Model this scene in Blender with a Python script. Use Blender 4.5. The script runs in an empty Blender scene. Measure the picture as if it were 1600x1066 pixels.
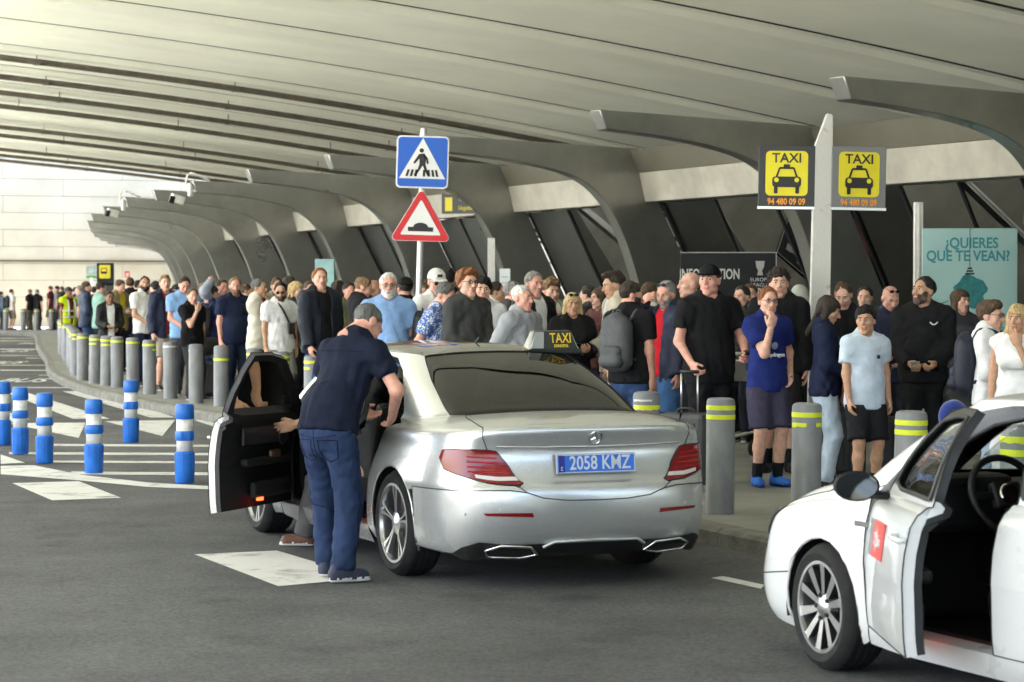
import bpy, bmesh, math, random
import numpy as np
from mathutils import Vector, Matrix, noise
from mathutils.geometry import delaunay_2d_cdt
random.seed(7)
R = math.radians
scene = bpy.context.scene
COL = scene.collection
# ---------------------------------------------------------------- camera
F_PX, CX, YH = 3750.0, 800.0, 451.0      # focal length in photo pixels, image centre, horizon row
HC = 1.83                                # lens height over the road
PAV = 0.13                               # pavement height
cam_d = bpy.data.cameras.new('camera'); cam = bpy.data.objects.new('camera', cam_d); COL.objects.link(cam)
cam_d.sensor_width = 36.0; cam_d.lens = F_PX / 1600 * 36
cam_d.clip_start = 0.1; cam_d.clip_end = 5000
cam.location = (0, 0, HC)
cam.rotation_euler = (R(90) - math.atan((533 - YH) / F_PX), 0, 0)
cam_d.dof.use_dof = True; cam_d.dof.focus_distance = 18.5; cam_d.dof.aperture_fstop = 5.0
scene.camera = cam
# ---------------------------------------------------------------- sky, sun, exposure
world = bpy.data.worlds.new('World'); scene.world = world; world.use_nodes = True
SUN_EL, SUN_AZ = R(57), R(-106)            # azimuth measured from +Y (view direction) towards +X
nt = world.node_tree
sky = nt.nodes.new('ShaderNodeTexSky'); sky.sky_type = 'NISHITA'; sky.sun_disc = False
sky.sun_elevation = SUN_EL; sky.sun_rotation = SUN_AZ; sky.air_density = 1.0; sky.dust_density = 3.5; sky.ozone_density = 1.0
nt.links.new(sky.outputs[0], nt.nodes['Background'].inputs[0]); nt.nodes['Background'].inputs[1].default_value = 0.15
sun_d = bpy.data.lights.new('sun', 'SUN'); sun = bpy.data.objects.new('sun', sun_d); COL.objects.link(sun)
sun_d.energy = 5.0; sun_d.angle = R(4); sun_d.color = (1.0, 0.97, 0.92)
_dir = Vector((math.sin(SUN_AZ) * math.cos(SUN_EL), math.cos(SUN_AZ) * math.cos(SUN_EL), math.sin(SUN_EL)))
sun.rotation_euler = _dir.to_track_quat('Z', 'Y').to_euler()
scene.view_settings.view_transform = 'Standard'; scene.view_settings.look = 'None'
scene.view_settings.gamma = 1.0; scene.view_settings.use_curve_mapping = False
scene.view_settings.exposure = 2.9
scene.render.engine = 'CYCLES'
cy = scene.cycles
cy.use_denoising = True; cy.max_bounces = 9; cy.diffuse_bounces = 5; cy.glossy_bounces = 4; cy.transmission_bounces = 6
cy.transparent_max_bounces = 12; cy.caustics_reflective = False; cy.caustics_refractive = False
try: cy.denoiser = 'OPENIMAGEDENOISE'
except Exception: pass

# ---------------------------------------------------------------- pixel <-> place
def at(x, y, d):                       # the point seen at photo pixel (x,y) at depth d
    return Vector(((x - CX) * d / F_PX, d, HC - (y - YH) * d / F_PX))
def gr(x, y, z=0.0):                   # the point of the ground (height z) seen there
    d = F_PX * (HC - z) / (y - YH)
    return Vector(((x - CX) * d / F_PX, d, z))

# ---------------------------------------------------------------- materials
MATS = {}
def mat(name, col, rough=0.6, metal=0.0, var=0.0, vscale=3.0, bump=0.0, bscale=40.0, stretch=(1, 1, 1), spec=0.5,
        coat=0.0, alpha=1.0, emit=None, estr=0.0, col2=None, sub=0.0, trans=0.0, ior=1.45, sheen=0.0, detail=4.0):
    if name in MATS: return MATS[name]
    m = bpy.data.materials.new(name); m.use_nodes = True; MATS[name] = m
    t = m.node_tree; b = t.nodes['Principled BSDF']; N = t.nodes.new; L = t.links.new
    b.inputs['Base Color'].default_value = (*col, 1); b.inputs['Roughness'].default_value = rough
    b.inputs['Metallic'].default_value = metal; b.inputs['Specular IOR Level'].default_value = spec
    b.inputs['Coat Weight'].default_value = coat; b.inputs['Coat Roughness'].default_value = 0.04
    b.inputs['Alpha'].default_value = alpha; b.inputs['IOR'].default_value = ior
    b.inputs['Transmission Weight'].default_value = trans; b.inputs['Sheen Weight'].default_value = sheen
    if sub: b.inputs['Subsurface Weight'].default_value = sub; b.inputs['Subsurface Radius'].default_value = (0.012, 0.005, 0.003); b.inputs['Subsurface Scale'].default_value = 1.0
    if emit: b.inputs['Emission Color'].default_value = (*emit, 1); b.inputs['Emission Strength'].default_value = estr
    if var or bump:
        tc = N('ShaderNodeTexCoord'); mp = N('ShaderNodeMapping'); mp.inputs['Scale'].default_value = stretch
        L(tc.outputs['Object'], mp.inputs[0])
    if var:
        n = N('ShaderNodeTexNoise'); n.inputs['Scale'].default_value = vscale; n.inputs['Detail'].default_value = detail; n.inputs['Roughness'].default_value = 0.62
        L(mp.outputs[0], n.inputs['Vector'])
        r = N('ShaderNodeMapRange'); r.inputs[1].default_value = 0.3; r.inputs[2].default_value = 0.7
        L(n.outputs[0], r.inputs[0])
        x = N('ShaderNodeMix'); x.data_type = 'RGBA'
        c2 = col2 if col2 else tuple(max(0, c * (1 - var)) for c in col)
        c1 = col if col2 else tuple(min(1, c * (1 + var)) for c in col)
        x.inputs[6].default_value = (*c1, 1); x.inputs[7].default_value = (*c2, 1)
        L(r.outputs[0], x.inputs[0]); L(x.outputs[2], b.inputs['Base Color'])
        r2 = N('ShaderNodeMapRange'); r2.inputs[3].default_value = max(0.02, rough - 0.08); r2.inputs[4].default_value = min(1, rough + 0.08)
        L(n.outputs[0], r2.inputs[0]); L(r2.outputs[0], b.inputs['Roughness'])
    if bump:
        n2 = N('ShaderNodeTexNoise'); n2.inputs['Scale'].default_value = bscale; n2.inputs['Detail'].default_value = 3
        L(mp.outputs[0], n2.inputs['Vector'])
        bp = N('ShaderNodeBump'); bp.inputs['Strength'].default_value = bump; bp.inputs['Distance'].default_value = 0.02
        L(n2.outputs[0], bp.inputs['Height']); L(bp.outputs[0], b.inputs['Normal'])
    return m

# ---------------------------------------------------------------- mesh builder
class MB:
    def __init__(s): s.v = []; s.f = []; s.mi = []
    def add(s, vs, fs, m=0):
        o = len(s.v); s.v += [tuple(v) for v in vs]; s.f += [tuple(i + o for i in f) for f in fs]; s.mi += [m] * len(fs); return s
    def box(s, c, d, rot=None, m=0):
        hx, hy, hz = d[0] / 2, d[1] / 2, d[2] / 2
        vs = [Vector((x, y, z)) for x in (-hx, hx) for y in (-hy, hy) for z in (-hz, hz)]
        if rot is not None: vs = [rot @ v for v in vs]
        c = Vector(c)
        return s.add([v + c for v in vs], [(0, 1, 3, 2), (4, 6, 7, 5), (0, 4, 5, 1), (2, 3, 7, 6), (0, 2, 6, 4), (1, 5, 7, 3)], m)
    def tube(s, pts, r, n=8, m=0, cap=True, up=None):
        pts = [Vector(p) for p in pts]; rs = r if isinstance(r, (list, tuple)) else [r] * len(pts)
        rings = []; prev = None
        for i, p in enumerate(pts):
            a = pts[max(0, i - 1)]; b = pts[min(len(pts) - 1, i + 1)]; t = (b - a).normalized()
            ref = prev if prev is not None else (Vector((0, 0, 1)) if abs(t.z) < 0.9 else Vector((1, 0, 0)))
            x = (ref - t * ref.dot(t)).normalized(); y = t.cross(x); prev = x
            rings.append([p + (x * math.cos(2 * math.pi * k / n) + y * math.sin(2 * math.pi * k / n)) * rs[i] for k in range(n)])
        vs = [v for rg in rings for v in rg]; fs = []
        for i in range(len(pts) - 1):
            for k in range(n):
                fs.append((i * n + k, i * n + (k + 1) % n, (i + 1) * n + (k + 1) % n, (i + 1) * n + k))
        if cap: fs.append(tuple(range(n))[::-1]); fs.append(tuple((len(pts) - 1) * n + k for k in range(n)))
        return s.add(vs, fs, m)
    def lathe(s, prof, n=24, m=0, axis='z', c=(0, 0, 0), cap=True):
        vs = []; fs = []
        for (r, h) in prof:
            for k in range(n):
                a = 2 * math.pi * k / n
                p = (r * math.cos(a), r * math.sin(a), h)
                if axis == 'y': p = (p[0], h, p[1])
                if axis == 'x': p = (h, p[0], p[1])
                vs.append((p[0] + c[0], p[1] + c[1], p[2] + c[2]))
        for i in range(len(prof) - 1):
            for k in range(n): fs.append((i * n + k, i * n + (k + 1) % n, (i + 1) * n + (k + 1) % n, (i + 1) * n + k))
        if cap:
            if prof[0][0] > 1e-6: fs.append(tuple(range(n))[::-1])
            if prof[-1][0] > 1e-6: fs.append(tuple((len(prof) - 1) * n + k for k in range(n)))
        return s.add(vs, fs, m)
    def prism(s, poly, fn, a, b, m=0):        # 2-D outline, fn(u, v, w) -> point, extruded w from a to b
        n = len(poly); vs = [fn(u, v, a) for u, v in poly] + [fn(u, v, b) for u, v in poly]
        fs = [tuple(range(n))[::-1], tuple(range(n, 2 * n))] + [(i, (i + 1) % n, n + (i + 1) % n, n + i) for i in range(n)]
        return s.add(vs, fs, m)
    def grid(s, rows, m=0, closed=False):
        nr, nc = len(rows), len(rows[0]); vs = [p for r in rows for p in r]; fs = []
        for i in range(nr - 1):
            for k in range(nc if closed else nc - 1):
                fs.append((i * nc + k, i * nc + (k + 1) % nc, (i + 1) * nc + (k + 1) % nc, (i + 1) * nc + k))
        return s.add(vs, fs, m)

def fixn(me):
    bm = bmesh.new(); bm.from_mesh(me); bmesh.ops.recalc_face_normals(bm, faces=bm.faces); bm.to_mesh(me); bm.free()
def tag(o, label=None, cat=None, group=None, kind=None):
    if label: o['label'] = label
    if cat: o['category'] = cat
    if group: o['group'] = group
    if kind: o['kind'] = kind
    return o
def mk(name, mb, mats, parent=None, smooth=False, loc=None, bevel=0.0, fix=True, **kw):
    me = bpy.data.meshes.new(name)
    me.from_pydata(mb.v, [], mb.f)
    if not isinstance(mats, (list, tuple)): mats = [mats]
    for x in mats: me.materials.append(x)
    if len(mats) > 1: me.polygons.foreach_set('material_index', mb.mi)
    if fix: fixn(me)
    if smooth is True: me.polygons.foreach_set('use_smooth', [True] * len(me.polygons))
    elif smooth: me.shade_smooth() if False else smooth_by(me, smooth)
    o = bpy.data.objects.new(name, me); COL.objects.link(o)
    if parent: o.parent = parent
    if loc is not None: o.location = loc
    if bevel:
        b = o.modifiers.new('bevel', 'BEVEL'); b.width = bevel; b.segments = 2; b.limit_method = 'ANGLE'; b.angle_limit = R(40)
    return tag(o, **kw)
def smooth_by(me, deg):
    bm = bmesh.new(); bm.from_mesh(me); c = R(deg)
    for f in bm.faces: f.smooth = True
    for e in bm.edges:
        if len(e.link_faces) == 2 and e.calc_face_angle(0) > c: e.smooth = False
    bm.to_mesh(me); bm.free()
def empty(name, loc=(0, 0, 0), rz=0.0, parent=None, **kw):
    o = bpy.data.objects.new(name, None); COL.objects.link(o); o.location = loc; o.rotation_euler = (0, 0, rz); o.empty_display_size = 0.1
    if parent: o.parent = parent
    return tag(o, **kw)
def inst(src, parent=None, name=None, loc=None, rot=None):
    o = src.copy(); COL.objects.link(o)
    if name: o.name = name
    o.parent = parent
    if loc is not None: o.location = loc
    if rot is not None: o.rotation_euler = rot
    return o
def copy_tree(o, parent=None):
    c = o.copy(); COL.objects.link(c); c.parent = parent
    for ch in o.children: copy_tree(ch, c)
    return c
def text(name, body, size, m, M, parent=None, sx=1.0, weight=0.0, depth=0.0015, align='CENTER', shear=0.0):
    cu = bpy.data.curves.new(name, 'FONT'); cu.body = body; cu.size = size; cu.extrude = depth; cu.offset = weight
    cu.align_x = align; cu.align_y = 'CENTER'; cu.shear = shear; cu.resolution_u = 3
    cu.materials.append(m)
    o = bpy.data.objects.new(name, cu); COL.objects.link(o)
    o.matrix_world = M @ Matrix.Diagonal((sx, 1, 1, 1))
    if parent: o.parent = parent
    return o
def frame(origin, xaxis, yaxis):           # matrix with local x, y along the given directions
    x = Vector(xaxis).normalized(); y = Vector(yaxis); y = (y - x * y.dot(x)).normalized(); z = x.cross(y)
    return Matrix(((x.x, y.x, z.x, origin[0]), (x.y, y.y, z.y, origin[1]), (x.z, y.z, z.z, origin[2]), (0, 0, 0, 1)))
def crom(pts, n):                          # Catmull-Rom through points, n samples per span
    P = [Vector(p) for p in pts]; P = [P[0] * 2 - P[1]] + P + [P[-1] * 2 - P[-2]]; out = []
    for i in range(1, len(P) - 2):
        for k in range(n):
            t = k / n; a, b, c, d = P[i - 1], P[i], P[i + 1], P[i + 2]
            out.append(0.5 * ((2 * b) + (c - a) * t + (2 * a - 5 * b + 4 * c - d) * t * t + (3 * b - a - 3 * c + d) * t ** 3))
    out.append(P[-2].copy()); return out
# ================================================================ materials of the place
M_ASPH = mat('asphalt', (0.086, 0.087, 0.089), 0.85, spec=.25, var=0.22, vscale=0.9, bump=0.5, bscale=160, detail=9)
def asphalt_detail():
    t = M_ASPH.node_tree; N = t.nodes.new; L = t.links.new; b = t.nodes['Principled BSDF']
    src = b.inputs['Base Color'].links[0].from_socket
    tc = N('ShaderNodeTexCoord')
    v = N('ShaderNodeTexVoronoi'); v.inputs['Scale'].default_value = 55; L(tc.outputs['Object'], v.inputs['Vector'])
    mr = N('ShaderNodeMapRange'); mr.inputs[1].default_value = 0.0; mr.inputs[2].default_value = 1.0; mr.inputs[3].default_value = 0.68; mr.inputs[4].default_value = 1.38
    L(v.outputs['Color'], mr.inputs[0])
    n = N('ShaderNodeTexNoise'); n.inputs['Scale'].default_value = 0.35; n.inputs['Detail'].default_value = 6
    mp = N('ShaderNodeMapping'); mp.inputs['Scale'].default_value = (1, 0.25, 1); mp.inputs['Rotation'].default_value = (0, 0, 0.36)
    L(tc.outputs['Object'], mp.inputs[0]); L(mp.outputs[0], n.inputs['Vector'])
    mr2 = N('ShaderNodeMapRange'); mr2.inputs[1].default_value = 0.35; mr2.inputs[2].default_value = 0.65; mr2.inputs[3].default_value = 0.66; mr2.inputs[4].default_value = 1.22
    L(n.outputs[0], mr2.inputs[0])
    n3 = N('ShaderNodeTexNoise'); n3.inputs['Scale'].default_value = 1.1; n3.inputs['Detail'].default_value = 5; L(tc.outputs['Object'], n3.inputs['Vector'])
    mr3 = N('ShaderNodeMapRange'); mr3.inputs[1].default_value = 0.60; mr3.inputs[2].default_value = 0.70; mr3.inputs[3].default_value = 1.0; mr3.inputs[4].default_value = 0.68; L(n3.outputs[0], mr3.inputs[0])
    mu0 = N('ShaderNodeMath'); mu0.operation = 'MULTIPLY'; L(mr.outputs[0], mu0.inputs[0]); L(mr3.outputs[0], mu0.inputs[1])
    mu = N('ShaderNodeMath'); mu.operation = 'MULTIPLY'; L(mu0.outputs[0], mu.inputs[0]); L(mr2.outputs[0], mu.inputs[1])
    x = N('ShaderNodeMix'); x.data_type = 'RGBA'; x.blend_type = 'MULTIPLY'; x.inputs[0].default_value = 1.0
    L(src, x.inputs[6]); L(mu.outputs[0], x.inputs[7]); L(x.outputs[2], b.inputs['Base Color'])
asphalt_detail()
M_PAVE = mat('pavement_concrete', (0.22, 0.215, 0.195), 0.8, spec=.3, var=0.2, vscale=1.3, bump=0.25, bscale=60, detail=8)
M_KERB = mat('kerb_stone', (0.17, 0.165, 0.147), 0.85, var=0.3, vscale=5, bump=0.5, bscale=35, detail=8)
M_WALL = mat('pale_concrete', (0.46, 0.43, 0.335), 0.8, var=0.14, vscale=0.5, bump=0.1, bscale=12, detail=8)
M_CEIL = mat('ceiling_concrete', (0.81, 0.81, 0.665), 0.62, var=0.1, vscale=0.28, bump=0.05, bscale=8, detail=7)
M_DARK = mat('dark_gap', (0.02, 0.02, 0.018), 0.9)
M_PIPE = mat('brown_pipe', (0.10, 0.085, 0.06), 0.5, var=0.3, vscale=4)
M_STEEL = mat('satin_cladding', (0.32, 0.32, 0.295), 0.30, metal=0.85, var=0.22, vscale=0.9, bump=0.04, bscale=3, detail=8)
M_PANEL = mat('grey_panel', (0.16, 0.165, 0.155), 0.3, metal=0.75, var=0.22, vscale=0.8, bump=0.04, bscale=2.2, detail=7)
M_BEAM = mat('beige_beam', (0.34, 0.32, 0.265), 0.6, var=0.22, vscale=1.6, detail=8, bump=0.06, bscale=9)
M_SOFFIT = mat('brown_soffit', (0.11, 0.102, 0.075), 0.6, var=0.1, vscale=1)
M_WHITE = mat('white_post', (0.66, 0.65, 0.62), 0.45, var=0.12, vscale=9)
M_BLACKF = mat('black_frame', (0.018, 0.018, 0.018), 0.35)
M_ALU = mat('brushed_aluminium', (0.6, 0.6, 0.58), 0.3, metal=0.9)
M_INT = mat('interior_wall', (0.03, 0.03, 0.027), 0.7, var=0.25, vscale=0.6)
def glass_mat(name, tint, ior=1.5, rough=0.0, refl=0.95):
    if name in MATS: return MATS[name]
    m = bpy.data.materials.new(name); m.use_nodes = True; MATS[name] = m; t = m.node_tree; N = t.nodes.new; L = t.links.new
    t.nodes.remove(t.nodes['Principled BSDF'])
    fr = N('ShaderNodeFresnel'); fr.inputs[0].default_value = ior
    tr = N('ShaderNodeBsdfTransparent'); tr.inputs[0].default_value = (*tint, 1)
    gl = N('ShaderNodeBsdfGlossy'); gl.inputs['Roughness'].default_value = rough; gl.inputs[0].default_value = (refl, refl, refl, 1)
    mx = N('ShaderNodeMixShader'); L(fr.outputs[0], mx.inputs[0]); L(tr.outputs[0], mx.inputs[1]); L(gl.outputs[0], mx.inputs[2])
    L(mx.outputs[0], t.nodes['Material Output'].inputs[0]); return m
M_GLASS = glass_mat('facade_glass', (0.40, 0.42, 0.40), 1.42, 0.01, 0.42)

# ================================================================ ground, pavement, kerb
mb = MB(); mb.add([(-1500, -600, 0), (1500, -600, 0), (1500, 2400, 0), (-1500, 2400, 0)], [(0, 1, 2, 3)])
mk('road', mb, M_ASPH, kind='structure', fix=False)
mb = MB(); mb.add([(-400, -300, 0.004), (-11, -300, 0.004), (-11, 10, 0.004), (-15.5, 35, 0.004), (-21, 60, 0.004), (-29, 95, 0.004), (-36, 130, 0.004), (-36, 400, 0.004), (-400, 400, 0.004)], [tuple(range(9))])
mk('bounce_ground', mb, mat('bounce_ground_pale', (0.60, 0.61, 0.585), 0.85, var=0.1, vscale=0.4), kind='structure', fix=False)  # unseen pale ground added left of view to bounce sunlight up to the ceiling
BOL = [(3.05, 14.5), (2.68, 16.2), (2.12, 17.3), (1.57, 18.1), (1.07, 19.2), (0.47, 21.0), (-0.13, 22.8), (-0.74, 24.6), (-1.35, 26.4), (-1.93, 28.1), (-2.47, 29.7),
       (-3.0, 31.3), (-3.56, 33.0), (-4.2, 34.6), (-4.69, 35.6), (-5.28, 37.1), (-5.83, 38.6), (-6.37, 40.3), (-6.78, 41.2), (-7.1, 42.0), (-7.46, 42.9), (-7.95, 44.4),
       (-8.55, 47.0), (-9.0, 49.3), (-9.5, 51.8), (-9.93, 54.0), (-10.45, 56.4), (-10.9, 58.6), (-11.45, 61.2), (-12.0, 64.0)]
EDGE = [(6.2, 2.0), (4.6, 8.0), (3.05, 13.2), (1.15, 18.0), (-1.25, 24.6), (-3.45, 31.3), (-5.2, 35.6), (-7.4, 41.8), (-9.4, 49.2), (-11.3, 58.5), (-12.6, 64.5), (-14.6, 74), (-16.6, 84), (-18.3, 91.5), (-20.5, 94.3), (-26, 95.2), (-40, 95.4)]
edge = crom([(x, y, 0) for x, y in EDGE], 12)
mb = MB(); top = [Vector((p.x, p.y, PAV)) for p in edge]
tp = [v for v in top] + [Vector((-40, 130, PAV)), Vector((60, 130, PAV)), Vector((60, 2, PAV))]
mb.add(tp, [tuple(range(len(tp)))])
pave = mk('pavement', mb, M_PAVE, kind='structure')
# kerb stones laid one by one along the pavement edge
acc = 0.0; st = [edge[0]]
fine = crom([(x, y, 0) for x, y in EDGE], 60); L_ = 0; cuts = [fine[0]]
for a, b in zip(fine[:-1], fine[1:]):
    L_ += (b - a).length
    if L_ >= 1.0: cuts.append(b); L_ = 0
for a, b in zip(cuts[:-1], cuts[1:]):
    t = (b - a).normalized(); n = Vector((t.y, -t.x, 0)); g = 0.006; h = PAV + 0.006 + random.uniform(-0.003, 0.003)
    a2, b2 = a + t * g, b - t * g; mb = MB()
    prof = [(-0.085, -0.02), (-0.085, h - 0.035), (-0.055, h - 0.008), (-0.03, h), (0.10, h), (0.10, -0.02)]
    mb.add([a2 + n * u + Vector((0, 0, z)) for u, z in prof] + [b2 + n * u + Vector((0, 0, z)) for u, z in prof],
           [tuple(range(6)), tuple(range(11, 5, -1))] + [(i, (i + 1) % 6, 6 + (i + 1) % 6, 6 + i) for i in range(6)])
    mk('kerb_stone', mb, M_KERB, parent=pave)
# ================================================================ painted markings
M_LINE = mat('road_paint', (0.55, 0.545, 0.525), 0.7, var=0.0, bump=0.3, bscale=90)
def worn(m, lo, hi, scale, under=(0.10, 0.098, 0.095)):
    t = m.node_tree; N = t.nodes.new; L = t.links.new; b = t.nodes['Principled BSDF']; tc = N('ShaderNodeTexCoord')
    n = N('ShaderNodeTexNoise'); n.inputs['Scale'].default_value = scale; n.inputs['Detail'].default_value = 8; n.inputs['Roughness'].default_value = 0.7
    L(tc.outputs['Object'], n.inputs['Vector'])
    r = N('ShaderNodeMapRange'); r.inputs[1].default_value = lo; r.inputs[2].default_value = hi; L(n.outputs[0], r.inputs[0])
    x = N('ShaderNodeMix'); x.data_type = 'RGBA'; x.inputs[6].default_value = b.inputs['Base Color'].default_value; x.inputs[7].default_value = (*under, 1)
    L(r.outputs[0], x.inputs[0]); L(x.outputs[2], b.inputs['Base Color'])
worn(M_LINE, 0.52, 0.70, 3.2, (.16, .155, .15))
M_LINE2 = mat('worn_yellow_paint', (0.48, 0.43, 0.31), 0.75); worn(M_LINE2, 0.42, 0.62, 1.6)
def marking(poly, m=M_LINE, name='road_marking', z=0.004, pts=None):
    p = pts or [gr(x, y) for x, y in poly]; mb = MB(); mb.add([(v[0], v[1], z) for v in p], [tuple(range(len(p)))])
    o = mk(name, mb, m, kind='structure'); return o
for poly in [[(303, 868), (432, 862), (575, 905), (434, 918)], [(18, 756), (122, 753), (188, 779), (80, 783)],
             [(0, 729), (52, 728), (126, 743), (230, 755), (332, 761), (420, 764), (420, 768), (332, 766), (230, 762), (126, 752), (0, 742)],
             [(97, 612), (147, 611), (273, 653), (234, 653)], [(12, 615), (45, 615), (171, 655), (113, 655)],
             [(163, 659), (273, 657), (253, 682)], [(13, 662), (133, 661), (122, 685)], [(303, 657), (420, 655), (400, 690)],
             [(0, 641), (47, 656), (0, 663)], [(0, 711), (38, 724), (0, 726)], [(1112, 905), (1130, 902), (1195, 916), (1190, 922)],
             [(190, 614), (225, 613), (330, 643), (300, 644)], [(1088, 822), (1088, 815), (1205, 826), (1205, 832)], [(-120, 700), (-20, 690), (0, 704), (-60, 716)]]:
    marking(poly)
for y, x0, x1, w in [(696, 79, 420, 3.2), (709, 13, 420, 3.6), (722, 79, 420, 3.2), (740, 110, 420, 4.4)]:
    marking([(x0, y - w / 2), (x1, y - w / 2 + 2), (x1, y + w / 2 + 2), (x0, y + w / 2)])
for y, x0, x1 in [(606, 20, 150), (587, 60, 128), (579, 0, 118), (571, 0, 108), (560, 40, 104), (556, 0, 100), (546, 0, 98), (540, 60, 97), (533, 0, 96), (529, 0, 96)]:
    marking([(x0, y - 0.8), (x1, y - 0.2), (x1, y + 0.9), (x0, y + 0.5)], M_LINE2 if y % 3 else M_LINE)
def road_text(x, y, px_w):
    p = gr(x, y); q = gr(x + px_w, y); w = (q - p).length
    o = text('road_lettering', 'BUS', 1.0, M_LINE, Matrix.Translation((p.x, p.y, 0.005)) @ Matrix.Rotation(R(2), 4, 'Z') @ Matrix.Diagonal((w / 1.75, 2.6, 1, 1)), depth=0.0, weight=0.02)
    tag(o, kind='structure')
for a in [(38, 595, 76), (12, 567, 50), (25, 549, 40), (55, 537, 50)]: road_text(*a)
mb = MB(); pl = [gr(-40, 727), gr(120, 725), gr(230, 722), gr(332, 718), gr(470, 714)]
for a, b in zip(pl[:-1], pl[1:]):
    mb.add([(a.x, a.y - .035, .0022), (b.x, b.y - .035, .0022), (b.x, b.y + .035, .0022), (a.x, a.y + .035, .0022)], [(0, 1, 2, 3)])
mk('road_joint', mb, mat('tar_seam', (0.018, 0.018, 0.018), 0.6, bump=0.3, bscale=50), kind='structure')
def disc(name, c, rx, ry, m, z):
    mb = MB(); mb.add([(c.x + rx * math.cos(2 * math.pi * k / 28) * (1 + .08 * math.sin(3 * k)), c.y + ry * math.sin(2 * math.pi * k / 28), z) for k in range(28)], [tuple(range(28))]); return mk(name, mb, m, kind='structure')

# ================================================================ line of the rib tips (plan)
TIPS = [(8.4, 15.4), (5.75, 19.6), (3.3, 23.9), (1.06, 28.35), (-0.95, 33.1), (-2.83, 37.7), (-4.6, 42.4), (-6.17, 46.9), (-7.56, 51.1), (-8.85, 55.4), (-10.35, 61.2), (-11.75, 67.5), (-13.0, 74), (-14.1, 80.6), (-15.15, 87.3), (-16.1, 94), (-16.95, 100.8), (-17.75, 107.6)]
_tx = np.array([p[0] for p in TIPS]); _ty = np.array([p[1] for p in TIPS])
_curve = crom([(x, y, 0) for x, y in TIPS], 10); _cy = np.array([p.y for p in _curve]); _cx = np.array([p.x for p in _curve])
def xtip(Y):
    Y = float(Y)
    if Y < _cy[0]: return _cx[0] - (Y - _cy[0]) * 0.6
    if Y > _cy[-1]: return _cx[-1] - (Y - _cy[-1]) * 0.12
    return float(np.interp(Y, _cy, _cx))
# ================================================================ ceiling: underside of the road deck
def zceil(X, Y):
    q = max((X - xtip(Y)) * 0.938, -14.0) + 2.5
    return HC + 5.4 - 0.09 * q - 0.003 * q * abs(q) * (1 if q > 0 else 0.6)
NS = 0.37
ceil = empty('ceiling', (0, 0, 0), kind='structure')
CS = [32.3 + 5.1 * k for k in range(-9, 16)]        # joints: Y - 0.37 X = c
def crow(c, nx=44, dz=0.0, q0=-15.0, q1=26.0):
    out = []
    for k in range(nx + 1):
        X0 = (-14.0 - 0.2 * c) + (q0 + 15.0); X1 = xtip(c) + q1; X = X0 + (X1 - X0) * k / nx; Y = c + NS * X
        out.append(Vector((X, Y, zceil(X, Y) + dz)))
    return out
for i, c in enumerate(CS[:-1]):
    g = 0.11; c1 = CS[i + 1]; mb = MB()
    prof = [(c + g, 0.16), (c + g, 0.02), (c + 0.34, 0.02), (c + 0.46, -0.08), (c + 1.0, -0.09), (c + 1.9, -0.03), (c + 3.0, 0.06), (c1 - 0.6, 0.08), (c1 - g, 0.02), (c1 - g, 0.16)]
    mb.grid([crow(cc, dz=dz) for cc, dz in prof])
    mk('ceiling_panel', mb, M_CEIL, parent=ceil, smooth=35)
    mb = MB(); mb.grid([crow(c + g - 0.006, dz=0.165), crow(c + g - 0.006, dz=0.03)]); mk('joint_strip', mb, M_DARK, parent=ceil)
mb = MB(); mb.grid([crow(cc, dz=0.17, nx=30) for cc in np.linspace(CS[0], CS[-1], 30)]); mb.grid([crow(cc, dz=0.55, nx=30) for cc in np.linspace(CS[0], CS[-1], 30)])
mk('deck_slab', mb, M_DARK, parent=ceil)
# small anchor studs under the nearer panels
for c in (CS[10] + 0.75, CS[9] + 0.7):
    for X in np.arange(1, 14, 2.4):
        p = Vector((X, c + NS * X, 0)); p.z = zceil(p.x, p.y) + 0.012
        mb = MB(); mb.lathe([(0.014, 0), (0.014, -0.05), (0.0, -0.05)], 8, c=p); mk('anchor_stud', mb, M_DARK, parent=ceil)
# twin pipes hung under the joints
pipe_rows = [58.4, 63.4, 68.4, 73.4, 83.3, 88.2, 98.0, 102.9, 107.6]
for i, c in enumerate(pipe_rows):
    t = empty('twin_pipe', (xtip(c), c, 0), label='%s twin brown pipes hung under the pale ceiling, %s from the camera' % (('first run of', 'second run of', 'third run of', 'fourth run of', 'fifth run of', 'sixth run of', 'seventh run of', 'eighth run of', 'ninth run of')[i], 'counting away'), cat='pipes', group='pipes under the ceiling')
    o0 = Vector((xtip(c), c, 0))
    for s in (-0.085, 0.085):
        mb = MB(); mb.tube([p + Vector((0, s, -0.22 - (0.02 if s > 0 else 0))) - o0 for p in crow(c, 30, q0=-14, q1=22)], 0.055, 8); mk('pipe', mb, M_PIPE, parent=t, smooth=True)
    for k in range(7):
        X = xtip(c) - 5.4 + k * 4.3 + (i % 3) * 0.5; Y = c + NS * X; p = Vector((X, Y, zceil(X, Y)))
        mb = MB(); mb.tube([p + Vector((0, 0, 0.05)) - o0, p + Vector((0, 0, -0.2)) - o0], 0.014, 6); mb.box(p + Vector((0, 0, -0.29)) - o0, (0.16, 0.32, 0.025)); mb.box(p + Vector((0.09, 0, -0.25)) - o0, (0.02, 0.3, 0.12)); mk('hanger', mb, M_PIPE, parent=t)
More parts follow.
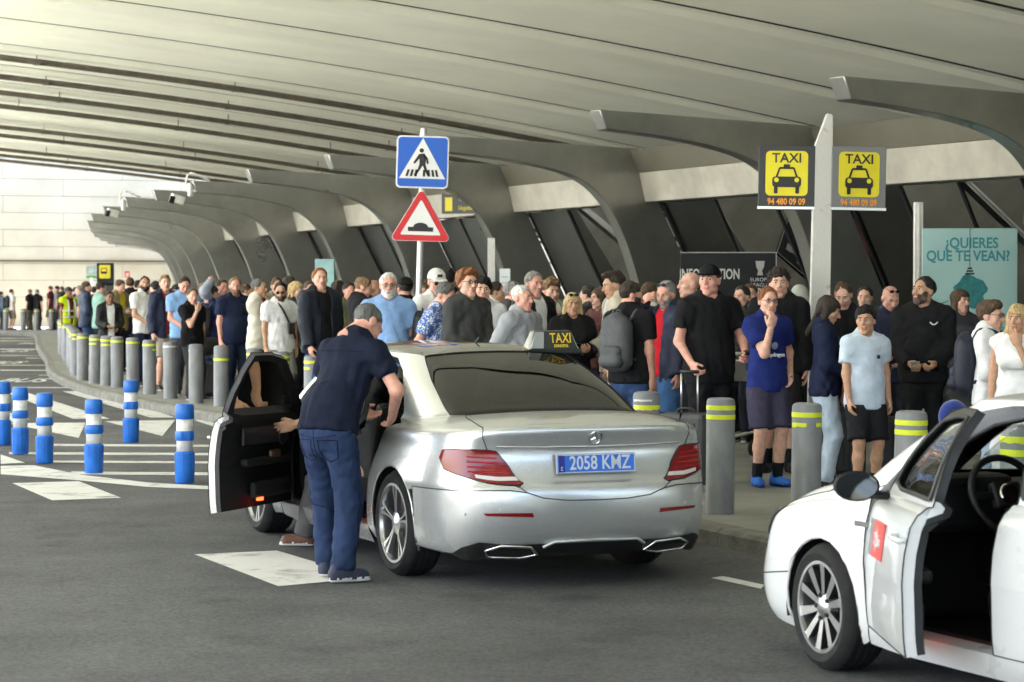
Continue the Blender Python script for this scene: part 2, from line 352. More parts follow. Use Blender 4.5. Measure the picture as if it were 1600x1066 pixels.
# ================================================================ far concrete wall
WC = 115.0
wall = empty('concrete_wall', (xtip(WC), WC, 0), label='tall pale concrete end wall with long horizontal joints', cat='wall')
wo = Vector((xtip(WC), WC, 0))
def wpt(q, z, off=0.0): X = xtip(WC) + q; return Vector((X + off * NS, WC + NS * X - off, z)) - wo
rows_z = [0.0, 1.45, 2.2, 2.95, 3.7, 4.45, 5.2, 5.95, 6.7, 8.6]
for r, (z0, z1) in enumerate(zip(rows_z[:-1], rows_z[1:])):
    q = -24.0 - (r % 2) * 2.5
    while q < 26:
        q1 = q + 5.0; mb = MB(); j = random.uniform(-0.008, 0.008); g = 0.007
        fn = lambda u, v, w: wpt(u, v, w + j)
        mb.prism([(q + g, z0 + g), (q1 - g, z0 + g), (q1 - g, z1 - g), (q + g, z1 - g)], fn, 0, 0.25); mk('panel', mb, M_WALL, parent=wall); q = q1
mb = MB(); mb.prism([(-30, 0), (30, 0), (30, 8.6), (-30, 8.6)], wpt, -0.1, -0.4); mk('backing', mb, M_DARK, parent=wall)
mb = MB(); mb.prism([(-30, 3.02), (30, 3.02), (30, 3.1), (-30, 3.1)], wpt, 0.27, 0.31); mk('dark_rail', mb, M_PIPE, parent=wall)

# ================================================================ terminal building
TERM = empty('terminal_building', (TIPS[4][0], TIPS[4][1], 0), label='airport terminal front with curved satin steel ribs and glazed bays', cat='building')
to = Vector((TIPS[4][0], TIPS[4][1], 0))
T2 = [Vector((x, y, 0)) for x, y in TIPS]; NN = []; TT = []
for i in range(len(T2)):
    a = T2[max(0, i - 1)]; b = T2[min(len(T2) - 1, i + 1)]; t = (b - a).normalized(); TT.append(t); NN.append(Vector((t.y, -t.x, 0)))
def fp(i, u, z, w=0.0):                                # facade point: u inward from tip i, height z, w along the front
    p = T2[i] + NN[i] * u + TT[i] * w - to; return Vector((p.x, p.y, z))
under = crom([(0.0, 3.70, 0), (0.85, 3.62, 0), (1.60, 3.50, 0), (2.08, 3.33, 0), (2.42, 3.03, 0), (2.68, 2.58, 0), (2.86, 2.1, 0), (3.06, 1.5, 0), (3.3, 0.82, 0), (3.52, 0.13, 0)], 4)
RIB = [(p.x, p.y) for p in under] + [(4.78, 0.13), (4.3, 0.93), (3.74, 2.05), (3.22, 3.10), (3.22, 3.46), (7.2, 3.46), (7.2, 3.60), (3.4, 3.80), (-0.1, 3.93)]
for i in range(1, len(T2)):
    mb = MB(); mb.prism(RIB, lambda u, v, w: fp(i, u, v, w), -0.13, 0.13)
    mk('rib', mb, M_STEEL, parent=TERM, smooth=30, bevel=0.012)
def lerp(a, b, t): return a + (b - a) * t
for i in range(1, len(T2) - 1):
    j = i + 1
    def q(u, z, t): return lerp(fp(i, u, z, 0.131), fp(j, u, z, -0.131), t)
    # beam, soffit, roof
    mb = MB(); ring = [(3.02, 3.06), (2.92, 3.47), (3.24, 3.47), (3.24, 3.06)]
    mb.add([q(u, z, 0) for u, z in ring] + [q(u, z, 1) for u, z in ring], [(0, 1, 2, 3)[::-1], (4, 5, 6, 7)] + [(k, (k + 1) % 4, 4 + (k + 1) % 4, 4 + k) for k in range(4)])
    mk('beam', mb, M_BEAM, parent=TERM, bevel=0.01)
    mb = MB(); ring = [(2.93, 3.475), (2.78, 3.79), (2.9, 3.80), (7.2, 3.57), (7.2, 3.475)]
    mb.add([q(u, z, 0) for u, z in ring] + [q(u, z, 1) for u, z in ring], [(0, 1, 2, 3, 4)[::-1], (5, 6, 7, 8, 9)] + [(k, (k + 1) % 5, 5 + (k + 1) % 5, 5 + k) for k in range(5)])
    mk('roof_slab', mb, M_SOFFIT, parent=TERM)
    # sloping infill: glass in the near bays, satin panels further on
    kinds = {1: 'gggg', 2: 'gggg', 3: 'ggg', 4: 'pgg', 5: 'ppg'}.get(i, 'ppp'); n = len(kinds)
    kinds = kinds[::-1]
    for k, kd in enumerate(kinds):
        t0, t1 = k / n, (k + 1) / n; g = 0.004
        P = [(3.30, 3.05), (3.80, 2.05), (4.36, 0.93), (4.78, 0.14)]
        rows = [[q(u, z, t0 + g), q(u, z, t1 - g)] for u, z in P]
        mb = MB(); mb.grid(rows)
        if kd == 'p':
            mb.grid([[q(u + .05, z, t0 + g), q(u + .05, z, t1 - g)] for u, z in P]); mk('cladding_panel', mb, M_PANEL, parent=TERM)
        else: mk('glass_pane', mb, M_GLASS, parent=TERM)
        mb = MB(); mb.tube([q(u - .012, z, t1) for u, z in P], 0.022, 6); mk('mullion', mb, M_BLACKF, parent=TERM)
    mb = MB(); mb.tube([q(u - .03, z, 0.0) for u, z in P], 0.035, 6); mk('black_joint', mb, M_BLACKF, parent=TERM)
    # low guard rail on posts in front of the glass
    if i < 6:
        mb = MB(); mb.tube([q(3.9, 0.52, 0.0), q(3.9, 0.52, 1.0)], 0.03, 8); mb.tube([q(3.9, 0.13, .3), q(3.9, 0.52, .3)], .02, 6); mb.tube([q(3.9, 0.13, .7), q(3.9, 0.52, .7)], .02, 6)
        mk('guard_rail', mb, M_ALU, parent=TERM, smooth=True)
# dark printed film behind some panes
M_FILM = mat('printed_film', (.012, .010, .010), .3, var=.5, vscale=1.3, col2=(.13, .02, .025), detail=3)
for i, t0, t1, a, b in ((4, .36, .66, .05, .8), (3, .02, .25, .1, .75), (2, .30, .62, .0, .25)):
    j = i + 1; f4 = lambda u, z, t: lerp(fp(i, u, z, .131), fp(j, u, z, -.131), t); mb = MB()
    mb.grid([[f4(3.36 + 1.45 * k, 3.05 - 2.9 * k, t0), f4(3.36 + 1.45 * k, 3.05 - 2.9 * k, t1)] for k in (a, b)]); mk('printed_film', mb, M_FILM, parent=TERM)
# interior behind the glass
mb = MB(); rows = [[fp(i, 12.0, 0.131), fp(i, 12.0, 3.44)] for i in range(1, 8)]; mb.grid(rows); mk('back_wall', mb, M_INT, parent=TERM)
mb = MB(); rows = [[fp(i, 4.8, 0.134), fp(i, 12.0, 0.134)] for i in range(1, 8)]; mb.grid(rows); mk('hall_floor', mb, mat('hall_floor', (0.05, 0.048, 0.044), 0.25, var=0.1), parent=TERM)
mb = MB(); rows = [[fp(i, 3.4, 3.45), fp(i, 12.0, 3.45)] for i in range(1, 8)]; mb.grid(rows); mk('hall_ceiling', mb, mat('hall_ceiling', (0.06, 0.058, 0.052), 0.6), parent=TERM)
for i in range(1, 6):
    for u in (5.2, 6.4, 7.6, 8.8, 10.0):
        mb = MB(); a, b = fp(i, u, 3.36), fp(i + 1, u, 3.36); mb.tube([a, b], 0.07, 6); mk('ceiling_slat', mb, mat('slat_metal', (0.33, 0.32, 0.28), 0.4, metal=0.3), parent=TERM)
for i, u, w0, w1, z0, z1, c in [(3, 8.5, 0.2, 2.1, 1.95, 2.55, (0.5, 0.52, 0.46)), (3, 8.5, 2.4, 4.4, 1.95, 2.55, (0.46, 0.48, 0.43)), (3, 9.0, -2.2, -0.3, 0.2, 2.2, (0.36, 0.09, 0.03)), (4, 7, 0.4, 1.5, 0.3, 2.9, (0.20, 0.03, 0.03)), (4, 6.2, 2.0, 3.0, 0.2, 2.0, (0.32, 0.22, 0.12)), (2, 10, 0, 2.2, 0.4, 1.9, (0.30, 0.10, 0.04))]:
    mb = MB(); mb.prism([(w0, z0), (w1, z0), (w1, z1), (w0, z1)], lambda a, b, w: fp(i, u + w, b, a), 0, 0.06)
    mk('wall_board', mb, mat('board_%d_%d' % (i, int(u * 10 + w0)), c, 0.5, var=0.15), parent=TERM)
# ---------------------------------------------------------------- boards and posters
def board(name, x, y0, y1, d, wpx, mats, ang, thick=0.04, **kw):
    """upright board facing the road: centre column x, rows y0..y1 seen at depth d; returns the empty and a frame function"""
    s = F_PX / d; w = wpx / s; p = at(x, y1, d); h = (y1 - y0) / s
    e = empty(name, (p.x, p.y, p.z), ang, **kw)
    mb = MB(); mb.box((0, thick / 2, h / 2), (w, thick, h)); o = mk('panel', mb, mats, parent=e, bevel=0.004)
    return e, w, h
def ltext(name, body, size, m, parent, x, z, sx=1.0, weight=0.0, y=-0.003, align='CENTER'):
    o = text(name, body, size, m, Matrix.Identity(4), parent, sx, weight, 0.001, align)
    o.matrix_local = Matrix.Translation((x, y, z)) @ Matrix.Rotation(R(90), 4, 'X') @ Matrix.Diagonal((sx, 1, 1, 1)); return o
def flat(name, poly, m, parent, y=-0.003, th=0.002):
    mb = MB(); mb.prism(poly, lambda u, v, w: (u, w, v), y, y + th); return mk(name, mb, m, parent=parent)
def rrect(cx, cz, w, h, r, n=5):
    out = []
    for (sx, sz, a0) in ((1, 1, 0), (-1, 1, 90), (-1, -1, 180), (1, -1, 270)):
        for k in range(n + 1):
            a = R(a0 + 90 * k / n); out.append((cx + sx * (w / 2 - r) + r * math.cos(a), cz + sz * (h / 2 - r) + r * math.sin(a)))
    return out
def circ(cx, cz, r, n=20): return [(cx + r * math.cos(2 * math.pi * k / n), cz + r * math.sin(2 * math.pi * k / n)) for k in range(n)]
FA = math.atan2(TT[3].y, TT[3].x) - math.pi          # boards run along the front
M_TEAL = mat('teal_print', (0.03, 0.22, 0.25), 0.5); M_PBLUE = mat('pale_blue_poster', (0.31, 0.49, 0.47), 0.4, var=0.05, vscale=1.2); M_INK = mat('black_ink', (0.012, 0.012, 0.012), 0.5)
e, w, h = board('advert_poster', 1515, 357, 690, 27.0, 147, M_PBLUE, -0.06, label='pale blue advert poster with teal question before the glass', cat='poster')
ltext('lettering', '¿QUIERES', 0.165, M_TEAL, e, 0.02, h - 0.17, 0.86, 0.004); ltext('lettering', 'QUE TE VEAN?', 0.165, M_TEAL, e, -0.02, h - 0.315, 0.86, 0.004)
flat('lamp_wire', [(-.004, h), (.004, h), (.004, h - .46), (-.004, h - .46)], M_INK, e, -0.0055)
for k in range(3): flat('lamp_socket', [(-.05 + .012 * (2 - k), h - .44 - .03 * k), (.05 - .012 * (2 - k), h - .44 - .03 * k), (.05 - .012 * (2 - k), h - .46 - .03 * k), (-.05 + .012 * (2 - k), h - .46 - .03 * k)], M_INK, e, -0.0055)
flat('paper_ball', [(0.0 + (0.175 + 0.018 * math.sin(5 * a) + .012 * math.sin(9 * a + 1)) * math.cos(a) + .01, h - 0.71 + (0.185 + 0.02 * math.sin(4 * a)) * math.sin(a)) for a in np.linspace(0, 2 * math.pi, 40)[:-1]], mat('crumpled_teal', (0.02, 0.17, 0.18), 0.6, var=0.35, vscale=12), e, -0.004)
for a in np.linspace(200, 340, 8):
    c, s_ = math.cos(R(a)), math.sin(R(a)); flat('ray_mark', [(c * .25 - s_ * .004, h - .73 + s_ * .25 + c * .004), (c * .36 - s_ * .004, h - .73 + s_ * .36 + c * .004), (c * .36 + s_ * .004, h - .73 + s_ * .36 - c * .004), (c * .25 + s_ * .004, h - .73 + s_ * .25 - c * .004)], M_INK, e)
ltext('lettering', 'nosotros', 0.07, M_TEAL, e, 0.28, h - 1.12)
mb = MB(); p = at(1422, 451, 28.4); mb.box((0, 0, 0), (0.10, 0.09, 2.7)); mb.box((0.0, -0.05, 0), (0.03, 0.012, 2.7))
mk('white_mullion_post', mb, M_WHITE, loc=(p.x, p.y - .55, PAV + 1.35), label='tall white post beside the pale blue poster', cat='post', bevel=0.006)
M_BOARD = mat('black_board', (0.012, 0.013, 0.015), 0.4, spec=.2); M_WTXT = mat('white_print', (0.5, 0.5, 0.49), 0.5); M_GREYT = mat('grey_print', (0.35, 0.35, 0.34), 0.5)
e, w, h = board('information_board', 1138, 394, 660, 32.0, 150, M_BOARD, -0.1, label='large black information board before the glass bay', cat='board')
flat('board_edge', [(-w / 2, h - .012), (w / 2, h - .012), (w / 2, h), (-w / 2, h)], M_GREYT, e); flat('board_edge', [(w / 2 - .012, 0), (w / 2, 0), (w / 2, h - .012), (w / 2 - .012, h - .012)], M_GREYT, e)
ltext('lettering', 'INFORMATION', 0.19, M_WTXT, e, -0.25, h - .30, 0.62, 0.004); ltext('lettering', 'EUROPA', 0.07, M_WTXT, e, 0.42, h - .37); ltext('lettering', 'LEAGUE', 0.07, M_WTXT, e, 0.42, h - .44); ltext('lettering', 'BILBAO', 0.17, M_WTXT, e, 0.42, h - .55, 0.72, 0.006); ltext('lettering', 'FINAL 2025', 0.055, mat('orange_print', (0.55, 0.12, 0.03), 0.5), e, 0.42, h - .65)
flat('trophy_mark', [(.36, h - .12), (.48, h - .12), (.47, h - .2), (.445, h - .25), (.46, h - .31), (.38, h - .31), (.395, h - .25), (.37, h - .2)], M_GREYT, e)
e, w, h = board('wall_poster', 993, 420, 640, 38.2, 40, M_BOARD, -0.2, label='narrow black board behind the glass left of the information board', cat='board'); ltext('lettering', 'BILBAO', 0.14, M_WTXT, e, 0.0, h - .18, 0.62)
M_YEL = mat('sign_yellow', (0.72, 0.62, 0.015), 0.45, var=0.05); M_YTXT = mat('yellow_print', (0.75, 0.6, 0.03), 0.5)
e, w, h = board('arrivals_sign', 718, 303, 334, 38.6, 58, mat('sign_dark', (0.03, 0.03, 0.03), 0.4), -0.25, thick=0.08, label='small dark arrivals sign with yellow pictogram under a rib', cat='sign')
flat('pictogram', [(-.24, .04), (-.12, .04), (-.12, .26), (-.24, .26)], M_YEL, e); ltext('lettering', 'Arrivals', 0.10, M_WTXT, e, .1, .23, .7); ltext('lettering', 'Llegadas', 0.10, M_YTXT, e, .1, .09, .7)
for z in (.3, .62): pass
mb = MB(); mb.tube([(0, .04, h), (0, .04, h + .28)], .012, 6); mk('hanger', mb, M_ALU, parent=e)
e, w, h = board('exit_sign', 1210, 355, 384, 37, 78, mat('sign_dark2', (0.03, 0.035, 0.05), 0.4), -0.2, thick=0.08, label='dark hanging sign with small yellow and blue pictograms inside the hall', cat='sign')
for k, c in enumerate([(0.6, .55, .05), (.6, .55, .05), (.6, .55, .05), (.1, .3, .5)]): flat('pictogram', [(-.3 + .16 * k, .06), (-.2 + .16 * k, .06), (-.2 + .16 * k, .22), (-.3 + .16 * k, .22)], mat('picto%d' % (k // 3), c, .5), e)
mb = MB(); mb.tube([(0, .04, h), (0, .04, 3.43 - e.location.z)], .012, 6); mk('hanger', mb, M_ALU, parent=e)
e, w, h = board('glass_sign', 1386, 350, 380, 32.2, 36, mat('sign_dark', (0, 0, 0)), -0.2, thick=0.06, label='small dark sign with a yellow arrow pictogram beside the white post', cat='sign'); flat('pictogram', [(.02, .03), (.1, .03), (.1, .22), (.02, .22)], M_YEL, e); ltext('lettering', '<', .2, M_WTXT, e, -.07, .13)
mb = MB(); mb.tube([(0, .03, h), (0, .03, 3.43 - e.location.z)], .012, 6); mk('hanger', mb, M_ALU, parent=e)
e, w, h = board('timetable_panel', 789, 420, 640, 37.2, 17, mat('paper_white', (0.62, 0.66, 0.68), 0.5), -0.2, label='narrow white notice panel with printed lines behind the crowd', cat='notice')
for k in range(8): flat('print_line', [(-.06, h - .12 - .09 * k), (.05, h - .12 - .09 * k), (.05, h - .135 - .09 * k), (-.06, h - .135 - .09 * k)], M_GREYT, e)
e, w, h = board('teal_panel', 507, 405, 640, 45, 32, mat('teal_sheet', (0.2, 0.36, 0.36), 0.4, var=.2, vscale=3), -0.3, label='faint pale teal poster behind the tall man in denim jacket', cat='poster')
for k, (x, d) in enumerate([(768, 38.6)]):
    p = at(x, 372, d); mb = MB(); mb.box((0, 0, p.z / 2 + PAV / 2), (0.12, 0.1, p.z - PAV)); mk('door_post', mb, M_WHITE, loc=(p.x, p.y, 0), label='pale door jamb post in the panelled bay behind the queue', cat='post', bevel=.006)

# ================================================================ bollards
M_BOLL = mat('bollard_grey', (0.19, 0.195, 0.205), 0.55, var=0.28, vscale=6, stretch=(1, 1, .4), bump=0.08, bscale=30, detail=7); M_TAPE = mat('yellow_tape', (0.66, 0.72, 0.02), 0.4, var=.06, vscale=20); M_TAPEW = mat('white_tape', (0.6, 0.6, 0.58), 0.45)
BR, BH = 0.108, 0.875
mb = MB(); mb.lathe([(BR + .004, 0), (BR, .02), (BR, BH - .03), (BR - .008, BH - .01), (BR - .03, BH), (0, BH + .004)], 28); boll_me = mb
def band_mesh(z0, z1, a0=0, a1=360):
    m_ = MB(); n = max(4, int((a1 - a0) / 12)); full = a1 - a0 >= 360
    rows = [[(math.cos(R(a0 + (a1 - a0) * k / n)) * (BR + .0025), math.sin(R(a0 + (a1 - a0) * k / n)) * (BR + .0025), z + (random.uniform(-.006, .004) if not full and z == z0 else 0)) for k in range(n + 1)] for z in (z0, z1)]
    m_.grid(rows); return m_
src_b = None; BANDS = {}
for i, (x, y) in enumerate(BOL):
    if src_b is None: src_b = mk('bollard', boll_me, M_BOLL, smooth=40, loc=(x, y, PAV)); o = src_b
    else: o = inst(src_b, name='bollard', loc=(x, y, PAV))
    o.rotation_euler = (R(random.uniform(-.6, .6)), R(random.uniform(.2, 1.2)), random.uniform(0, 6.28) if i > 8 else 0)
    where = ['seen through the white car', 'half hidden behind the white car door', 'between the woman in jeans and the white car', 'beside the dark grey suitcase', 'just behind the silver taxi boot'][i] if i < 5 else 'number %s from the suitcase along the kerb' % ['four', 'five', 'six', 'seven', 'eight', 'nine', 'ten', 'eleven', 'twelve', 'thirteen', 'fourteen', 'fifteen', 'sixteen', 'seventeen', 'eighteen', 'nineteen', 'twenty', 'twenty-one', 'twenty-two', 'twenty-three', 'twenty-four', 'twenty-five', 'twenty-six', 'twenty-seven', 'twenty-eight'][min(i - 5, 24)]
    tag(o, 'grey steel bollard with yellow tape, ' + where, 'bollard', 'bollards along the kerb')
    st = {0: [(.77, .81, 150, 330, 0), (.69, .73, 0, 360, 0)], 1: [(.78, .815, 0, 360, 0), (.715, .75, 0, 360, 0)], 2: [(.775, .81, 0, 360, 0), (.705, .735, 190, 262, 0), (.705, .735, 300, 345, 0)],
          3: [(.785, .82, 0, 360, 0), (.715, .75, 0, 360, 0)], 4: [(.80, .815, 200, 290, 1), (.735, .77, 200, 350, 0)], 11: [(.79, .825, 0, 360, 0), (.72, .755, 0, 360, 0)], 13: [(.66, .695, 0, 360, 0)], 14: [(.77, .80, 180, 265, 0), (.77, .79, 265, 330, 1)], 15: [(.79, .82, 0, 360, 1)]}.get(i)
    if st is None: st = [(.775, .81, 0, 360, 0)] + ([(.70, .73, 190, 300, 0)] if i % 3 else [])
    for b in st:
        if b not in BANDS: BANDS[b] = mk('reflective_band', band_mesh(*b[:4]), M_TAPEW if b[4] else M_TAPE, parent=o, fix=False)
        else: inst(BANDS[b], o, 'reflective_band')
for k, x in enumerate((9, 36, 57, 80, -14)):
    p = gr(x, 516.5, PAV); o = inst(src_b, name='bollard', loc=(p.x, p.y, PAV)); tag(o, 'distant grey bollard in the row before the end wall, %s' % ['by the grey backpack', 'beside the scarf wearer', 'in front of the scarf wearer', 'in front of the maroon shirt', 'at the picture edge'][k], 'bollard', 'far bollards by the end wall')
    inst(BANDS[(.775, .81, 0, 360, 0)], o, 'reflective_band')
# ================================================================ blue and white flexible posts
M_DBL = mat('delineator_blue', (0.012, 0.13, 0.52), 0.45, var=0.22, vscale=9, bump=0.05, bscale=30, sub=0.0); M_DWH = mat('delineator_white', (0.64, 0.64, 0.62), 0.5, var=0.22, vscale=11, detail=8)
def delineator(x, y, hpx, rz, label):
    p = gr(x, y); s = F_PX / p.y; H = hpx / s; r0 = 0.058 * H / .5; e = empty('flexible_post', (p.x, p.y, 0.003), rz, label=label, cat='traffic post', group='blue and white flexible posts'); f = H / 0.5
    mb = MB(); mb.lathe([(r0 * .98, 0), (r0 * 1.06, .01 * f), (r0 * 1.12, .19 * f), (r0 * 1.0, .195 * f), (r0 * .94, .2 * f)], 24)
    for k in range(6):
        a = k * math.pi / 3 + .3; mb.tube([(math.cos(a) * r0 * 1.0, math.sin(a) * r0 * 1.0, .005), (math.cos(a) * r0 * 1.1, math.sin(a) * r0 * 1.1, .19 * f)], .0045 * f, 5)
    mk('base', mb, M_DBL, parent=e, smooth=40)
    mb = MB(); mb.lathe([(r0 * .9, .19 * f), (r0 * .9, .44 * f)], 24); mk('sleeve', mb, M_DWH, parent=e, smooth=True)
    mb = MB(); mb.lathe([(r0 * .95, .268 * f), (r0 * 1.05, .275 * f), (r0 * 1.05, .322 * f), (r0 * .95, .33 * f)], 24)
    for a in (-1.9, -1.2): mb.box((math.cos(a) * r0 * 1.05, math.sin(a) * r0 * 1.05, .299 * f), (.012 * f, .012 * f, .05 * f))
    mk('collar', mb, M_DBL, parent=e, smooth=40)
    mb = MB(); mb.lathe([(r0 * .98, .405 * f), (r0 * 1.06, .415 * f), (r0 * 1.02, .485 * f), (r0 * .9, .5 * f), (r0 * .5, .503 * f), (0, .497 * f)], 24); cap = mk('cap', mb, M_DBL, parent=e, smooth=40)
    mb = MB()
    for a in (-1.15, 2.0):
        c = Vector((math.cos(a), math.sin(a), 0)); t = Vector((-c.y, c.x, 0)); P = []
        for k in range(16):
            th = 2 * math.pi * k / 16; P.append(c * (r0 * 1.05 + .003) + t * math.cos(th) * .024 * f + Vector((0, 0, .458 * f + math.sin(th) * .02 * f)) - c * (abs(math.cos(th)) * .011 * f))
        mb.add(P, [tuple(range(16))])
    mk('grip_hole', mb, mat('delineator_hole', (0.01, 0.06, 0.26), 0.6), parent=cap)
for x, y, h, rz, l in [(288, 755, 123, 0.2, 'nearest the open taxi door'), (146, 740, 115, 1.9, 'right of the three standing together at the left'), (204, 692, 97, 0.0, 'standing farther back, alone by the grey bollards'),
                       (69, 724, 109, 1.7, 'third from the left edge, dirty base'), (31, 710, 104, 3.6, 'second from the left edge with double collar notch'), (4, 696, 99, .4, 'cut by the left edge of the picture'), (398, 702, 108, 1.6, 'seen through the taxi door window')]:
    delineator(x, y, h, rz, 'blue and white flexible traffic post ' + l)

# ================================================================ crossing and hump signs on one pole
M_SBLUE = mat('sign_blue', (0.008, 0.10, 0.50), 0.35); M_SRED = mat('sign_red', (0.55, 0.012, 0.018), 0.35); M_SWHITE = mat('sign_white', (0.72, 0.72, 0.71), 0.4); M_SBLK = mat('sign_black', (0.012, 0.012, 0.012), 0.45)
p = at(648, 451, 27.6); e = empty('road_sign_post', (p.x, p.y, PAV), 0.0, label='blue pedestrian crossing sign above red hump warning triangle on a pole', cat='road sign')
e.rotation_euler = (0, R(1.7), 0); S = F_PX / 27.6
zc = lambda y: HC - PAV + (YH - y) / S
mb = MB(); mb.lathe([(.036, 0), (.036, zc(203)), (.03, zc(201)), (0, zc(200))], 20); mb.lathe([(.043, zc(214)), (.043, zc(208))], 16); mk('pole', mb, M_ALU if False else mat('galvanised_pole', (.55, .55, .53), .4, metal=.5, var=.1, vscale=6), parent=e, smooth=40)
def sign_face(poly, m, y, th=.004): mb = MB(); mb.prism(poly, lambda u, v, w: (u, w, v), y, y + th); return mb
zq = zc(254); W = .585
mb = sign_face(rrect(0, zq, W + .015, W + .015, .05), M_SWHITE, -.062, .02); sq = mk('crossing_plate', mb, M_SWHITE, parent=e, bevel=.003)
mk('blue_field', sign_face(rrect(0, zq, W - .02, W - .02, .04), 0, -.0665), M_SBLUE, parent=sq)
mk('white_triangle', sign_face([(-.265, zq - .19), (.265, zq - .19), (.0, zq + .275)], 0, -.0705), M_SWHITE, parent=sq)
fig = MB()
def fpoly(pts): fig.prism([(a, zq + b) for a, b in pts], lambda u, v, w: (u, w, v), -.0745, -.0708)
fig.prism(circ(-.012, zq + .132, .026), lambda u, v, w: (u, w, v), -.0745, -.0708)
fpoly([(-.045, .09), (.02, .1), (.04, .03), (.035, -.03), (-.035, -.03), (-.035, .03)])
fpoly([(-.04, .092), (-.095, .01), (-.105, -.018), (-.085, -.02), (-.03, .045)]); fpoly([(.015, .1), (.06, .045), (.072, -.02), (.052, -.02), (.04, .03), (.015, .06)])
fpoly([(-.035, -.028), (.01, -.028), (-.03, -.095), (-.075, -.155), (-.1, -.15), (-.055, -.09)]); fpoly([(0, -.028), (.036, -.028), (.055, -.09), (.085, -.15), (.06, -.155), (.028, -.1)])
for k, u in enumerate([-.19, -.135, -.08, .025, .085, .14, .19]): fpoly([(u * .93 - .016, -.165), (u * .93 + .012, -.165), (u * .82 + .014, -.088), (u * .82 - .012, -.088)])
mk('walking_figure', fig, M_SBLK, parent=sq)
def rtri(cx, cz, s, r):
    C = [(cx - s / 2, cz - s * .2887), (cx + s / 2, cz - s * .2887), (cx, cz + s * .5774)]; out = []
    for k in range(3):
        a = Vector((*C[k - 1], 0)); b = Vector((*C[k], 0)); c = Vector((*C[(k + 1) % 3], 0))
        d1 = (a - b).normalized(); d2 = (c - b).normalized(); ctr = b + (d1 + d2).normalized() * r * 2; p1 = b + d1 * r * 1.732; p2 = b + d2 * r * 1.732
        a1 = math.atan2(p1.y - ctr.y, p1.x - ctr.x); a2 = math.atan2(p2.y - ctr.y, p2.x - ctr.x); dd = (a2 - a1 + math.pi) % (2 * math.pi) - math.pi
        out += [(ctr.x + r * math.cos(a1 + dd * q / 5), ctr.y + r * math.sin(a1 + dd * q / 5)) for q in range(6)]
    return out
zt = zc(349)
tr_ = mk('warning_plate', sign_face(rtri(0, zt, .72, .045), 0, -.060, .02), M_SWHITE, parent=e, bevel=.003)
mk('red_border', sign_face(rtri(0, zt, .70, .042), 0, -.0645), M_SRED, parent=tr_); mk('white_field', sign_face(rtri(0, zt, .47, .012), 0, -.0685), M_SWHITE, parent=tr_)
hump = [(-.145, -.095), (.145, -.095), (.145, -.045), (.085, -.045)] + [(.085 * math.cos(a), -.045 + .05 * math.sin(a)) for a in np.linspace(.2, math.pi - .2, 10)] + [(-.085, -.045), (-.145, -.045)]
mk('hump_symbol', sign_face([(a, zt + b) for a, b in hump], 0, -.0725), M_SBLK, parent=tr_)
mb = MB(); [mb.box((0, -.035, z), (.1, .03, .03)) for z in (zq + .15, zq - .15, zt - .1, zt + .15)]; mk('clamp', mb, M_ALU, parent=e)

# ================================================================ taxi rank pylon with two panels
p = at(1277, 451, 22.6); S = F_PX / 22.6; e = empty('taxi_rank_sign', (p.x, p.y, PAV), 0, label='white steel post with two yellow taxi panels', cat='sign'); e.rotation_euler = (0, R(0.9), 0)
zc = lambda y: HC - PAV + (YH - y) / S
M_FLAK = mat('flaking_white_steel', (0.52, 0.51, 0.48), 0.6, var=.2, vscale=10, bump=.15, bscale=30, detail=8); worn(M_FLAK, .60, .70, 5.0, (.28, .16, .08))
mb = MB(); mb.prism([(-.10, 0), (.10, 0), (.085, zc(181)), (.03, zc(178)), (-.085, zc(232))], lambda u, v, w: (u, w, v), -.06, .06); mk('post', mb, M_FLAK, parent=e, bevel=.008)
def taxi_panel(cx, ang, grey):
    pe = empty('panel', (cx, 0, 0), ang, parent=e); W, Ht = .53, .595; z0 = zc(328)
    mb = MB(); mb.box((0, 0, z0 + Ht / 2), (W, .07, Ht)); mk('casing', mb, grey, parent=pe, bevel=.006)
    mb = MB(); mb.box((0, -.002, z0 + .012), (W + .008, .082, .024)); mk('bottom_rail', mb, M_ALU, parent=pe)
    flat('yellow_field', rrect(0, z0 + .335, .395, .42, .045), M_YEL, pe, -.0395)
    ltext('lettering', 'TAXI', .125, M_SBLK, pe, 0, z0 + .475, 1.0, .002, -.043)
    ltext('phone_number', '94 480 09 09', .083, mat('orange_number', (.80, .30, .02), .5), pe, 0, z0 + .068, .80, .002, -.04)
    c = MB(); zz = z0 + .27
    def cp(pts): c.prism([(a, zz + b) for a, b in pts], lambda u, v, w: (u, w, v), -.0445, -.0397)
    cp(rrect(0, -.015, .27, .10, .03, 3)); cp([(-.105, .03), (-.075, .115), (-.06, .125), (.06, .125), (.075, .115), (.105, .03), (.085, .03), (.06, .105), (-.06, .105), (-.085, .03)]); cp(rrect(0, .135, .06, .03, .006, 2)); cp(rrect(-.1, -.09, .035, .07, .01, 2)); cp(rrect(.1, -.09, .035, .07, .01, 2))
    mk('car_symbol', c, M_SBLK, parent=pe)
    for sx in (-.095, .095): flat('headlamp', circ(sx, zz + .003, .022), M_YEL, pe, -.048)
taxi_panel(-.335, R(-6), mat('panel_black', (.02, .02, .021), .35)); taxi_panel(.335, R(9), mat('panel_grey', (.17, .17, .17), .3))
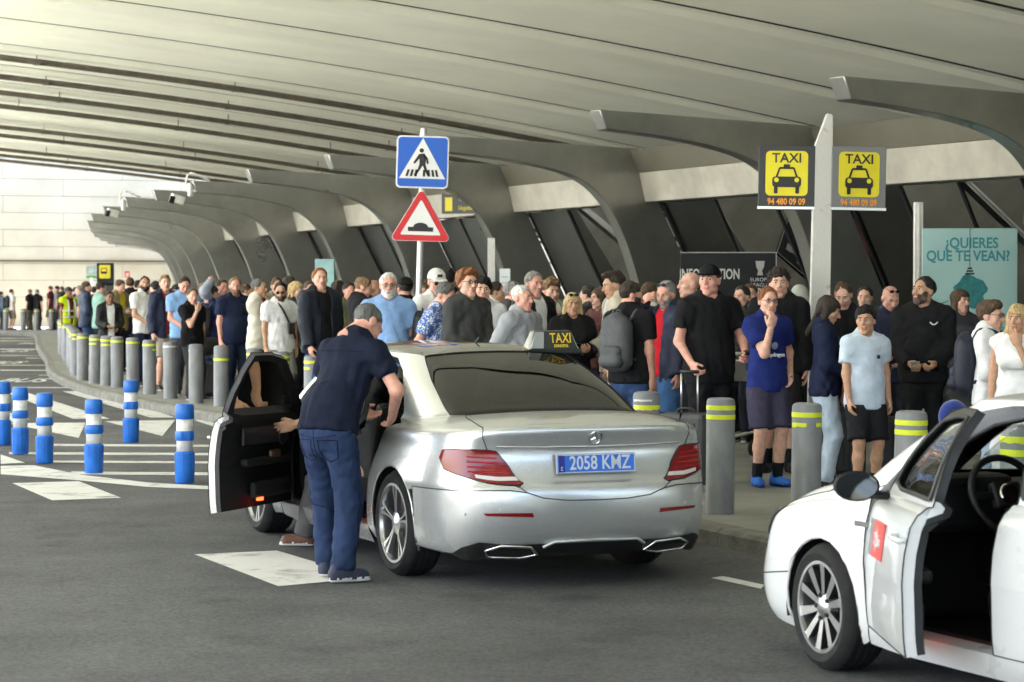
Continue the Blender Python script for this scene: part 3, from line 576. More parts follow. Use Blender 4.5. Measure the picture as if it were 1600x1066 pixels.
# ================================================================ small fittings far left
e, w, h = board('bus_stop_sign', 164, 411, 446, 90, 25, M_BOARD, 0, thick=.3, label='black and yellow bus stop sign before the far end wall', cat='sign'); flat('yellow_field', rrect(0, h - .33, .42, .5, .05), M_YEL, e); flat('bus_symbol', rrect(-.03, h - .3, .24, .22, .03), M_SBLK, e, -.006); flat('bus_window', rrect(-.03, h - .27, .18, .1, .02), M_YEL, e, -.009)
mb = MB(); mb.box((0, .15, -.8), (.56, .3, 1.7)); mk('stand', mb, mat('panel_black', (.02, .02, .021)), parent=e)
e, w, h = board('small_notice', 199, 424, 434, 104, 8, M_SRED, .3, label='small red notice on the end wall', cat='notice'); flat('print_line', [(-.06, .05), (.06, .05), (.06, .22), (-.06, .22)], M_SWHITE, e)
e, w, h = board('map_panel', 143, 415, 436, 92, 17, mat('map_print', (.42, .5, .5), .5, var=.4, vscale=5), 0, label='pale map panel left of the bus stop sign', cat='notice'); flat('green_band', [(-.2, .02), (.2, .02), (.2, .12), (-.2, .12)], mat('green_band', (.1, .4, .08), .5), e); mb = MB(); mb.box((0, .02, -.9), (.08, .05, 1.9)); mk('stand', mb, M_ALU, parent=e)
def camera_unit(i, label):
    b = T2[i] + NN[i] * (-.09); e = empty('security_camera', (b.x, b.y, 3.93), 0, label=label, cat='camera', group='cameras on the rib tips')
    mb = MB(); mb.tube(crom([(.35, .1, .01), (.05, 0, .14), (-.06, 0, .12), (-.1, 0, -.02), (-.08, 0, -.22)], 5), .02, 6); mk('cable_arm', mb, M_WHITE, parent=e, smooth=True)
    mb = MB(); mb.lathe([(0, -.32), (.05, -.3), (.06, -.12), (.045, -.05)], 12, c=(-.02, 0, 0)); mk('mount', mb, M_WHITE, parent=e, smooth=40)
    mb = MB(); mb.box((-.26, -.1, -.36), (.26, .16, .16), Matrix.Rotation(R(18), 3, 'Y') @ Matrix.Rotation(R(25), 3, 'Z')); h_ = mk('housing', mb, M_WHITE, parent=e, bevel=.015)
    mb = MB(); mb.box((-.36, -.18, -.37), (.1, .1, .14), Matrix.Rotation(R(18), 3, 'Y') @ Matrix.Rotation(R(25), 3, 'Z')); mk('lens', mb, M_SBLK, parent=h_)
camera_unit(7, 'white security camera on the nearer rib tip'); camera_unit(9, 'white security camera on the farther rib tip')
# ================================================================ cars: one smooth body surface S(u, v), panels cut from it
def cr(P, t):
    P = np.asarray(P, float); n = len(P); t = np.clip(np.asarray(t, float), 0, n - 1.000001); i = np.floor(t).astype(int); f = (t - i)[..., None]
    if P.shape[1] > 1: fl = np.ones(P.shape[1]); fl[1] = -1; Q = np.concatenate([P[1:2] * fl, P, P[-2:-1] * fl])
    else: Q = np.concatenate([P[1:2], P, P[-2:-1]])
    a, b, c, d = Q[i], Q[i + 1], Q[i + 2], Q[np.minimum(i + 3, n + 1)]
    return 0.5 * (2 * b + (c - a) * f + (2 * a - 5 * b + 4 * c - d) * f ** 2 + (3 * b - a - 3 * c + d) * f ** 3)
KEY_A = [(0, 0), (.02, .38), (.085, .66), (.23, .83), (.55, .90), (1.14, .925), (2.0, .927), (2.75, .927), (3.5, .92), (4.08, .905), (4.5, .84), (4.8, .55), (4.92, 0)]
KEY_B = [(.70, 0, 1.06), (.71, .32, 1.055), (.755, .58, 1.04), (.93, .715, 1.015), (1.22, .765, 1.0), (1.55, .79, .985), (2.1, .80, .967), (2.75, .805, .95), (3.45, .80, .938), (3.78, .74, .945), (3.9, .6, .96), (3.98, .33, .975), (4.02, 0, .98)]
KEY_C = [(1.58, 0, 1.425), (1.585, .28, 1.42), (1.63, .475, 1.405), (1.78, .55, 1.40), (1.95, .57, 1.40), (2.12, .58, 1.405), (2.4, .585, 1.41), (2.7, .585, 1.41), (2.95, .575, 1.405), (3.06, .54, 1.40), (3.12, .44, 1.40), (3.16, .24, 1.41), (3.18, 0, 1.415)]
ZTOP = [.995, .995, .988, .975, .968, .957, .937, .922, .905, .87, .80, .745, .725]
ZLOW = [.205, .205, .20, .185, .17, .165, .165, .165, .165, .17, .18, .19, .19]
FR = [0, .11, .25, .41, .535, .60, .80, .955, 1]
OR = [-.13, -.05, -.01, .0, -.012, -.05, -.085, -.055, -.075]
OS = [-.06, -.022, -.005, 0, .003, .004, -.010, -.040, -.075]
OF = [-.10, -.03, 0, 0, -.02, -.05, -.14, -.24, -.30]
class CarShape:
    def __init__(s, sx=1, sy=1, sz=1, A=KEY_A, zt=ZTOP, of=OF): s.sc = np.array([sx, sy, sz]); s.A = A; s.zt = zt; s.of = of
    def S(s, u, v):
        u = np.asarray(u, float); v = np.asarray(v, float); sh = np.broadcast(u, v).shape
        u = np.broadcast_to(u, sh).ravel(); v = np.broadcast_to(v, sh).ravel(); sg = np.where(u < 0, -1.0, 1.0); u = np.abs(u)
        A = cr(s.A, u); e = 1e-3; T = cr(s.A, np.minimum(u + e, 12)) - cr(s.A, np.maximum(u - e, 0)); T /= np.linalg.norm(T, axis=1)[:, None]
        Nn = np.stack([-T[:, 1], T[:, 0]], 1)                   # outward
        wr = np.clip(-Nn[:, 0], 0, 1) ** 2; wf = np.clip(Nn[:, 0], 0, 1) ** 2; ws = Nn[:, 1] ** 2
        B = cr(KEY_B, u); C = cr(KEY_C, u); zt = cr(np.array(s.zt)[:, None], u)[:, 0]; zl = cr(np.array(ZLOW)[:, None], u)[:, 0]
        rows = []
        for k in range(9):
            off = wr * OR[k] + ws * OS[k] + wf * s.of[k]
            rows.append(np.column_stack([A + Nn * off[:, None], zl + (zt - zl) * FR[k]]))
        E = rows[8]
        for t in (.12, .45, .82):
            p = E + (B - E) * t; p[:, 2] = E[:, 2] + (B[:, 2] - E[:, 2]) * (1 - (1 - t) ** 2.0); rows.append(p)
        rows.append(B)
        for t in (.06, .36, .68, .93):
            p = B + (C - B) * t; b = .028 * math.sin(math.pi * t); p[:, :2] += Nn * b; p[:, 2] += .012 * math.sin(math.pi * t); rows.append(p)
        rows.append(C)
        ctr = np.column_stack([np.clip(C[:, 0], 2.05, 2.75), C[:, 1] * 0, np.full(len(u), 1.462)])
        for t in (.12, .45, .8, 1.0):
            p = C + (ctr - C) * t; p[:, 2] = C[:, 2] + (ctr[:, 2] - C[:, 2]) * (1 - (1 - t) ** 2); rows.append(p)
        Rw = np.stack(rows, 1); n = Rw.shape[1]
        v = np.clip(v, 0, n - 1.000001); i = np.floor(v).astype(int); f = (v - i)[:, None]; ar = np.arange(len(v))
        g = lambda k: Rw[ar, np.clip(k, 0, n - 1)]
        a, b, c, d = g(i - 1), g(i), g(i + 1), g(i + 2)
        P = 0.5 * (2 * b + (c - a) * f + (2 * a - 5 * b + 4 * c - d) * f ** 2 + (3 * b - a - 3 * c + d) * f ** 3)
        P[:, 1] *= sg; return (P * s.sc).reshape(sh + (3,))
    def N(s, u, v):
        e = 2e-3; du = s.S(np.asarray(u) + e, v) - s.S(np.asarray(u) - e, v); dv = s.S(u, np.asarray(v) + e) - s.S(u, np.asarray(v) - e)
        n = np.cross(du, dv); n /= np.linalg.norm(n, axis=-1)[..., None] + 1e-12; return -n
    def inv(s, tgt, axes, u0, u1, v0, v1):                        # (x,z) or (y,z) -> (u,v)
        U, V = np.meshgrid(np.linspace(u0, u1, 50), np.linspace(v0, v1, 50)); ax = list(axes); P = s.S(U, V)[..., ax].reshape(-1, 2)
        T = np.array(tgt, float); k = np.argmin(((P[None] - T[:, None]) ** 2).sum(-1), 1); p = np.column_stack([U.ravel()[k], V.ravel()[k]])
        for _ in range(7):
            q = s.S(p[:, 0], p[:, 1])[:, ax]; e = 1e-3
            a = (s.S(p[:, 0] + e, p[:, 1])[:, ax] - q) / e; b = (s.S(p[:, 0], p[:, 1] + e)[:, ax] - q) / e; r = T - q
            det = a[:, 0] * b[:, 1] - a[:, 1] * b[:, 0]; det = np.where(np.abs(det) < 1e-9, 1e9, det)
            st = np.column_stack([(r[:, 0] * b[:, 1] - r[:, 1] * b[:, 0]) / det, (a[:, 0] * r[:, 1] - a[:, 1] * r[:, 0]) / det])
            p = np.clip(p + np.clip(st, -.25, .25), [u0, v0], [u1, v1])
        return [tuple(x) for x in p]
    def panel(s, poly, holes=(), res=.035, inset=0.0, flip=False):
        """triangulate an outline given in (u,v) and lay it on the body; returns verts, faces, normals, uv"""
        def dens(pl):
            out = []; Q = np.array(pl, float); W = s.S(Q[:, 0], Q[:, 1]); D = np.linalg.norm(np.roll(W, -1, 0) - W, axis=1)
            for a, b, d in zip(pl, pl[1:] + pl[:1], D):
                n = max(1, int(d / res + .5)); out += [(a[0] + (b[0] - a[0]) * k / n, a[1] + (b[1] - a[1]) * k / n) for k in range(n)]
            return out
        loops = [dens(list(poly))] + [dens(list(h)) for h in holes]
        pts = []; edges = []
        for lp in loops:
            o = len(pts); pts += lp; edges += [(o + k, o + (k + 1) % len(lp)) for k in range(len(lp))]
        lo = np.min(loops[0], 0); hi = np.max(loops[0], 0)
        gu, gv = np.meshgrid(np.arange(lo[0], hi[0], .07), np.arange(lo[1], hi[1], .28)); G = np.column_stack([gu.ravel(), gv.ravel()])
        def inside(Q, lp):
            a = np.array(lp); b = np.roll(a, -1, 0); c = np.zeros(len(Q), bool)
            for (x0, y0), (x1, y1) in zip(a, b):
                if y0 == y1: continue
                m = ((y0 > Q[:, 1]) != (y1 > Q[:, 1])) & (Q[:, 0] < (x1 - x0) * (Q[:, 1] - y0) / (y1 - y0) + x0); c ^= m
            return c
        def ok(Q):
            m = inside(Q, loops[0])
            for h in loops[1:]: m &= ~inside(Q, h)
            return m
        G = G[ok(G)]; bp = np.array(pts) * np.array([1, .25])
        if len(G): G = G[np.min(((bp[None] - (G * np.array([1, .25]))[:, None]) ** 2).sum(-1), 1) > .0009]; pts = pts + [tuple(g) for g in G]
        cd = delaunay_2d_cdt([Vector((p[0], p[1] * .25)) for p in pts], edges, [], 0, 1e-7)
        V2 = [(p.x, p.y * 4) for p in cd[0]]; F = [tuple(f) for f in cd[2]]; A2 = np.array(V2)
        ce = np.array([A2[list(f)].mean(0) for f in F]); kp = ok(ce); fs = [f for f, k in zip(F, kp) if k]
        UV = np.array(V2); P = s.S(UV[:, 0], UV[:, 1]); Nm = s.N(UV[:, 0], UV[:, 1])
        return P + Nm * inset, fs, Nm, loops
def car_obj(name, P, fs, Nm, m, parent, m2=None, zcut=None):
    """panel mesh with exact body normals"""
    me = bpy.data.meshes.new(name); me.from_pydata([tuple(p) for p in P], [], fs); me.materials.append(m)
    # orient faces along the body normal
    bad = 0
    for f in list(fs)[:40]:
        a, b, c = P[f[0]], P[f[1]], P[f[2]]; bad += 1 if np.dot(np.cross(b - a, c - a), Nm[f[0]]) < 0 else -1
    if bad > 0: me.flip_normals()
    if m2: me.materials.append(m2); me.polygons.foreach_set('material_index', [int(np.mean([P[i][2] for i in f]) > zcut) for f in fs])
    me.polygons.foreach_set('use_smooth', [True] * len(me.polygons))
    me.normals_split_custom_set_from_vertices([tuple(n) for n in Nm])
    o = bpy.data.objects.new(name, me); COL.objects.link(o); o.parent = parent
    return o
def strip(cs, loop, d0, d1, closed=True, zc=None, thin=.038):
    """band of faces along a (u,v) outline from depth d0 to d1 under the surface"""
    L = np.array(loop); P = cs.S(L[:, 0], L[:, 1]); Nm = cs.N(L[:, 0], L[:, 1]); mb = MB()
    if zc: k = np.where(P[:, 2] > zc, thin / .085, 1.0)[:, None]; d0, d1 = d0 * k, d1 * k
    mb.grid([[tuple(p) for p in P + Nm * d0], [tuple(p) for p in P + Nm * d1]], closed=closed); return mb
def seam(cs, loop, r=.0035, off=0.0, closed=True):
    L = np.array(list(loop) + ([loop[0]] if closed else [])); P = cs.S(L[:, 0], L[:, 1]) + cs.N(L[:, 0], L[:, 1]) * off
    mb = MB(); mb.tube([tuple(p) for p in P], r, 5, cap=False); return mb
def mirror_uv(pl): return [(-u, v) for u, v in pl]
M_RUB = mat('tyre_rubber', (0.018, 0.018, 0.018), 0.8, spec=.25, bump=.2, bscale=60, var=.15, vscale=12); M_RIMD = mat('rim_dark', (0.05, 0.05, 0.052), 0.35, metal=.7); M_RIMS = mat('rim_silver', (0.62, 0.62, 0.62), 0.28, metal=.95)
M_TRIM = mat('black_trim', (0.012, 0.012, 0.012), 0.45); M_GAP = mat('panel_gap', (0.008, 0.008, 0.008), 0.8); M_CHROME = mat('chrome', (0.75, 0.75, 0.74), 0.12, metal=1.0)
M_CGL = glass_mat('car_glass', (0.66, 0.72, 0.67), 1.5); M_CGR = glass_mat('rear_privacy_glass', (0.025, 0.026, 0.022), 1.5); M_SEAT = mat('seat_black', (0.014, 0.014, 0.014), 0.6, spec=.35, bump=.1, bscale=50); M_CARP = mat('cabin_black', (0.010, 0.010, 0.010), 0.7, spec=.3)
def wheel(parent, x, y, r, side, style, steer=0.0, ry=0.0):
    w = empty('wheel', (x, y, r), steer, parent=parent); sg = 1 if side > 0 else -1; wd = .235; rr = r * (.735 if style == 'a' else .70)
    mb = MB(); prof = [(rr * .99, -wd / 2 + .02), (rr + .012, -wd / 2 + .004), ((rr + r) / 2, -wd / 2 - .006), (r - .022, -wd / 2 + .008), (r - .004, -wd / 2 + .035)]
    for k in range(4): z = -wd / 2 + .06 + k * .04; prof += [(r, z - .014), (r, z + .012), (r - .007, z + .014), (r - .007, z + .022)]
    prof += [(r, wd / 2 - .05), (r - .004, wd / 2 - .035), (r - .022, wd / 2 - .008), ((rr + r) / 2, wd / 2 + .006), (rr + .012, wd / 2 - .004), (rr * .99, wd / 2 - .02)]
    mb.lathe(prof, 48, axis='y', cap=False); mk('tyre', mb, M_RUB, parent=w, smooth=30)
    rim = MB(); f = sg * wd / 2
    rim.lathe([(rr, -sg * wd * .35), (rr * .96, 0), (rr * .93, f * .6), (rr * .95, f * .86), (rr + .006, f * .92), (rr + .008, f * .97), (rr * .965, f * .97), (rr * .94, f * .8)], 48, axis='y', cap=False, m=0)
    rim.lathe([(rr * .93, f * .1), (0, f * .1)], 40, axis='y', cap=False, m=1)
    rim.lathe([(.075, f * .45), (.07, f * .78), (.045, f * .84), (.032, f * .9), (0, f * .9)], 24, axis='y', m=0)
    nsp = 5 if style == 'a' else 10
    for k in range(nsp):
        a0 = 2 * math.pi * k / nsp + ry
        def pt(rad, ang, dep): return (rad * math.cos(ang), f * dep, rad * math.sin(ang))
        if style == 'a':
            for ss in (-1, 1):
                P = [pt(.05, a0 + ss * .28, .80), pt(rr * .55, a0 + ss * .13, .84), pt(rr * .96, a0 + ss * .20, .93), pt(rr * .96, a0 + ss * .07, .93), pt(rr * .5, a0 + ss * .035, .84), pt(.05, a0 + ss * .03, .80)]
                Q = [(p[0], p[1] - f * .28, p[2]) for p in P]; rim.add(P + Q, [(0, 1, 4, 5), (1, 2, 3, 4), (0, 6, 7, 1), (1, 7, 8, 2), (3, 9, 10, 4), (4, 10, 11, 5)], 0)
        else:
            wv = .12 if k % 2 else .10
            P = [pt(.045, a0 - .3, .80), pt(rr * .96, a0 - wv, .93), pt(rr * .96, a0 + wv, .93), pt(.045, a0 + .3, .80)]; Q = [(p[0], p[1] - f * .3, p[2]) for p in P]
            rim.add(P + Q, [(0, 1, 2, 3)], 0); rim.add(P + Q, [(0, 4, 5, 1), (2, 6, 7, 3)], 1)
    mk('rim', rim, [M_RIMS, M_RIMD], parent=w, smooth=35)
    mb = MB(); mb.lathe([(.15, 0), (.15, f * .25), (0, f * .25)], 24, axis='y'); mk('brake_disc', mb, M_RIMD, parent=w)
    if style == 'b':
        mb = MB()
        for k in range(5): a = k * 2 * math.pi / 5; mb.lathe([(.011, f * .82), (.011, f * .9), (0, f * .9)], 8, axis='y', c=(.057 * math.cos(a), 0, .057 * math.sin(a)))
        mk('wheel_nut', mb, M_RIMD, parent=w)
    return w
def build_car(name, loc, rz, shape, paint, ax_r, ax_f, wr, style, label, cat, rear_open=0.0, front_open=0.0, steer=0.0, roof_dark=None):
    car = empty(name, loc, rz, label=label, cat=cat); cs = shape; sx, sy, sz = cs.sc
    X = lambda x: x * sx; Z = lambda z: z * sz
    side = lambda pl, u0=2.6, u1=11, v0=0, v1=16.9: cs.inv([(X(x), Z(z)) for x, z in pl], (0, 2), u0, u1, v0, v1)
    sub = lambda pl, n: [tuple(np.array(a) + (np.array(b) - np.array(a)) * k / n) for a, b in zip(pl, pl[1:] + pl[:1]) for k in range(n)]
    axr, axf = ax_r / sx, ax_f / sx; R_a = wr + .032
    def arch(xc, a0, a1, n=14): return [(xc + R_a / sx * math.cos(R(a0 + (a1 - a0) * k / n)), (wr + R_a * math.sin(R(a0 + (a1 - a0) * k / n))) / sz) for k in range(n + 1)]
    xb, xh = 2.42, 3.47                                  # B-post and front hinge line
    lows = .165
    # outlines in side view (x, z)
    rd_low = [(xb - .003, .30), (xb - .003, .945)]
    rear_edge = [(1.30, .955), (1.40, .80), (1.52, .66), (1.585, .50), (1.60, .30)]
    A = lambda xs: None
    belt_r = [(xb - .003, .957), (1.9, .968), (1.32, .985)]
    frame_r = [(xb - .003, 1.392), (2.1, 1.388), (1.88, 1.365), (1.66, 1.29), (1.45, 1.15), (1.33, 1.02)]
    rear_door = [(xb - .003, .285)] + [(xb - .003, z) for z in (.5, .75, .957, 1.1, 1.25)] + frame_r + [(1.31, .95)] + rear_edge[1:-1] + [(1.61, .285)]
    front_door = [(xh, .285), (2.9, .285), (xb + .003, .285), (xb + .003, .5), (xb + .003, .75), (xb + .003, .957), (xb + .003, 1.2), (xb + .003, 1.392), (2.7, 1.388), (2.95, 1.35), (3.2, 1.21), (3.42, 1.05), (3.52, .965), (3.50, .8), (3.485, .5)]
    win_r = [(xb - .07, .985), (xb - .07, 1.35), (2.1, 1.35), (1.90, 1.33), (1.70, 1.25), (1.54, 1.13), (1.47, 1.05), (1.50, 1.01)]
    win_f = [(xb + .055, .985), (xb + .055, 1.352), (2.68, 1.35), (2.92, 1.318), (3.13, 1.19), (3.28, 1.075), (3.34, 1.0), (3.2, .975)]
    rdu, fdu, wru, wfu = side(rear_door), side(front_door), side(win_r), side(win_f)
    arr = side(arch(axr, 205, -25)); arf = side(arch(axf, 205, -25), u0=6)
    v_at = lambda pts: pts
    def bodypanel(nm, poly, holes=(), m=paint, par=None, inset=0.0, gap=True):
        P, fs, Nm, lp = cs.panel(poly, holes, inset=inset); o = car_obj(nm, P, fs, Nm, m, par or car)
        if gap: mk('panel_gap', seam(cs, lp[0]), M_GAP, parent=o, fix=False)
        return o
    M_ = mirror_uv
    # ---- rear bumper with dark valance (outline in (u, v), both sides)
    bl = cs.inv([(Y_, Z(z_)) for Y_, z_ in [(0, .545), (.2, .548), (.36, .565), (.46, .60), (.56, .615)]], (1, 2), 0, 3.2, 0, 8)
    ub = side([(.78, .60), (.775, .42)], 2.6, 6)
    top_l = bl + [(3.0, 4.02), (3.5, 4.1), ub[0]]
    arcb = [p for p in arr if True]
    lowv = side([(.80, .245)], 2.6, 6)[0]
    bump = [(0, .55)] + [(k * .5, .55 - .0 * k) for k in range(1, 8)] + [(lowv[0], .75), ub[1]] + top_l[::-1]
    full = bump + M_(bump[1:-1])[::-1]
    full = [p for i, p in enumerate(full) if i == 0 or (abs(p[0] - full[i - 1][0]) + abs(p[1] - full[i - 1][1])) > 1e-4]
    bo = bodypanel('rear_bumper', full)
    val = [(0, 0)] + [(k * .5, 0.0) for k in range(1, 7)] + [(3.4, .55), (3.0, .95), (2.4, 1.22), (1.9, 1.05), (1.3, .95), (.7, .95), (0, .95)]
    vf = val[:-1] + [val[-1]] + M_(val[1:-1])[::-1]
    bodypanel('valance', vf, m=M_TRIM, inset=.006, gap=False, par=bo)
    # ---- boot lid
    inner_top = (1.95, 11.0)
    lid = [(0, bl[0][1])] + bl[1:4] + cs.inv([(.60, Z(.70)), (.66, Z(.82)), (.70, Z(.93))], (1, 2), 0, 3.2, 3, 8.6) + [(2.32, 8.3), (2.32, 9.2), (2.25, 10.4), (2.05, 11.2), (1.0, 11.3), (0, 11.32)]
    lidf = lid + M_(lid[1:-1])[::-1]
    boot = bodypanel('boot_lid', lidf)
    # ---- quarter panels with rear post
    C_ = rdu; i0 = rear_door.index((1.31, .95)); post = C_[6:i0]       # frame_r points
    qp = [lid[k] for k in range(len(bl) - 1, len(lid) - 2)]
    q_out = [bl[3]] + [p for p in bl[4:]] + [(3.0, 4.02), (3.5, 4.1), ub[0]] + [p for p in arr if p[0] > ub[0][0] - .0 and p[1] > 0.8] + []
    archpts = [p for p in arr]; k0 = min(range(len(archpts)), key=lambda k: abs(archpts[k][0] - ub[0][0]) + abs(archpts[k][1] - ub[0][1]) * .2)
    sill_pt = side([(1.57, .215)], 2.6, 8)[0]; archs = archpts[k0:]
    drear = [C_[rear_door.index((1.61, .285))], C_[rear_door.index((1.585, .50))], C_[rear_door.index((1.52, .66))], C_[rear_door.index((1.40, .80))], C_[i0]] + post[::-1]
    quarter = bl[3:] + [(3.0, 4.02), (3.5, 4.1)] + archs + drear
    # up the post to the roof edge, along it to the rear screen and down the screen side
    quarter += [(drear[-1][0], 17.6), (5.0, 17.6), (4.0, 17.4), (3.2, 17.0), (2.6, 16.5), (2.25, 16.05), (2.36, 15.4), (2.46, 14.5), (2.46, 13.3), (2.38, 12.3), (2.05, 11.75), (1.2, 11.6), (0, 11.6), (0, 11.325), (1.0, 11.3), (2.05, 11.2), (2.25, 10.4), (2.32, 9.2), (2.32, 8.3)] + cs.inv([(.70, Z(.93)), (.66, Z(.82)), (.60, Z(.70))], (1, 2), 0, 3.2, 3, 8.6)
    for sg in (1, -1):
        pl = quarter if sg > 0 else M_(quarter); qo = bodypanel('quarter_panel', pl, gap=False)
    # ---- rear screen and roof
    scr = [(0, 11.6), (1.2, 11.6), (2.05, 11.75), (2.38, 12.3), (2.46, 13.3), (2.46, 14.5), (2.36, 15.4), (2.25, 16.05), (2.0, 16.2), (1.2, 16.25), (0, 16.3)]
    bodypanel('rear_window', scr + M_(scr[1:-1])[::-1], m=M_CGR, inset=-.004, gap=True)
    uf = [q[0] for q in fdu]
    ro = [(0, 16.3), (1.2, 16.25), (2.0, 16.2), (2.25, 16.05), (2.6, 16.5), (3.2, 17.0), (4.0, 17.4), (5.0, 17.6), (6.0, 17.6), (7, 17.6), (8, 17.6), (8.8, 17.5), (9.4, 17.2), (10.2, 17.0), (11, 16.95), (12, 16.9)]
    ring = ro + M_(ro[1:-1])[::-1]
    # roof built in plan so the crown closes over the middle line
    P0 = cs.S(np.array([p[0] for p in ring]), np.array([p[1] for p in ring])); mb = MB(); rows = []
    cx_ = np.column_stack([np.clip(P0[:, 0], X(2.0), X(2.8)), P0[:, 1] * 0, np.full(len(P0), Z(1.462))])
    for t in np.linspace(0, 1, 9): q = P0 + (cx_ - P0) * t; q[:, 2] = P0[:, 2] + (cx_[:, 2] - P0[:, 2]) * (1 - (1 - t) ** 2); rows.append([tuple(p) for p in q])
    mb.grid(rows, closed=True); mk('roof', mb, roof_dark or paint, parent=car, smooth=True)
    # roof rails down to the door frames
    for sg in (1, -1):
        rail = [p for p in post] ; railf = [fdu[k] for k in range(front_door.index((xb + .003, 1.392)), front_door.index((3.42, 1.05)) + 1)]
        low = post[::-1][-1:] ; line = sorted(post[:3] + railf[:4], key=lambda p: p[0]); line = [p for p in line if p[0] > 4]
        pl = line + [(line[-1][0] + .05, 17.55)] + [(u, 17.6) for u in (8, 7, 6, 5) if u < line[-1][0]] + [(line[0][0], 17.6)]
        bodypanel('roof_rail', pl if sg > 0 else M_(pl), gap=False)
    # ---- front: fenders, bonnet, bumper, windscreen
    apost = [fdu[k] for k in range(front_door.index((2.95, 1.35)), front_door.index((3.52, .965)) + 1)]
    hinge = [fdu[front_door.index((3.50, .8))], fdu[front_door.index((3.485, .5))], fdu[0]]
    archf = arf
    k1 = min(range(len(archf)), key=lambda k: abs(archf[k][1] - 3.0) + (0 if archf[k][0] > cs.inv([(ax_f, Z(.5))], (0, 2), 6, 11, 0, 8)[0][0] else 9))
    fr_edge = [(10.55, 3.0), (10.75, 4.3), (10.9, 5.6)]
    fend = [hinge[2], side([(3.50, .20)], 6, 11)[0]] + archf[:k1 + 1] + fr_edge + [(10.75, 6.8), (10.3, 8.2), (9.6, 8.9), (9.0, 9.6), (8.9, 11.0)] + [apost[-1]] + hinge[:2]
    for sg in (1, -1): bodypanel('front_fender', fend if sg > 0 else M_(fend))
    bon = [(12, 6.4), (11.4, 6.5), (10.75, 6.8), (10.3, 8.2), (9.6, 8.9), (9.0, 9.6), (9.2, 10.9), (10, 11.2), (11, 11.3), (12, 11.3)]
    bon_r = [(12 - (12 - u), v) for u, v in bon]
    for sg in (1, -1): bodypanel('bonnet', bon if sg > 0 else M_(bon), gap=(sg > 0))
    fb = [(12, .3), (11.3, .3), (10.6, .35), (10.0, .5)] + archf[k1 + 1:][::-1] + [archf[k1]] + fr_edge + [(10.75, 6.8), (11.4, 6.5), (12, 6.4)]
    for sg in (1, -1): bodypanel('front_bumper', fb if sg > 0 else M_(fb), gap=False)
    ws = [(12, 11.5), (11, 11.5), (10, 11.5), (9.45, 11.7), (9.3, 12.5), (9.25, 14.5), (9.35, 16.6), (10.2, 16.85), (11, 16.9), (12, 16.9)]
    for sg in (1, -1): bodypanel('windscreen', ws if sg > 0 else M_(ws), m=M_CGL, inset=-.004, gap=False)
    ap = [apost[-1], (8.9, 11.0), (9.0, 11.3), (9.45, 11.7), (9.3, 12.5), (9.25, 14.5), (9.35, 16.6), (8.8, 17.5)] + [(apost[0][0] + .05, 17.55)] + apost[:-1]
    for sg in (1, -1): bodypanel('windscreen_post', ap if sg > 0 else M_(ap), gap=False)
    cw = [(12, 11.3), (11, 11.3), (10, 11.2), (9.2, 10.9), (9.0, 11.3), (9.45, 11.7), (10, 11.5), (11, 11.5), (12, 11.5)]
    for sg in (1, -1): bodypanel('scuttle', cw if sg > 0 else M_(cw), m=M_TRIM, gap=False)
    # headlights
    hl = [(9.62, 7.25), (10.2, 6.1), (10.9, 5.2), (11.2, 5.4), (11.1, 6.2), (10.75, 6.8), (10.3, 7.6), (9.6, 7.9)]
    for sg in (1, -1): bodypanel('headlight', hl if sg > 0 else M_(hl), m=mat('headlight_lens', (.16, .165, .17), .06, spec=.8, coat=1.0), inset=.012)
    gl = [(12, 1.0), (11.45, 1.0), (11.3, 2.2), (11.5, 4.6), (12, 4.8)]
    for sg in (1, -1): bodypanel('grille', gl if sg > 0 else M_(gl), m=M_TRIM, inset=.004, gap=False)
    # ---- sills
    for sg in (1, -1):
        a = side([(1.57, .215), (2.0, .28), (2.6, .28), (3.2, .28), (3.5, .28)], 2.6, 11); sl = [side([(1.61, .285)], 2.6, 9)[0]] + side([(2.0, .285), (2.6, .285), (3.2, .285), (3.47, .285)], 2.6, 11) + side([(3.50, .19), (3.2, .168), (2.4, .168), (1.6, .168)], 2.6, 11)
        bodypanel('sill', sl if sg > 0 else M_(sl), gap=False)
    # ---- doors
    def door(nm, out, win, sg, hinge_x, ang):
        hp = Vector((X(hinge_x), sg * .90 * sy, 0)); d = empty(nm, hp, -sg * ang, parent=car)
        def put(o): o.location = -hp; return o
        f = (lambda p: p) if sg > 0 else M_
        P, fs, Nm, lp = cs.panel(f(out), [f(win)]); sk = put(car_obj('outer_skin', P, fs, Nm, paint, d, M_TRIM, Z(.985))); mk('panel_gap', seam(cs, lp[0]), M_GAP, parent=sk, fix=False)
        P, fs, Nm, l2 = cs.panel(f(win), inset=-.012); put(car_obj('window', P, fs, Nm, M_CGL, d))
        P, fs, Nm, l3 = cs.panel(f(out), [f(win)]); P = P - Nm * np.where(P[:, 2] > Z(.985), .038, .085)[:, None]; put(car_obj('inner_panel', P, fs, -Nm, M_CARP, d))
        mb = strip(cs, lp[0], 0, -.05, zc=Z(.985)); mb.mi = [int(np.mean([mb.v[i][2] for i in f]) > Z(.985)) for f in mb.f]; put(mk('door_edge', mb, [paint, M_TRIM], parent=d, smooth=40)); mb = strip(cs, lp[0], -.05, -.085, zc=Z(.985)); put(mk('rubber_seal', mb, M_TRIM, parent=d, smooth=40))
        mb = strip(cs, l2[0], .003, -.085, zc=Z(.985)); put(mk('window_frame', mb, M_TRIM, parent=d, smooth=40)); put(mk('window_trim', seam(cs, l2[0], .011, .002), M_TRIM, parent=d, fix=False, smooth=True))
        # pull handle
        hx = hinge_x - .83 if nm == 'rear_door' else hinge_x - .92
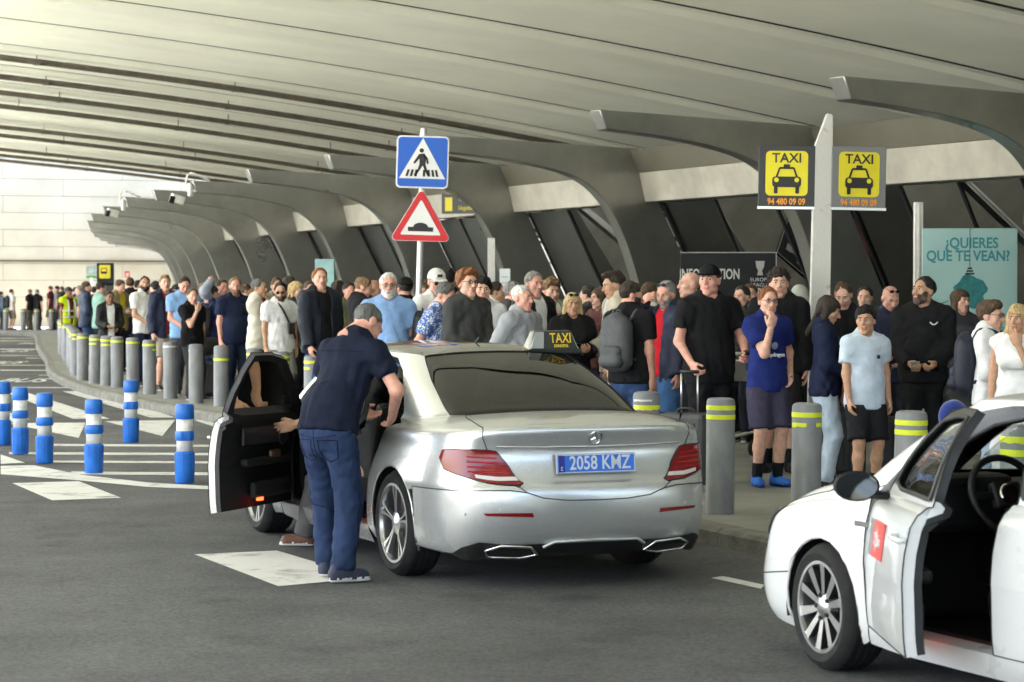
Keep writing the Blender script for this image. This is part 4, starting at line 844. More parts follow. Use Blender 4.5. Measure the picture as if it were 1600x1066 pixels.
        hu = cs.inv([(X(hx - .1), Z(.80)), (X(hx + .1), Z(.80))], (0, 2), 3, 11, 3, 8); q = [cs.S(sg * a[0], a[1]) + cs.N(sg * a[0], a[1]) * .03 for a in hu]
        mb = MB(); q0, q1 = Vector(q[0]), Vector(q[1]); o_ = Vector((0, -sg * .03, 0)); mb.tube([q0 + o_, q0, (q0 + q1) / 2 + Vector((0, sg * .006, 0)), q1, q1 + o_], .013, 8); put(mk('door_handle', mb, paint, parent=d, smooth=True))
        if ang > .05:                                  # visible inner trim
            y = sg * (.90 - .115) * sy
            x0, x1 = X(hinge_x - .95), X(hinge_x - .06)
            mb = MB(); mb.box(((x0 + x1) / 2 + .03, y - sg * .005, Z(.62)), ((x1 - x0) * .78, .06, .06)); put(mk('armrest', mb, M_SEAT, parent=d, bevel=.02))
            mb = MB(); mb.box(((x0 + x1) / 2 + .05, y + sg * .01, Z(.80)), ((x1 - x0) * .8, .03, .13)); put(mk('trim_strip', mb, mat('dark_trim_strip', (.03, .032, .036), .25), parent=d, bevel=.012))
            mb = MB(); mb.lathe([(.075, 0), (.07, -sg * .012), (.05, -sg * .016), (0, -sg * .01)], 20, axis='y', c=(x1 - .16, y + sg * .002, Z(.79))); put(mk('speaker', mb, mat('speaker_mesh', (.02, .021, .023), .4), parent=d, smooth=40))
            mb = MB(); mb.box((x1 - .32, y - sg * .02, Z(.66)), (.15, .03, .06)); put(mk('pull_recess', mb, mat('bronze_trim', (.12, .07, .05), .3, metal=.5), parent=d, bevel=.015))
            mb = MB(); mb.box(((x0 + x1) / 2 + .1, y, Z(.42)), ((x1 - x0) * .65, .05, .12)); put(mk('door_pocket', mb, M_SEAT, parent=d, bevel=.03))
            mb = MB(); mb.box((x0 + .36, y - sg * .012, Z(.355)), (.07, .02, .022)); put(mk('door_lamp', mb, mat('red_lamp', (.7, .03, .01), .3, emit=(1, .05, .01), estr=1.5), parent=d))
        return d
    for sg in (1, -1):
        door('rear_door', rdu, wru, sg, xb, rear_open if sg > 0 else 0); fd = door('front_door', fdu, wfu, sg, xh, front_open if sg > 0 else 0)
        # mirror
        mm = empty('mirror', (X(3.30) - fd.location.x, sg * 1.0 * sy - fd.location.y, Z(.985)), 0, parent=fd); mm.scale = (.9, .85, .85)
        mb = MB(); mb.lathe([(0, .115), (.05, .10), (.085, .05), (.098, -.02), (.10, -.05)], 20, axis='x'); mb.v = [(a, b * 1.25, c * .82) for a, b, c in mb.v]; mk('mirror_shell', mb, M_TRIM, parent=mm, smooth=True)
        mb = MB(); mb.lathe([(.092, 0), (0, 0)], 20, axis='x', c=(-.052, 0, 0), cap=False); mb.v = [(a, b * 1.22, c * .8) for a, b, c in mb.v]; mk('mirror_glass', mb, mat('mirror_dark', (.10, .105, .105), .05, metal=1.0), parent=mm)
        mb = MB(); mb.tube([(.03, -sg * .19, -.06), (.03, -sg * .1, -.055), (.02, -sg * .02, -.04)], .024, 8); mk('mirror_arm', mb, M_TRIM, parent=mm, smooth=True)
        f = (lambda p: p) if sg > 0 else M_
        for lp in ([rdu] if (rear_open and sg > 0) else []) + ([fdu] if (front_open and sg > 0) else []):
            mb = strip(cs, sub(f(lp), 3), 0, -.10); mk('door_opening', mb, paint, parent=car, smooth=40)
            mb = strip(cs, sub(f(lp), 3), -.09, -.11); mb2 = seam(cs, sub(f(lp), 3), .014, -.1); mk('opening_seal', mb2, M_TRIM, parent=car, smooth=True, fix=False)
    # wheel arches
    for xc in (ax_r, ax_f):
        for sg in (1, -1):
            mb = MB(); rows = [[(xc + (R_a + .008) * math.cos(R(a)), sg * y * sy, wr + (R_a + .008) * math.sin(R(a))) for a in range(-14, 200, 8)] for y in (.90, .60)]; mb.grid(rows)
            mb.add([(xc + R_a * math.cos(R(a)), sg * .60 * sy, wr + R_a * math.sin(R(a))) for a in range(-14, 200, 8)], [tuple(range(27))]); mk('arch_liner', mb, M_GAP, parent=car)
            pl = arch(xc / sx, 203, -23); pu = side(pl, 2.6 if xc == ax_r else 6); pu = pu if sg > 0 else M_(pu)
            L = np.array(pu); P = cs.S(L[:, 0], L[:, 1]) - cs.N(L[:, 0], L[:, 1]) * .004; mb = MB(); mb.tube([tuple(p) for p in P], .008, 6); mk('arch_lip', mb, paint, parent=car, smooth=True)
            wheel(car, xc, sg * .80 * sy, wr, sg, style, (steer if xc == ax_f else 0), .3 + sg * .2 + xc)
    # underbody, floor and cabin
    mb = MB(); mb.box((X(2.45), 0, .215), (X(4.5), 1.30 * sy, .05)); mb.box(((ax_r + ax_f) / 2, 0, .215), (ax_f - ax_r - 2 * R_a - .04, 1.68 * sy, .06)); mk('floor_pan', mb, M_CARP, parent=car)
    mb = MB(); mb.box((X(.55), 0, .40), (X(.5), 1.3 * sy, .3)); mb.box((X(4.45), 0, .42), (X(.5), 1.2 * sy, .3)); mk('under_tray', mb, M_CARP, parent=car)
    mb = MB(); mb.box((X(1.02), 0, .68), (.06, 1.36 * sy, .62)); mb.box((X(.82), 0, Z(1.005)), (.42, 1.2 * sy, .03)); mk('parcel_shelf', mb, M_CARP, parent=car)
    mb = MB(); mb.box((X(1.62), 0, .43), (.56, 1.32 * sy, .2)); mb.box((X(1.24), 0, .74), (.16, 1.3 * sy, .56), Matrix.Rotation(R(-18), 3, 'Y')); mk('rear_seat', mb, M_SEAT, parent=car, bevel=.05)
    for y in (-.36, .36):
        st = empty('front_seat', (X(2.55), y * sy, .26), 0, parent=car)
        mb = MB(); mb.box((.1, 0, .16), (.52, .5, .16)); mk('cushion', mb, M_SEAT, parent=st, bevel=.05)
        mb = MB(); mb.box((-.22, 0, .48), (.14, .5, .62), Matrix.Rotation(R(-14), 3, 'Y')); mk('backrest', mb, M_SEAT, parent=st, bevel=.05)
        mb = MB(); mb.box((-.32, 0, .87), (.09, .27, .17)); mk('headrest', mb, M_SEAT, parent=st, bevel=.035)
        mb = MB(); mb.box((X(1.16), y * sy, 1.06), (.08, .25, .14)); mk('rear_headrest', mb, M_SEAT, parent=car, bevel=.03)
    mb = MB(); mb.box((X(3.55), 0, .80), (.42, 1.42 * sy, .22)); mb.box((X(3.45), .36, .92), (.22, .42, .08)); mb.box((X(3.3), 0, .55), (.8, .28, .3)); mb.box((X(3.75), 0, .5), (.1, 1.4 * sy, .5)); mk('dashboard', mb, M_SEAT, parent=car, bevel=.04)
    swx = X(3.12); sw = empty('steering_wheel', (swx, .36 * sy, .88), 0, parent=car); sw.rotation_euler = (0, R(-66), 0)
    mb = MB(); mb.tube([(.185 * math.cos(a), .185 * math.sin(a), 0) for a in np.linspace(0, 2 * math.pi, 33)], .017, 8, cap=False); mk('rim', mb, M_TRIM, parent=sw, smooth=True)
    mb = MB(); mb.box((0, 0, .0), (.13, .15, .05)); mb.box((0, 0, 0), (.04, .36, .025)); mb.box((-.09, 0, 0), (.18, .05, .025)); mk('hub', mb, M_TRIM, parent=sw, bevel=.015)
    mb = MB(); mb.lathe([(.05, 0), (.045, .004), (0, .004)], 16, axis='z', c=(0, 0, .026)); mk('badge', mb, M_CHROME, parent=sw)
    return car, cs
# ---------------------------------------------------------------- silver taxi
M_SILV = mat('silver_paint', (0.58, 0.595, 0.60), 0.27, metal=.7, coat=.8, var=.03, vscale=900); M_WPNT = mat('white_paint', (0.62, 0.63, 0.635), 0.3, coat=.9, var=.02, vscale=2)
M_LENS = mat('red_lens', (0.17, 0.002, 0.005), 0.15, coat=.5, spec=.5); M_LENSW = mat('clear_lens', (0.62, 0.58, 0.58), 0.2, coat=.6); M_ROOFG = mat('dark_roof_glass', (0.018, 0.017, 0.014), 0.06, spec=.6, coat=.5)
TYAW = R(90 + 23.3)
taxi, cs = build_car('taxi', (.53, 14.58, 0), TYAW, CarShape(), M_SILV, 1.14, 4.08, .337, 'a', 'silver saloon taxi with its doors open on the near side', 'taxi', rear_open=R(15), front_open=R(45), roof_dark=M_ROOFG)
def on_body(cs, Y, z, off=0.0):
    p = cs.inv([(Y, z)], (1, 2), 0, 4.2, 0, 8.9)[0]; return p
for sg in (1, -1):
    tl = cs.inv([(.475, .655), (.50, .64), (.60, .648), (.70, .665), (.78, .69)], (1, 2), 0, 3.4, 2, 8.6) + cs.inv([(.36, .735), (.42, .80), (.40, .845), (.30, .855)], (0, 2), 2.6, 5, 2, 8.6) + cs.inv([(.74, .856), (.66, .853), (.62, .845), (.55, .755)], (1, 2), 0, 3.4, 2, 8.6)
    f = tl if sg > 0 else mirror_uv(tl); P, fs, Nm, lp = cs.panel(f, inset=.008); lt = car_obj('tail_light', P, fs, Nm, M_LENS, taxi); mk('lamp_gasket', seam(cs, lp[0], .005, .004), M_GAP, parent=lt, fix=False)
    for zz, a in ((.715, .555), (.745, .58), (.775, .60), (.805, .62)):
        ln = cs.inv([(a, zz), (.72, zz + .006), (.78, zz + .01)], (1, 2), 0, 3.5, 2, 8.6); ln = ln if sg > 0 else mirror_uv(ln); mk('light_bar', seam(cs, ln, .005, .010, closed=False), mat('red_bar', (.42, .006, .01), .2), parent=lt, smooth=True, fix=False)
    wl = cs.inv([(.50, .668), (.62, .668), (.74, .688), (.745, .708), (.63, .693), (.515, .692)], (1, 2), 0, 3.4, 2, 8.6); f = wl if sg > 0 else mirror_uv(wl); P, fs, Nm, lp = cs.panel(f, inset=.012); car_obj('reverse_light', P, fs, Nm, M_LENSW, lt)
    rf = cs.inv([(.42, .452), (.70, .462), (.715, .478), (.43, .478)], (1, 2), 0, 3.4, 0, 8.6); f = rf if sg > 0 else mirror_uv(rf); P, fs, Nm, lp = cs.panel(f, inset=.005); car_obj('reflector', P, fs, Nm, M_LENS, taxi)
    ex = cs.inv([(.36, .225), (.46, .205), (.66, .215), (.68, .255), (.60, .285), (.42, .275)], (1, 2), 0, 3.4, 0, 8.6); f = ex if sg > 0 else mirror_uv(ex); P, fs, Nm, lp = cs.panel(f, inset=.012); eo = car_obj('exhaust', P, fs, Nm, M_GAP, taxi); mk('exhaust_trim', seam(cs, lp[0], .010, .014), M_CHROME, parent=eo, smooth=True, fix=False)
    for a in (.62, .80): 
        q = cs.inv([(a, .50 if a < .7 else .47)], (1, 2), 0, 3.6, 0, 8)[0]; p = cs.S(sg * q[0], q[1]); mb = MB(); mb.lathe([(.011, 0), (0, -.003)], 12, axis='x', c=tuple(p)); mk('parking_sensor', mb, mat('sensor_grey', (.4, .4, .4), .4), parent=taxi)
dl = cs.inv([(.34, .27), (.28, .30), (0.0, .305)], (1, 2), 0, 3.4, 0, 8.6); dl = dl + mirror_uv(dl[:-1])[::-1]; mk('valance_trim', seam(cs, dl, .012, .012, closed=False), M_SILV, parent=taxi, smooth=True, fix=False)
# plate recess rim, plate, star, chrome strip
def rearM(Y, z, off):
    p = cs.inv([(abs(Y), z)], (1, 2), 0, 3.4, 2, 8.8)[0]; u = p[0] if Y >= 0 else -p[0]; P = cs.S(u, p[1]); Nn = cs.N(u, p[1]); return Vector(P), Vector(Nn)
P0, N0 = rearM(0, .765, 0); up = Vector((0, 0, 1)); Nh = Vector((-1, 0, .10)).normalized()
plate = empty('number_plate', P0 + Vector((-.026, 0, 0)), 0, parent=taxi); plate.matrix_local = frame(P0 + Vector((-.026, 0, 0)), Vector((0, -1, 0)), up - Nh * up.dot(Nh))
mb = MB(); mb.box((0, 0, 0), (.53, .122, .022)); mk('plate_holder', mb, mat('plate_grey', (.35, .36, .4), .4), parent=plate, bevel=.004)
mb = MB(); mb.box((0, 0, .0135), (.515, .108, .004)); mk('plate_face', mb, mat('plate_blue', (.02, .14, .62), .4), parent=plate)
mb = MB(); mb.box((-.235, 0, .0165), (.04, .104, .003)); mk('country_band', mb, mat('plate_navy', (.01, .02, .25), .4), parent=plate)
mb = MB(); [mb.box(c, d) for c, d in (((.0, .052, .0165), (.51, .004, .003)), ((0, -.052, .0165), (.51, .004, .003)), ((.255, 0, .0165), (.004, .104, .003)))]; mk('plate_border', mb, mat('plate_text', (.55, .6, .68), .4), parent=plate)
def ptext(parent, body, size, m, M): o = text('lettering', body, size, m, Matrix.Identity(4), parent, 1, 0, .001); o.matrix_local = M; return o
o = ptext(plate, '2058 KMZ', .118, MATS['plate_text'], Matrix.Translation((.022, 0, .017)) @ Matrix.Diagonal((.80, 1, 1, 1))); o.data.offset = .0015
ptext(plate, 'E', .035, MATS['plate_text'], Matrix.Translation((-.235, -.03, .0185)))
Ps, Ns = rearM(0, .925, 0); star = empty('star_badge', Ps, 0, parent=taxi); star.matrix_local = frame(Ps + Ns * .012, Vector((0, -1, 0)), up - Ns * up.dot(Ns))
mb = MB(); mb.tube([(.04 * math.cos(a), .04 * math.sin(a), 0) for a in np.linspace(0, 2 * math.pi, 29)], .0042, 6, cap=False)
for k in range(3):
    a = R(90 + 120 * k); b = R(30 + 120 * k); mb.add([(0, 0, .007), (.011 * math.cos(b), .011 * math.sin(b), 0), (.039 * math.cos(a), .039 * math.sin(a), 0), (.011 * math.cos(b + R(120)), .011 * math.sin(b + R(120)), 0)], [(0, 1, 2), (0, 2, 3)])
mk('star', mb, M_CHROME, parent=star, smooth=30)
ch = cs.inv([(.62, .875), (.3, .868), (0, .866)], (1, 2), 0, 3.4, 2, 8.8); ch = ch + mirror_uv(ch[:-1])[::-1]; mk('chrome_strip', seam(cs, ch, .0075, .003, closed=False), M_CHROME, parent=taxi, smooth=True, fix=False)
# taxi roof light
rl = empty('roof_light', (1.66, -.42, 1.385), 0, parent=taxi); rl.scale = (.8, .8, .92)
mb = MB(); W, D, H = .46, .17, .145
P = [(-D / 2, -W / 2, 0), (D / 2, -W / 2, 0), (D / 2, W / 2, 0), (-D / 2, W / 2, 0), (-D * .28, -W * .36, H), (D * .28, -W * .36, H), (D * .28, W * .36, H), (-D * .28, W * .36, H)]
mb.add([(a, b, c + .03) for a, b, c in P], [(0, 1, 2, 3), (4, 5, 6, 7), (0, 1, 5, 4), (1, 2, 6, 5), (2, 3, 7, 6), (3, 0, 4, 7)]); mk('lamp_housing', mb, mat('taxi_lamp_dark', (.03, .035, .032), .2, coat=.6), parent=rl, bevel=.012)
mb = MB(); mb.box((0, 0, .02), (.2, .50, .035)); mk('lamp_base', mb, M_TRIM, parent=rl, bevel=.01)
mb = MB()
mb.add([(-D / 2 - .004, W * .46, .045), (-D / 2 + .02, W * .50, .045), (-D * .1, W * .40, .165), (-D * .27 - .004, W * .345, .165), (-D / 2 - .006, W * .22, .045), (-D * .28 - .006, W * .18, .165)], [(0, 1, 2, 3), (4, 0, 3, 5)]); mk('lamp_lens', mb, mat('lamp_white', (.30, .32, .31), .2, coat=.6), parent=rl)
mb = MB(); mb.add([(-D / 2 - .004, -W * .46, .045), (-D / 2 + .02, -W * .50, .045), (-D * .1, -W * .40, .165), (-D * .27 - .004, -W * .345, .165)], [(0, 1, 2, 3)]); mk('lamp_lens', mb, mat('lamp_green', (.03, .22, .15), .2, coat=.6), parent=rl)
sl = math.atan2(D * .22, H); nrm = Vector((-math.cos(sl), 0, math.sin(sl)))
def rtext(b, s, y, z, m): o = text('lettering', b, s, m, Matrix.Identity(4), rl, 1, .001, .001); o.matrix_local = frame(Vector((-D / 2 + (z - .03) * D * .22 / H, y, z)) + nrm * .006, Vector((0, -1, 0)), Vector((math.sin(sl), 0, math.cos(sl)))) @ Matrix.Diagonal((.85, 1, 1, 1))
rtext('TAXI', .105, -.065, .115, mat('taxi_yellow', (.75, .5, .03), .4)); rtext('DONOSTIA', .03, -.065, .06, MATS['taxi_yellow'])
mb = MB(); mb.tube([(2.0, 0, 1.45), (1.9, 0, 1.5)], .006, 6); mk('aerial', mb, M_TRIM, parent=taxi)
# ---------------------------------------------------------------- white car
WYAW = R(90 + 24); WS = CarShape(4.63 / 4.92, 1.79 / 1.854, 1.385 / 1.462, A=KEY_A[:9] + [(4.10, .912), (4.55, .865), (4.85, .60), (4.95, 0)],
              zt=ZTOP[:8] + [.90, .85, .76, .69, .67], of=[-.12, -.04, .01, .02, -.01, -.04, -.09, -.13, -.17])
fx, fy = -math.sin(R(24)), math.cos(R(24)); lx, ly = -math.cos(R(24)), -math.sin(R(24)); hub = Vector((1.475, 11.46)); O2 = hub - Vector((fx, fy)) * 3.68 - Vector((lx, ly)) * .885
wcar, cs2 = build_car('white_car', (O2.x, O2.y, 0), WYAW, WS, M_WPNT, .98, 3.68, .305, 'b', 'white saloon car with its front door ajar at the picture edge', 'car', front_open=R(23), steer=R(-3))
def side_decal(cs, x, z, off=.004):
    q = cs.inv([(x, z)], (0, 2), 3, 11, 2, 8)[0]; return Vector(cs.S(*q)), Vector(cs.N(*q))
fdo = [c for c in wcar.children if c.name.startswith('front_door') and c.location.y > 0][0]
P, Nn = side_decal(cs2, fdo.location.x - .30, .70); M = frame(P + Nn * .005 - fdo.location, Vector((-1, 0, 0)), Vector((0, 0, 1)) - Nn * Nn.z); dec = empty('door_decal', parent=fdo); dec.matrix_local = M
mb = MB(); mb.box((.035, 0, 0), (.27, .165, .002)); mk('decal_red', mb, mat('decal_red', (.55, .04, .03), .4), parent=dec)
mb = MB(); mb.box((-.14, 0, 0), (.08, .165, .002)); mk('decal_grey', mb, mat('decal_grey', (.16, .17, .18), .4), parent=dec)
mb = MB(); mb.add([(.0 + (.07 if k % 2 else .03) * math.cos(k * math.pi / 8), (.07 if k % 2 else .03) * math.sin(k * math.pi / 8), .0025) for k in range(16)], [tuple(range(16))]); mk('decal_star', mb, mat('decal_pale', (.7, .45, .42), .4), parent=dec)
o = ptext(dec, 'Taxi', .09, M_WPNT, Matrix.Translation((.03, -.005, .004))); 
mb = MB(); P, Nn = side_decal(cs2, 3.30, .735); mb.box((0, 0, 0), (.17, .025, .006)); bd = mk('hybrid_badge', mb, M_CHROME, parent=wcar); bd.matrix_local = frame(P + Nn * .003, Vector((-1, 0, 0)), Vector((0, 0, 1)))
# ================================================================ people: bodies and clothes grown as smooth fields, then meshed
class Field:
    def __init__(s, lo, hi, h):
        s.lo = np.array(lo, float); s.h = h; n = np.ceil((np.array(hi) - s.lo) / h).astype(int) + 1; s.n = n
        s.ax = [s.lo[i] + h * np.arange(n[i]) for i in range(3)]; s.F = np.full(n, .09, np.float32)
    def sl(s, lo, hi, m):
        i0 = np.clip(np.floor((np.array(lo) - m - s.lo) / s.h).astype(int), 0, s.n); i1 = np.clip(np.ceil((np.array(hi) + m - s.lo) / s.h).astype(int) + 1, 0, s.n)
        if np.any(i1 <= i0): return None, None
        S = tuple(slice(a, b) for a, b in zip(i0, i1))
        return S, (s.ax[0][S[0]][:, None, None], s.ax[1][S[1]][None, :, None], s.ax[2][S[2]][None, None, :])
    def put(s, S, d, k, op='u'):
        a = s.F[S]
        if op == 's':
            b = -d; h = np.maximum(k - np.abs(a - b), 0) / k; s.F[S] = np.maximum(a, b) + h * h * k * .25
        else: h = np.maximum(k - np.abs(a - d), 0) / k; s.F[S] = np.minimum(a, d) - h * h * k * .25
    def seg(s, a, b, r1, r2, k=.03, flat=1.0, side=(1, 0, 0), op='u', cut=None):
        a = np.array(a, float); b = np.array(b, float); r = max(r1, r2); S, X = s.sl(np.minimum(a, b) - r, np.maximum(a, b) + r, .05)
        if S is None: return
        ba = b - a; L2 = float(ba @ ba) + 1e-12; px, py, pz = X[0] - a[0], X[1] - a[1], X[2] - a[2]
        t0 = (px * ba[0] + py * ba[1] + pz * ba[2]) / L2; t = np.clip(t0, 0, 1)
        qx, qy, qz = px - t * ba[0], py - t * ba[1], pz - t * ba[2]; d2 = qx * qx + qy * qy + qz * qz; rr = r1 + (r2 - r1) * t
        if flat != 1.0:
            u = ba / math.sqrt(L2); f = np.cross(np.array(side, float), u); nf = np.linalg.norm(f); f = f / nf if nf > 1e-6 else np.array([0, 1, 0]); c = qx * f[0] + qy * f[1] + qz * f[2]
            d2 = d2 + (1 / flat ** 2 - 1) * c * c; d = (np.sqrt(d2) - rr) * (.5 + .5 * flat)
        else: d = np.sqrt(d2) - rr
        if cut is not None: d = np.maximum(d, (t0 - cut) * math.sqrt(L2))
        s.put(S, d.astype(np.float32), k, op)
    def ell(s, c, r, k=.02, op='u', M=None):
        c = np.array(c, float); r = np.array(r, float); S, X = s.sl(c - r.max(), c + r.max(), .03)
        if S is None: return
        q = [X[i] - c[i] for i in range(3)]
        if M is not None: q = [sum(M[j][i] * q[j] for j in range(3)) for i in range(3)]
        n = np.sqrt((q[0] / r[0]) ** 2 + (q[1] / r[1]) ** 2 + (q[2] / r[2]) ** 2); g = np.sqrt((q[0] / r[0] ** 2) ** 2 + (q[1] / r[1] ** 2) ** 2 + (q[2] / r[2] ** 2) ** 2)
        s.put(S, (n * (n - 1) / np.maximum(g, 1e-4)).astype(np.float32), k, op)
    def keep(s, fn):                                   # intersect with fn(x, y, z) <= 0
        s.F = np.maximum(s.F, fn(s.ax[0][:, None, None], s.ax[1][None, :, None], s.ax[2][None, None, :]).astype(np.float32))
    def ripple(s, amp, freq, seed, zs=1.0, ridge=False):
        rs = np.random.RandomState(seed); m = np.abs(s.F) < .04; I = np.argwhere(m); P = s.lo + I * s.h; v = 0
        for i in range(5):
            k = rs.normal(size=3) * freq * (.5 + .3 * i) * .6; k[2] *= zs; q = np.sin(P @ k + rs.uniform(0, 6.28) + 1.6 * np.sin(P @ (rs.normal(size=3) * freq * .3))); v = v + (1.2 - 2.4 * np.abs(q) if ridge else q) / (1 + .35 * i)
        s.F[m] += (amp * v / 2).astype(np.float32)
    def mesh(s):
        F = s.F.copy(); F[0] = F[-1] = .05; F[:, 0] = F[:, -1] = .05; F[:, :, 0] = F[:, :, -1] = .05
        neg = F < 0; c = np.zeros(np.array(F.shape) - 1, np.int8)
        for dx in (0, 1):
            for dy in (0, 1):
                for dz in (0, 1): c += neg[dx:dx + c.shape[0], dy:dy + c.shape[1], dz:dz + c.shape[2]]
        I = np.argwhere((c > 0) & (c < 8)); idx = np.full(c.shape, -1, np.int64); idx[tuple(I.T)] = np.arange(len(I))
        acc = np.zeros((len(I), 3)); cnt = np.zeros(len(I)); corners = [np.array(q) for q in np.ndindex(2, 2, 2)]
        val = {tuple(q): F[tuple((I + q).T)] for q in corners}
        for q in corners:
            for ax in range(3):
                if q[ax] == 0:
                    w = q.copy(); w[ax] = 1; f0, f1 = val[tuple(q)], val[tuple(w)]; m = (f0 < 0) != (f1 < 0); t = f0[m] / (f0[m] - f1[m]); p = np.repeat(q[None].astype(float), m.sum(), 0); p[:, ax] = t; acc[m] += p; cnt[m] += 1
        V = s.lo + (I + acc / np.maximum(cnt, 1)[:, None]) * s.h; Q = []
        for ax in range(3):
            a, b = (ax + 1) % 3, (ax + 2) % 3; sl0 = [slice(1, -1)] * 3; sl0[ax] = slice(0, -1); sl1 = [slice(1, -1)] * 3; sl1[ax] = slice(1, None)
            n0, n1 = neg[tuple(sl0)], neg[tuple(sl1)]
            for (m, fl) in ((n0 & ~n1, False), (~n0 & n1, True)):
                J = np.argwhere(m)
                if not len(J): continue
                J = J + 1; J[:, ax] -= 1; ea = np.zeros(3, int); ea[a] = 1; eb = np.zeros(3, int); eb[b] = 1
                q = np.stack([idx[tuple((J - ea - eb).T)], idx[tuple((J - eb).T)], idx[tuple(J.T)], idx[tuple((J - ea).T)]], 1); Q.append(q[:, ::-1] if fl else q)
        return V, (np.concatenate(Q) if Q else np.zeros((0, 4), int))
def npmesh(name, V, Q, mats, parent=None, mi=None):
    me = bpy.data.meshes.new(name); me.vertices.add(len(V)); me.vertices.foreach_set('co', np.asarray(V, np.float32).ravel()); me.loops.add(len(Q) * 4); me.loops.foreach_set('vertex_index', np.asarray(Q, np.int32).ravel()); me.polygons.add(len(Q)); me.polygons.foreach_set('loop_start', np.arange(0, len(Q) * 4, 4, dtype=np.int32))
    for m in (mats if isinstance(mats, (list, tuple)) else [mats]): me.materials.append(m)
    if mi is not None: me.polygons.foreach_set('material_index', np.asarray(mi, np.int32))
    me.polygons.foreach_set('use_smooth', np.ones(len(Q), bool)); me.update(calc_edges=True)
    o = bpy.data.objects.new(name, me); COL.objects.link(o); o.parent = parent; return o
def rotx(a): c, s = math.cos(a), math.sin(a); return np.array([[1, 0, 0], [0, c, -s], [0, s, c]])
def rotz(a): c, s = math.cos(a), math.sin(a); return np.array([[c, -s, 0], [s, c, 0], [0, 0, 1]])
def roty(a): c, s = math.cos(a), math.sin(a); return np.array([[c, 0, s], [0, 1, 0], [-s, 0, c]])
def ik(a, t, l1, l2, pole):
    a, t, pole = np.array(a, float), np.array(t, float), np.array(pole, float); d = t - a; L = np.linalg.norm(d); m = (l1 + l2) * .995
    if L > m: t = a + d / L * m; d = t - a; L = m
    u = d / L; x = (l1 * l1 - l2 * l2 + L * L) / (2 * L); h = math.sqrt(max(l1 * l1 - x * x, 0)); p = pole - u * (pole @ u); p /= np.linalg.norm(p) + 1e-9; return a + u * x + p * h, t
SKIN = {'fair': (.62, .36, .27), 'pink': (.60, .31, .235), 'tan': (.47, .265, .17), 'brown': (.27, .14, .085), 'dark': (.13, .07, .045)}
def skin_mat(t): return mat('skin_' + t, SKIN[t], .5, var=.16, vscale=26, sub=.12, spec=.35)
HAIRC = {'stubble': (.10, .062, .048), 'black': (.012, .010, .009), 'dark': (.03, .021, .015), 'brown': (.075, .045, .026), 'light': (.19, .115, .06), 'ginger': (.20, .075, .028), 'blonde': (.46, .33, .16), 'grey': (.22, .21, .20), 'white': (.55, .54, .52), 'dgrey': (.10, .098, .092)}
def hair_mat(c): return mat('hair_' + c, HAIRC[c], .6, spec=.3, var=.55, vscale=70, bump=.6, bscale=120, stretch=(1, 1, .35), detail=6)
def cloth_mat(col, kind='c'):
    k = 'cloth_%s_%02x%02x%02x' % (kind, *[int(min(c, 1) * 255) for c in col])
    if kind == 'denim': return mat(k, col, .85, var=.32, vscale=7, bump=.28, bscale=19, detail=7, spec=.15, stretch=(1, 1, .7))
    if kind == 'shell': return mat(k, col, .55, var=.12, vscale=6, bump=.35, bscale=15, spec=.25)
    return mat(k, col, .85, var=.14, vscale=8, bump=.35, bscale=15, spec=.12)
M_LIP = {t: mat('lips_' + t, tuple(a * b for a, b in zip(SKIN[t], (.82, .55, .58))), .45) for t in SKIN}
M_EYEW = mat('eye_white', (.62, .6, .57), .25); M_EYEI = mat('eye_iris', (.02, .018, .016), .15); M_SOLE = mat('white_sole', (.58, .57, .55), .6)
eye_mb = MB(); eye_mb.lathe([(0, -.0125), (.0075, -.010), (.0125, 0), (.0105, .0068), (.0072, .0102)], 12, axis='y', m=0); eye_mb.lathe([(.0072, .0103), (.004, .0121), (0, .0127)], 12, axis='y', m=1)
ARM = {'down': (.235, .03, .80), 'back': (.22, -.06, .82), 'front': (.10, .21, 1.01), 'phone': (.10, .24, 1.14), 'phonelow': (.10, .25, 1.06), 'mouth': (.07, .20, 1.41), 'brow': (.16, .17, 1.57), 'crown': (.20, .0, 1.72), 'pocket': (.20, .09, .86), 'hold': (.17, .28, 1.03), 'hip': (.20, .05, .98), 'fold': (-.10, .22, 1.18), 'chest': (.02, .2, 1.25), 'strap': (.13, .15, 1.34)}
def hand_mesh(M, o, side, curl, h, sc):
    """palm, four unequal bent fingers and a thumb; M columns: along fingers, towards thumb, palm normal"""
    f = Field((-.045, -.075, -.085), (.205, .085, .05), h); f.seg((-.04, 0, 0), (.02, 0, 0), .029, .03, .02, .8, (0, 1, 0)); f.seg((.03, .015, 0), (.075, .018, 0), .03, .026, .02, .55, (0, 1, 0)); f.seg((.03, -.014, 0), (.072, -.02, 0), .028, .024, .02, .55, (0, 1, 0))
    for i, (y, L) in enumerate(((.030, .070), (.010, .080), (-.010, .075), (-.029, .058))):
        r = .0095 - .0005 * i; p = np.array([.082 - .004 * abs(i - 1), y, 0]); a = curl * (.75 + .12 * i)
        for j, (fr, da) in enumerate(((.45, a), (.32, a * 1.15), (.27, a * .9))):
            ang = sum((a, a * 1.15, a * .9)[:j + 1]); q = p + np.array([math.cos(ang), .05 * (1 - i), -math.sin(ang)]) * L * fr; f.seg(p, q, r - .0006 * j, r - .0006 * (j + 1), .006); p = q
    f.seg((.012, .03, -.004), (.048, .052, -.018), .014, .0115, .012); f.seg((.048, .052, -.018), (.075, .055, -.030 - .02 * curl), .011, .009, .006)
    V, Q = f.mesh(); V = V * sc
    if side < 0: V = V * np.array([1, -1, 1]); Q = Q[:, ::-1]
    return V @ M.T + o, Q
NPEOPLE = [0]
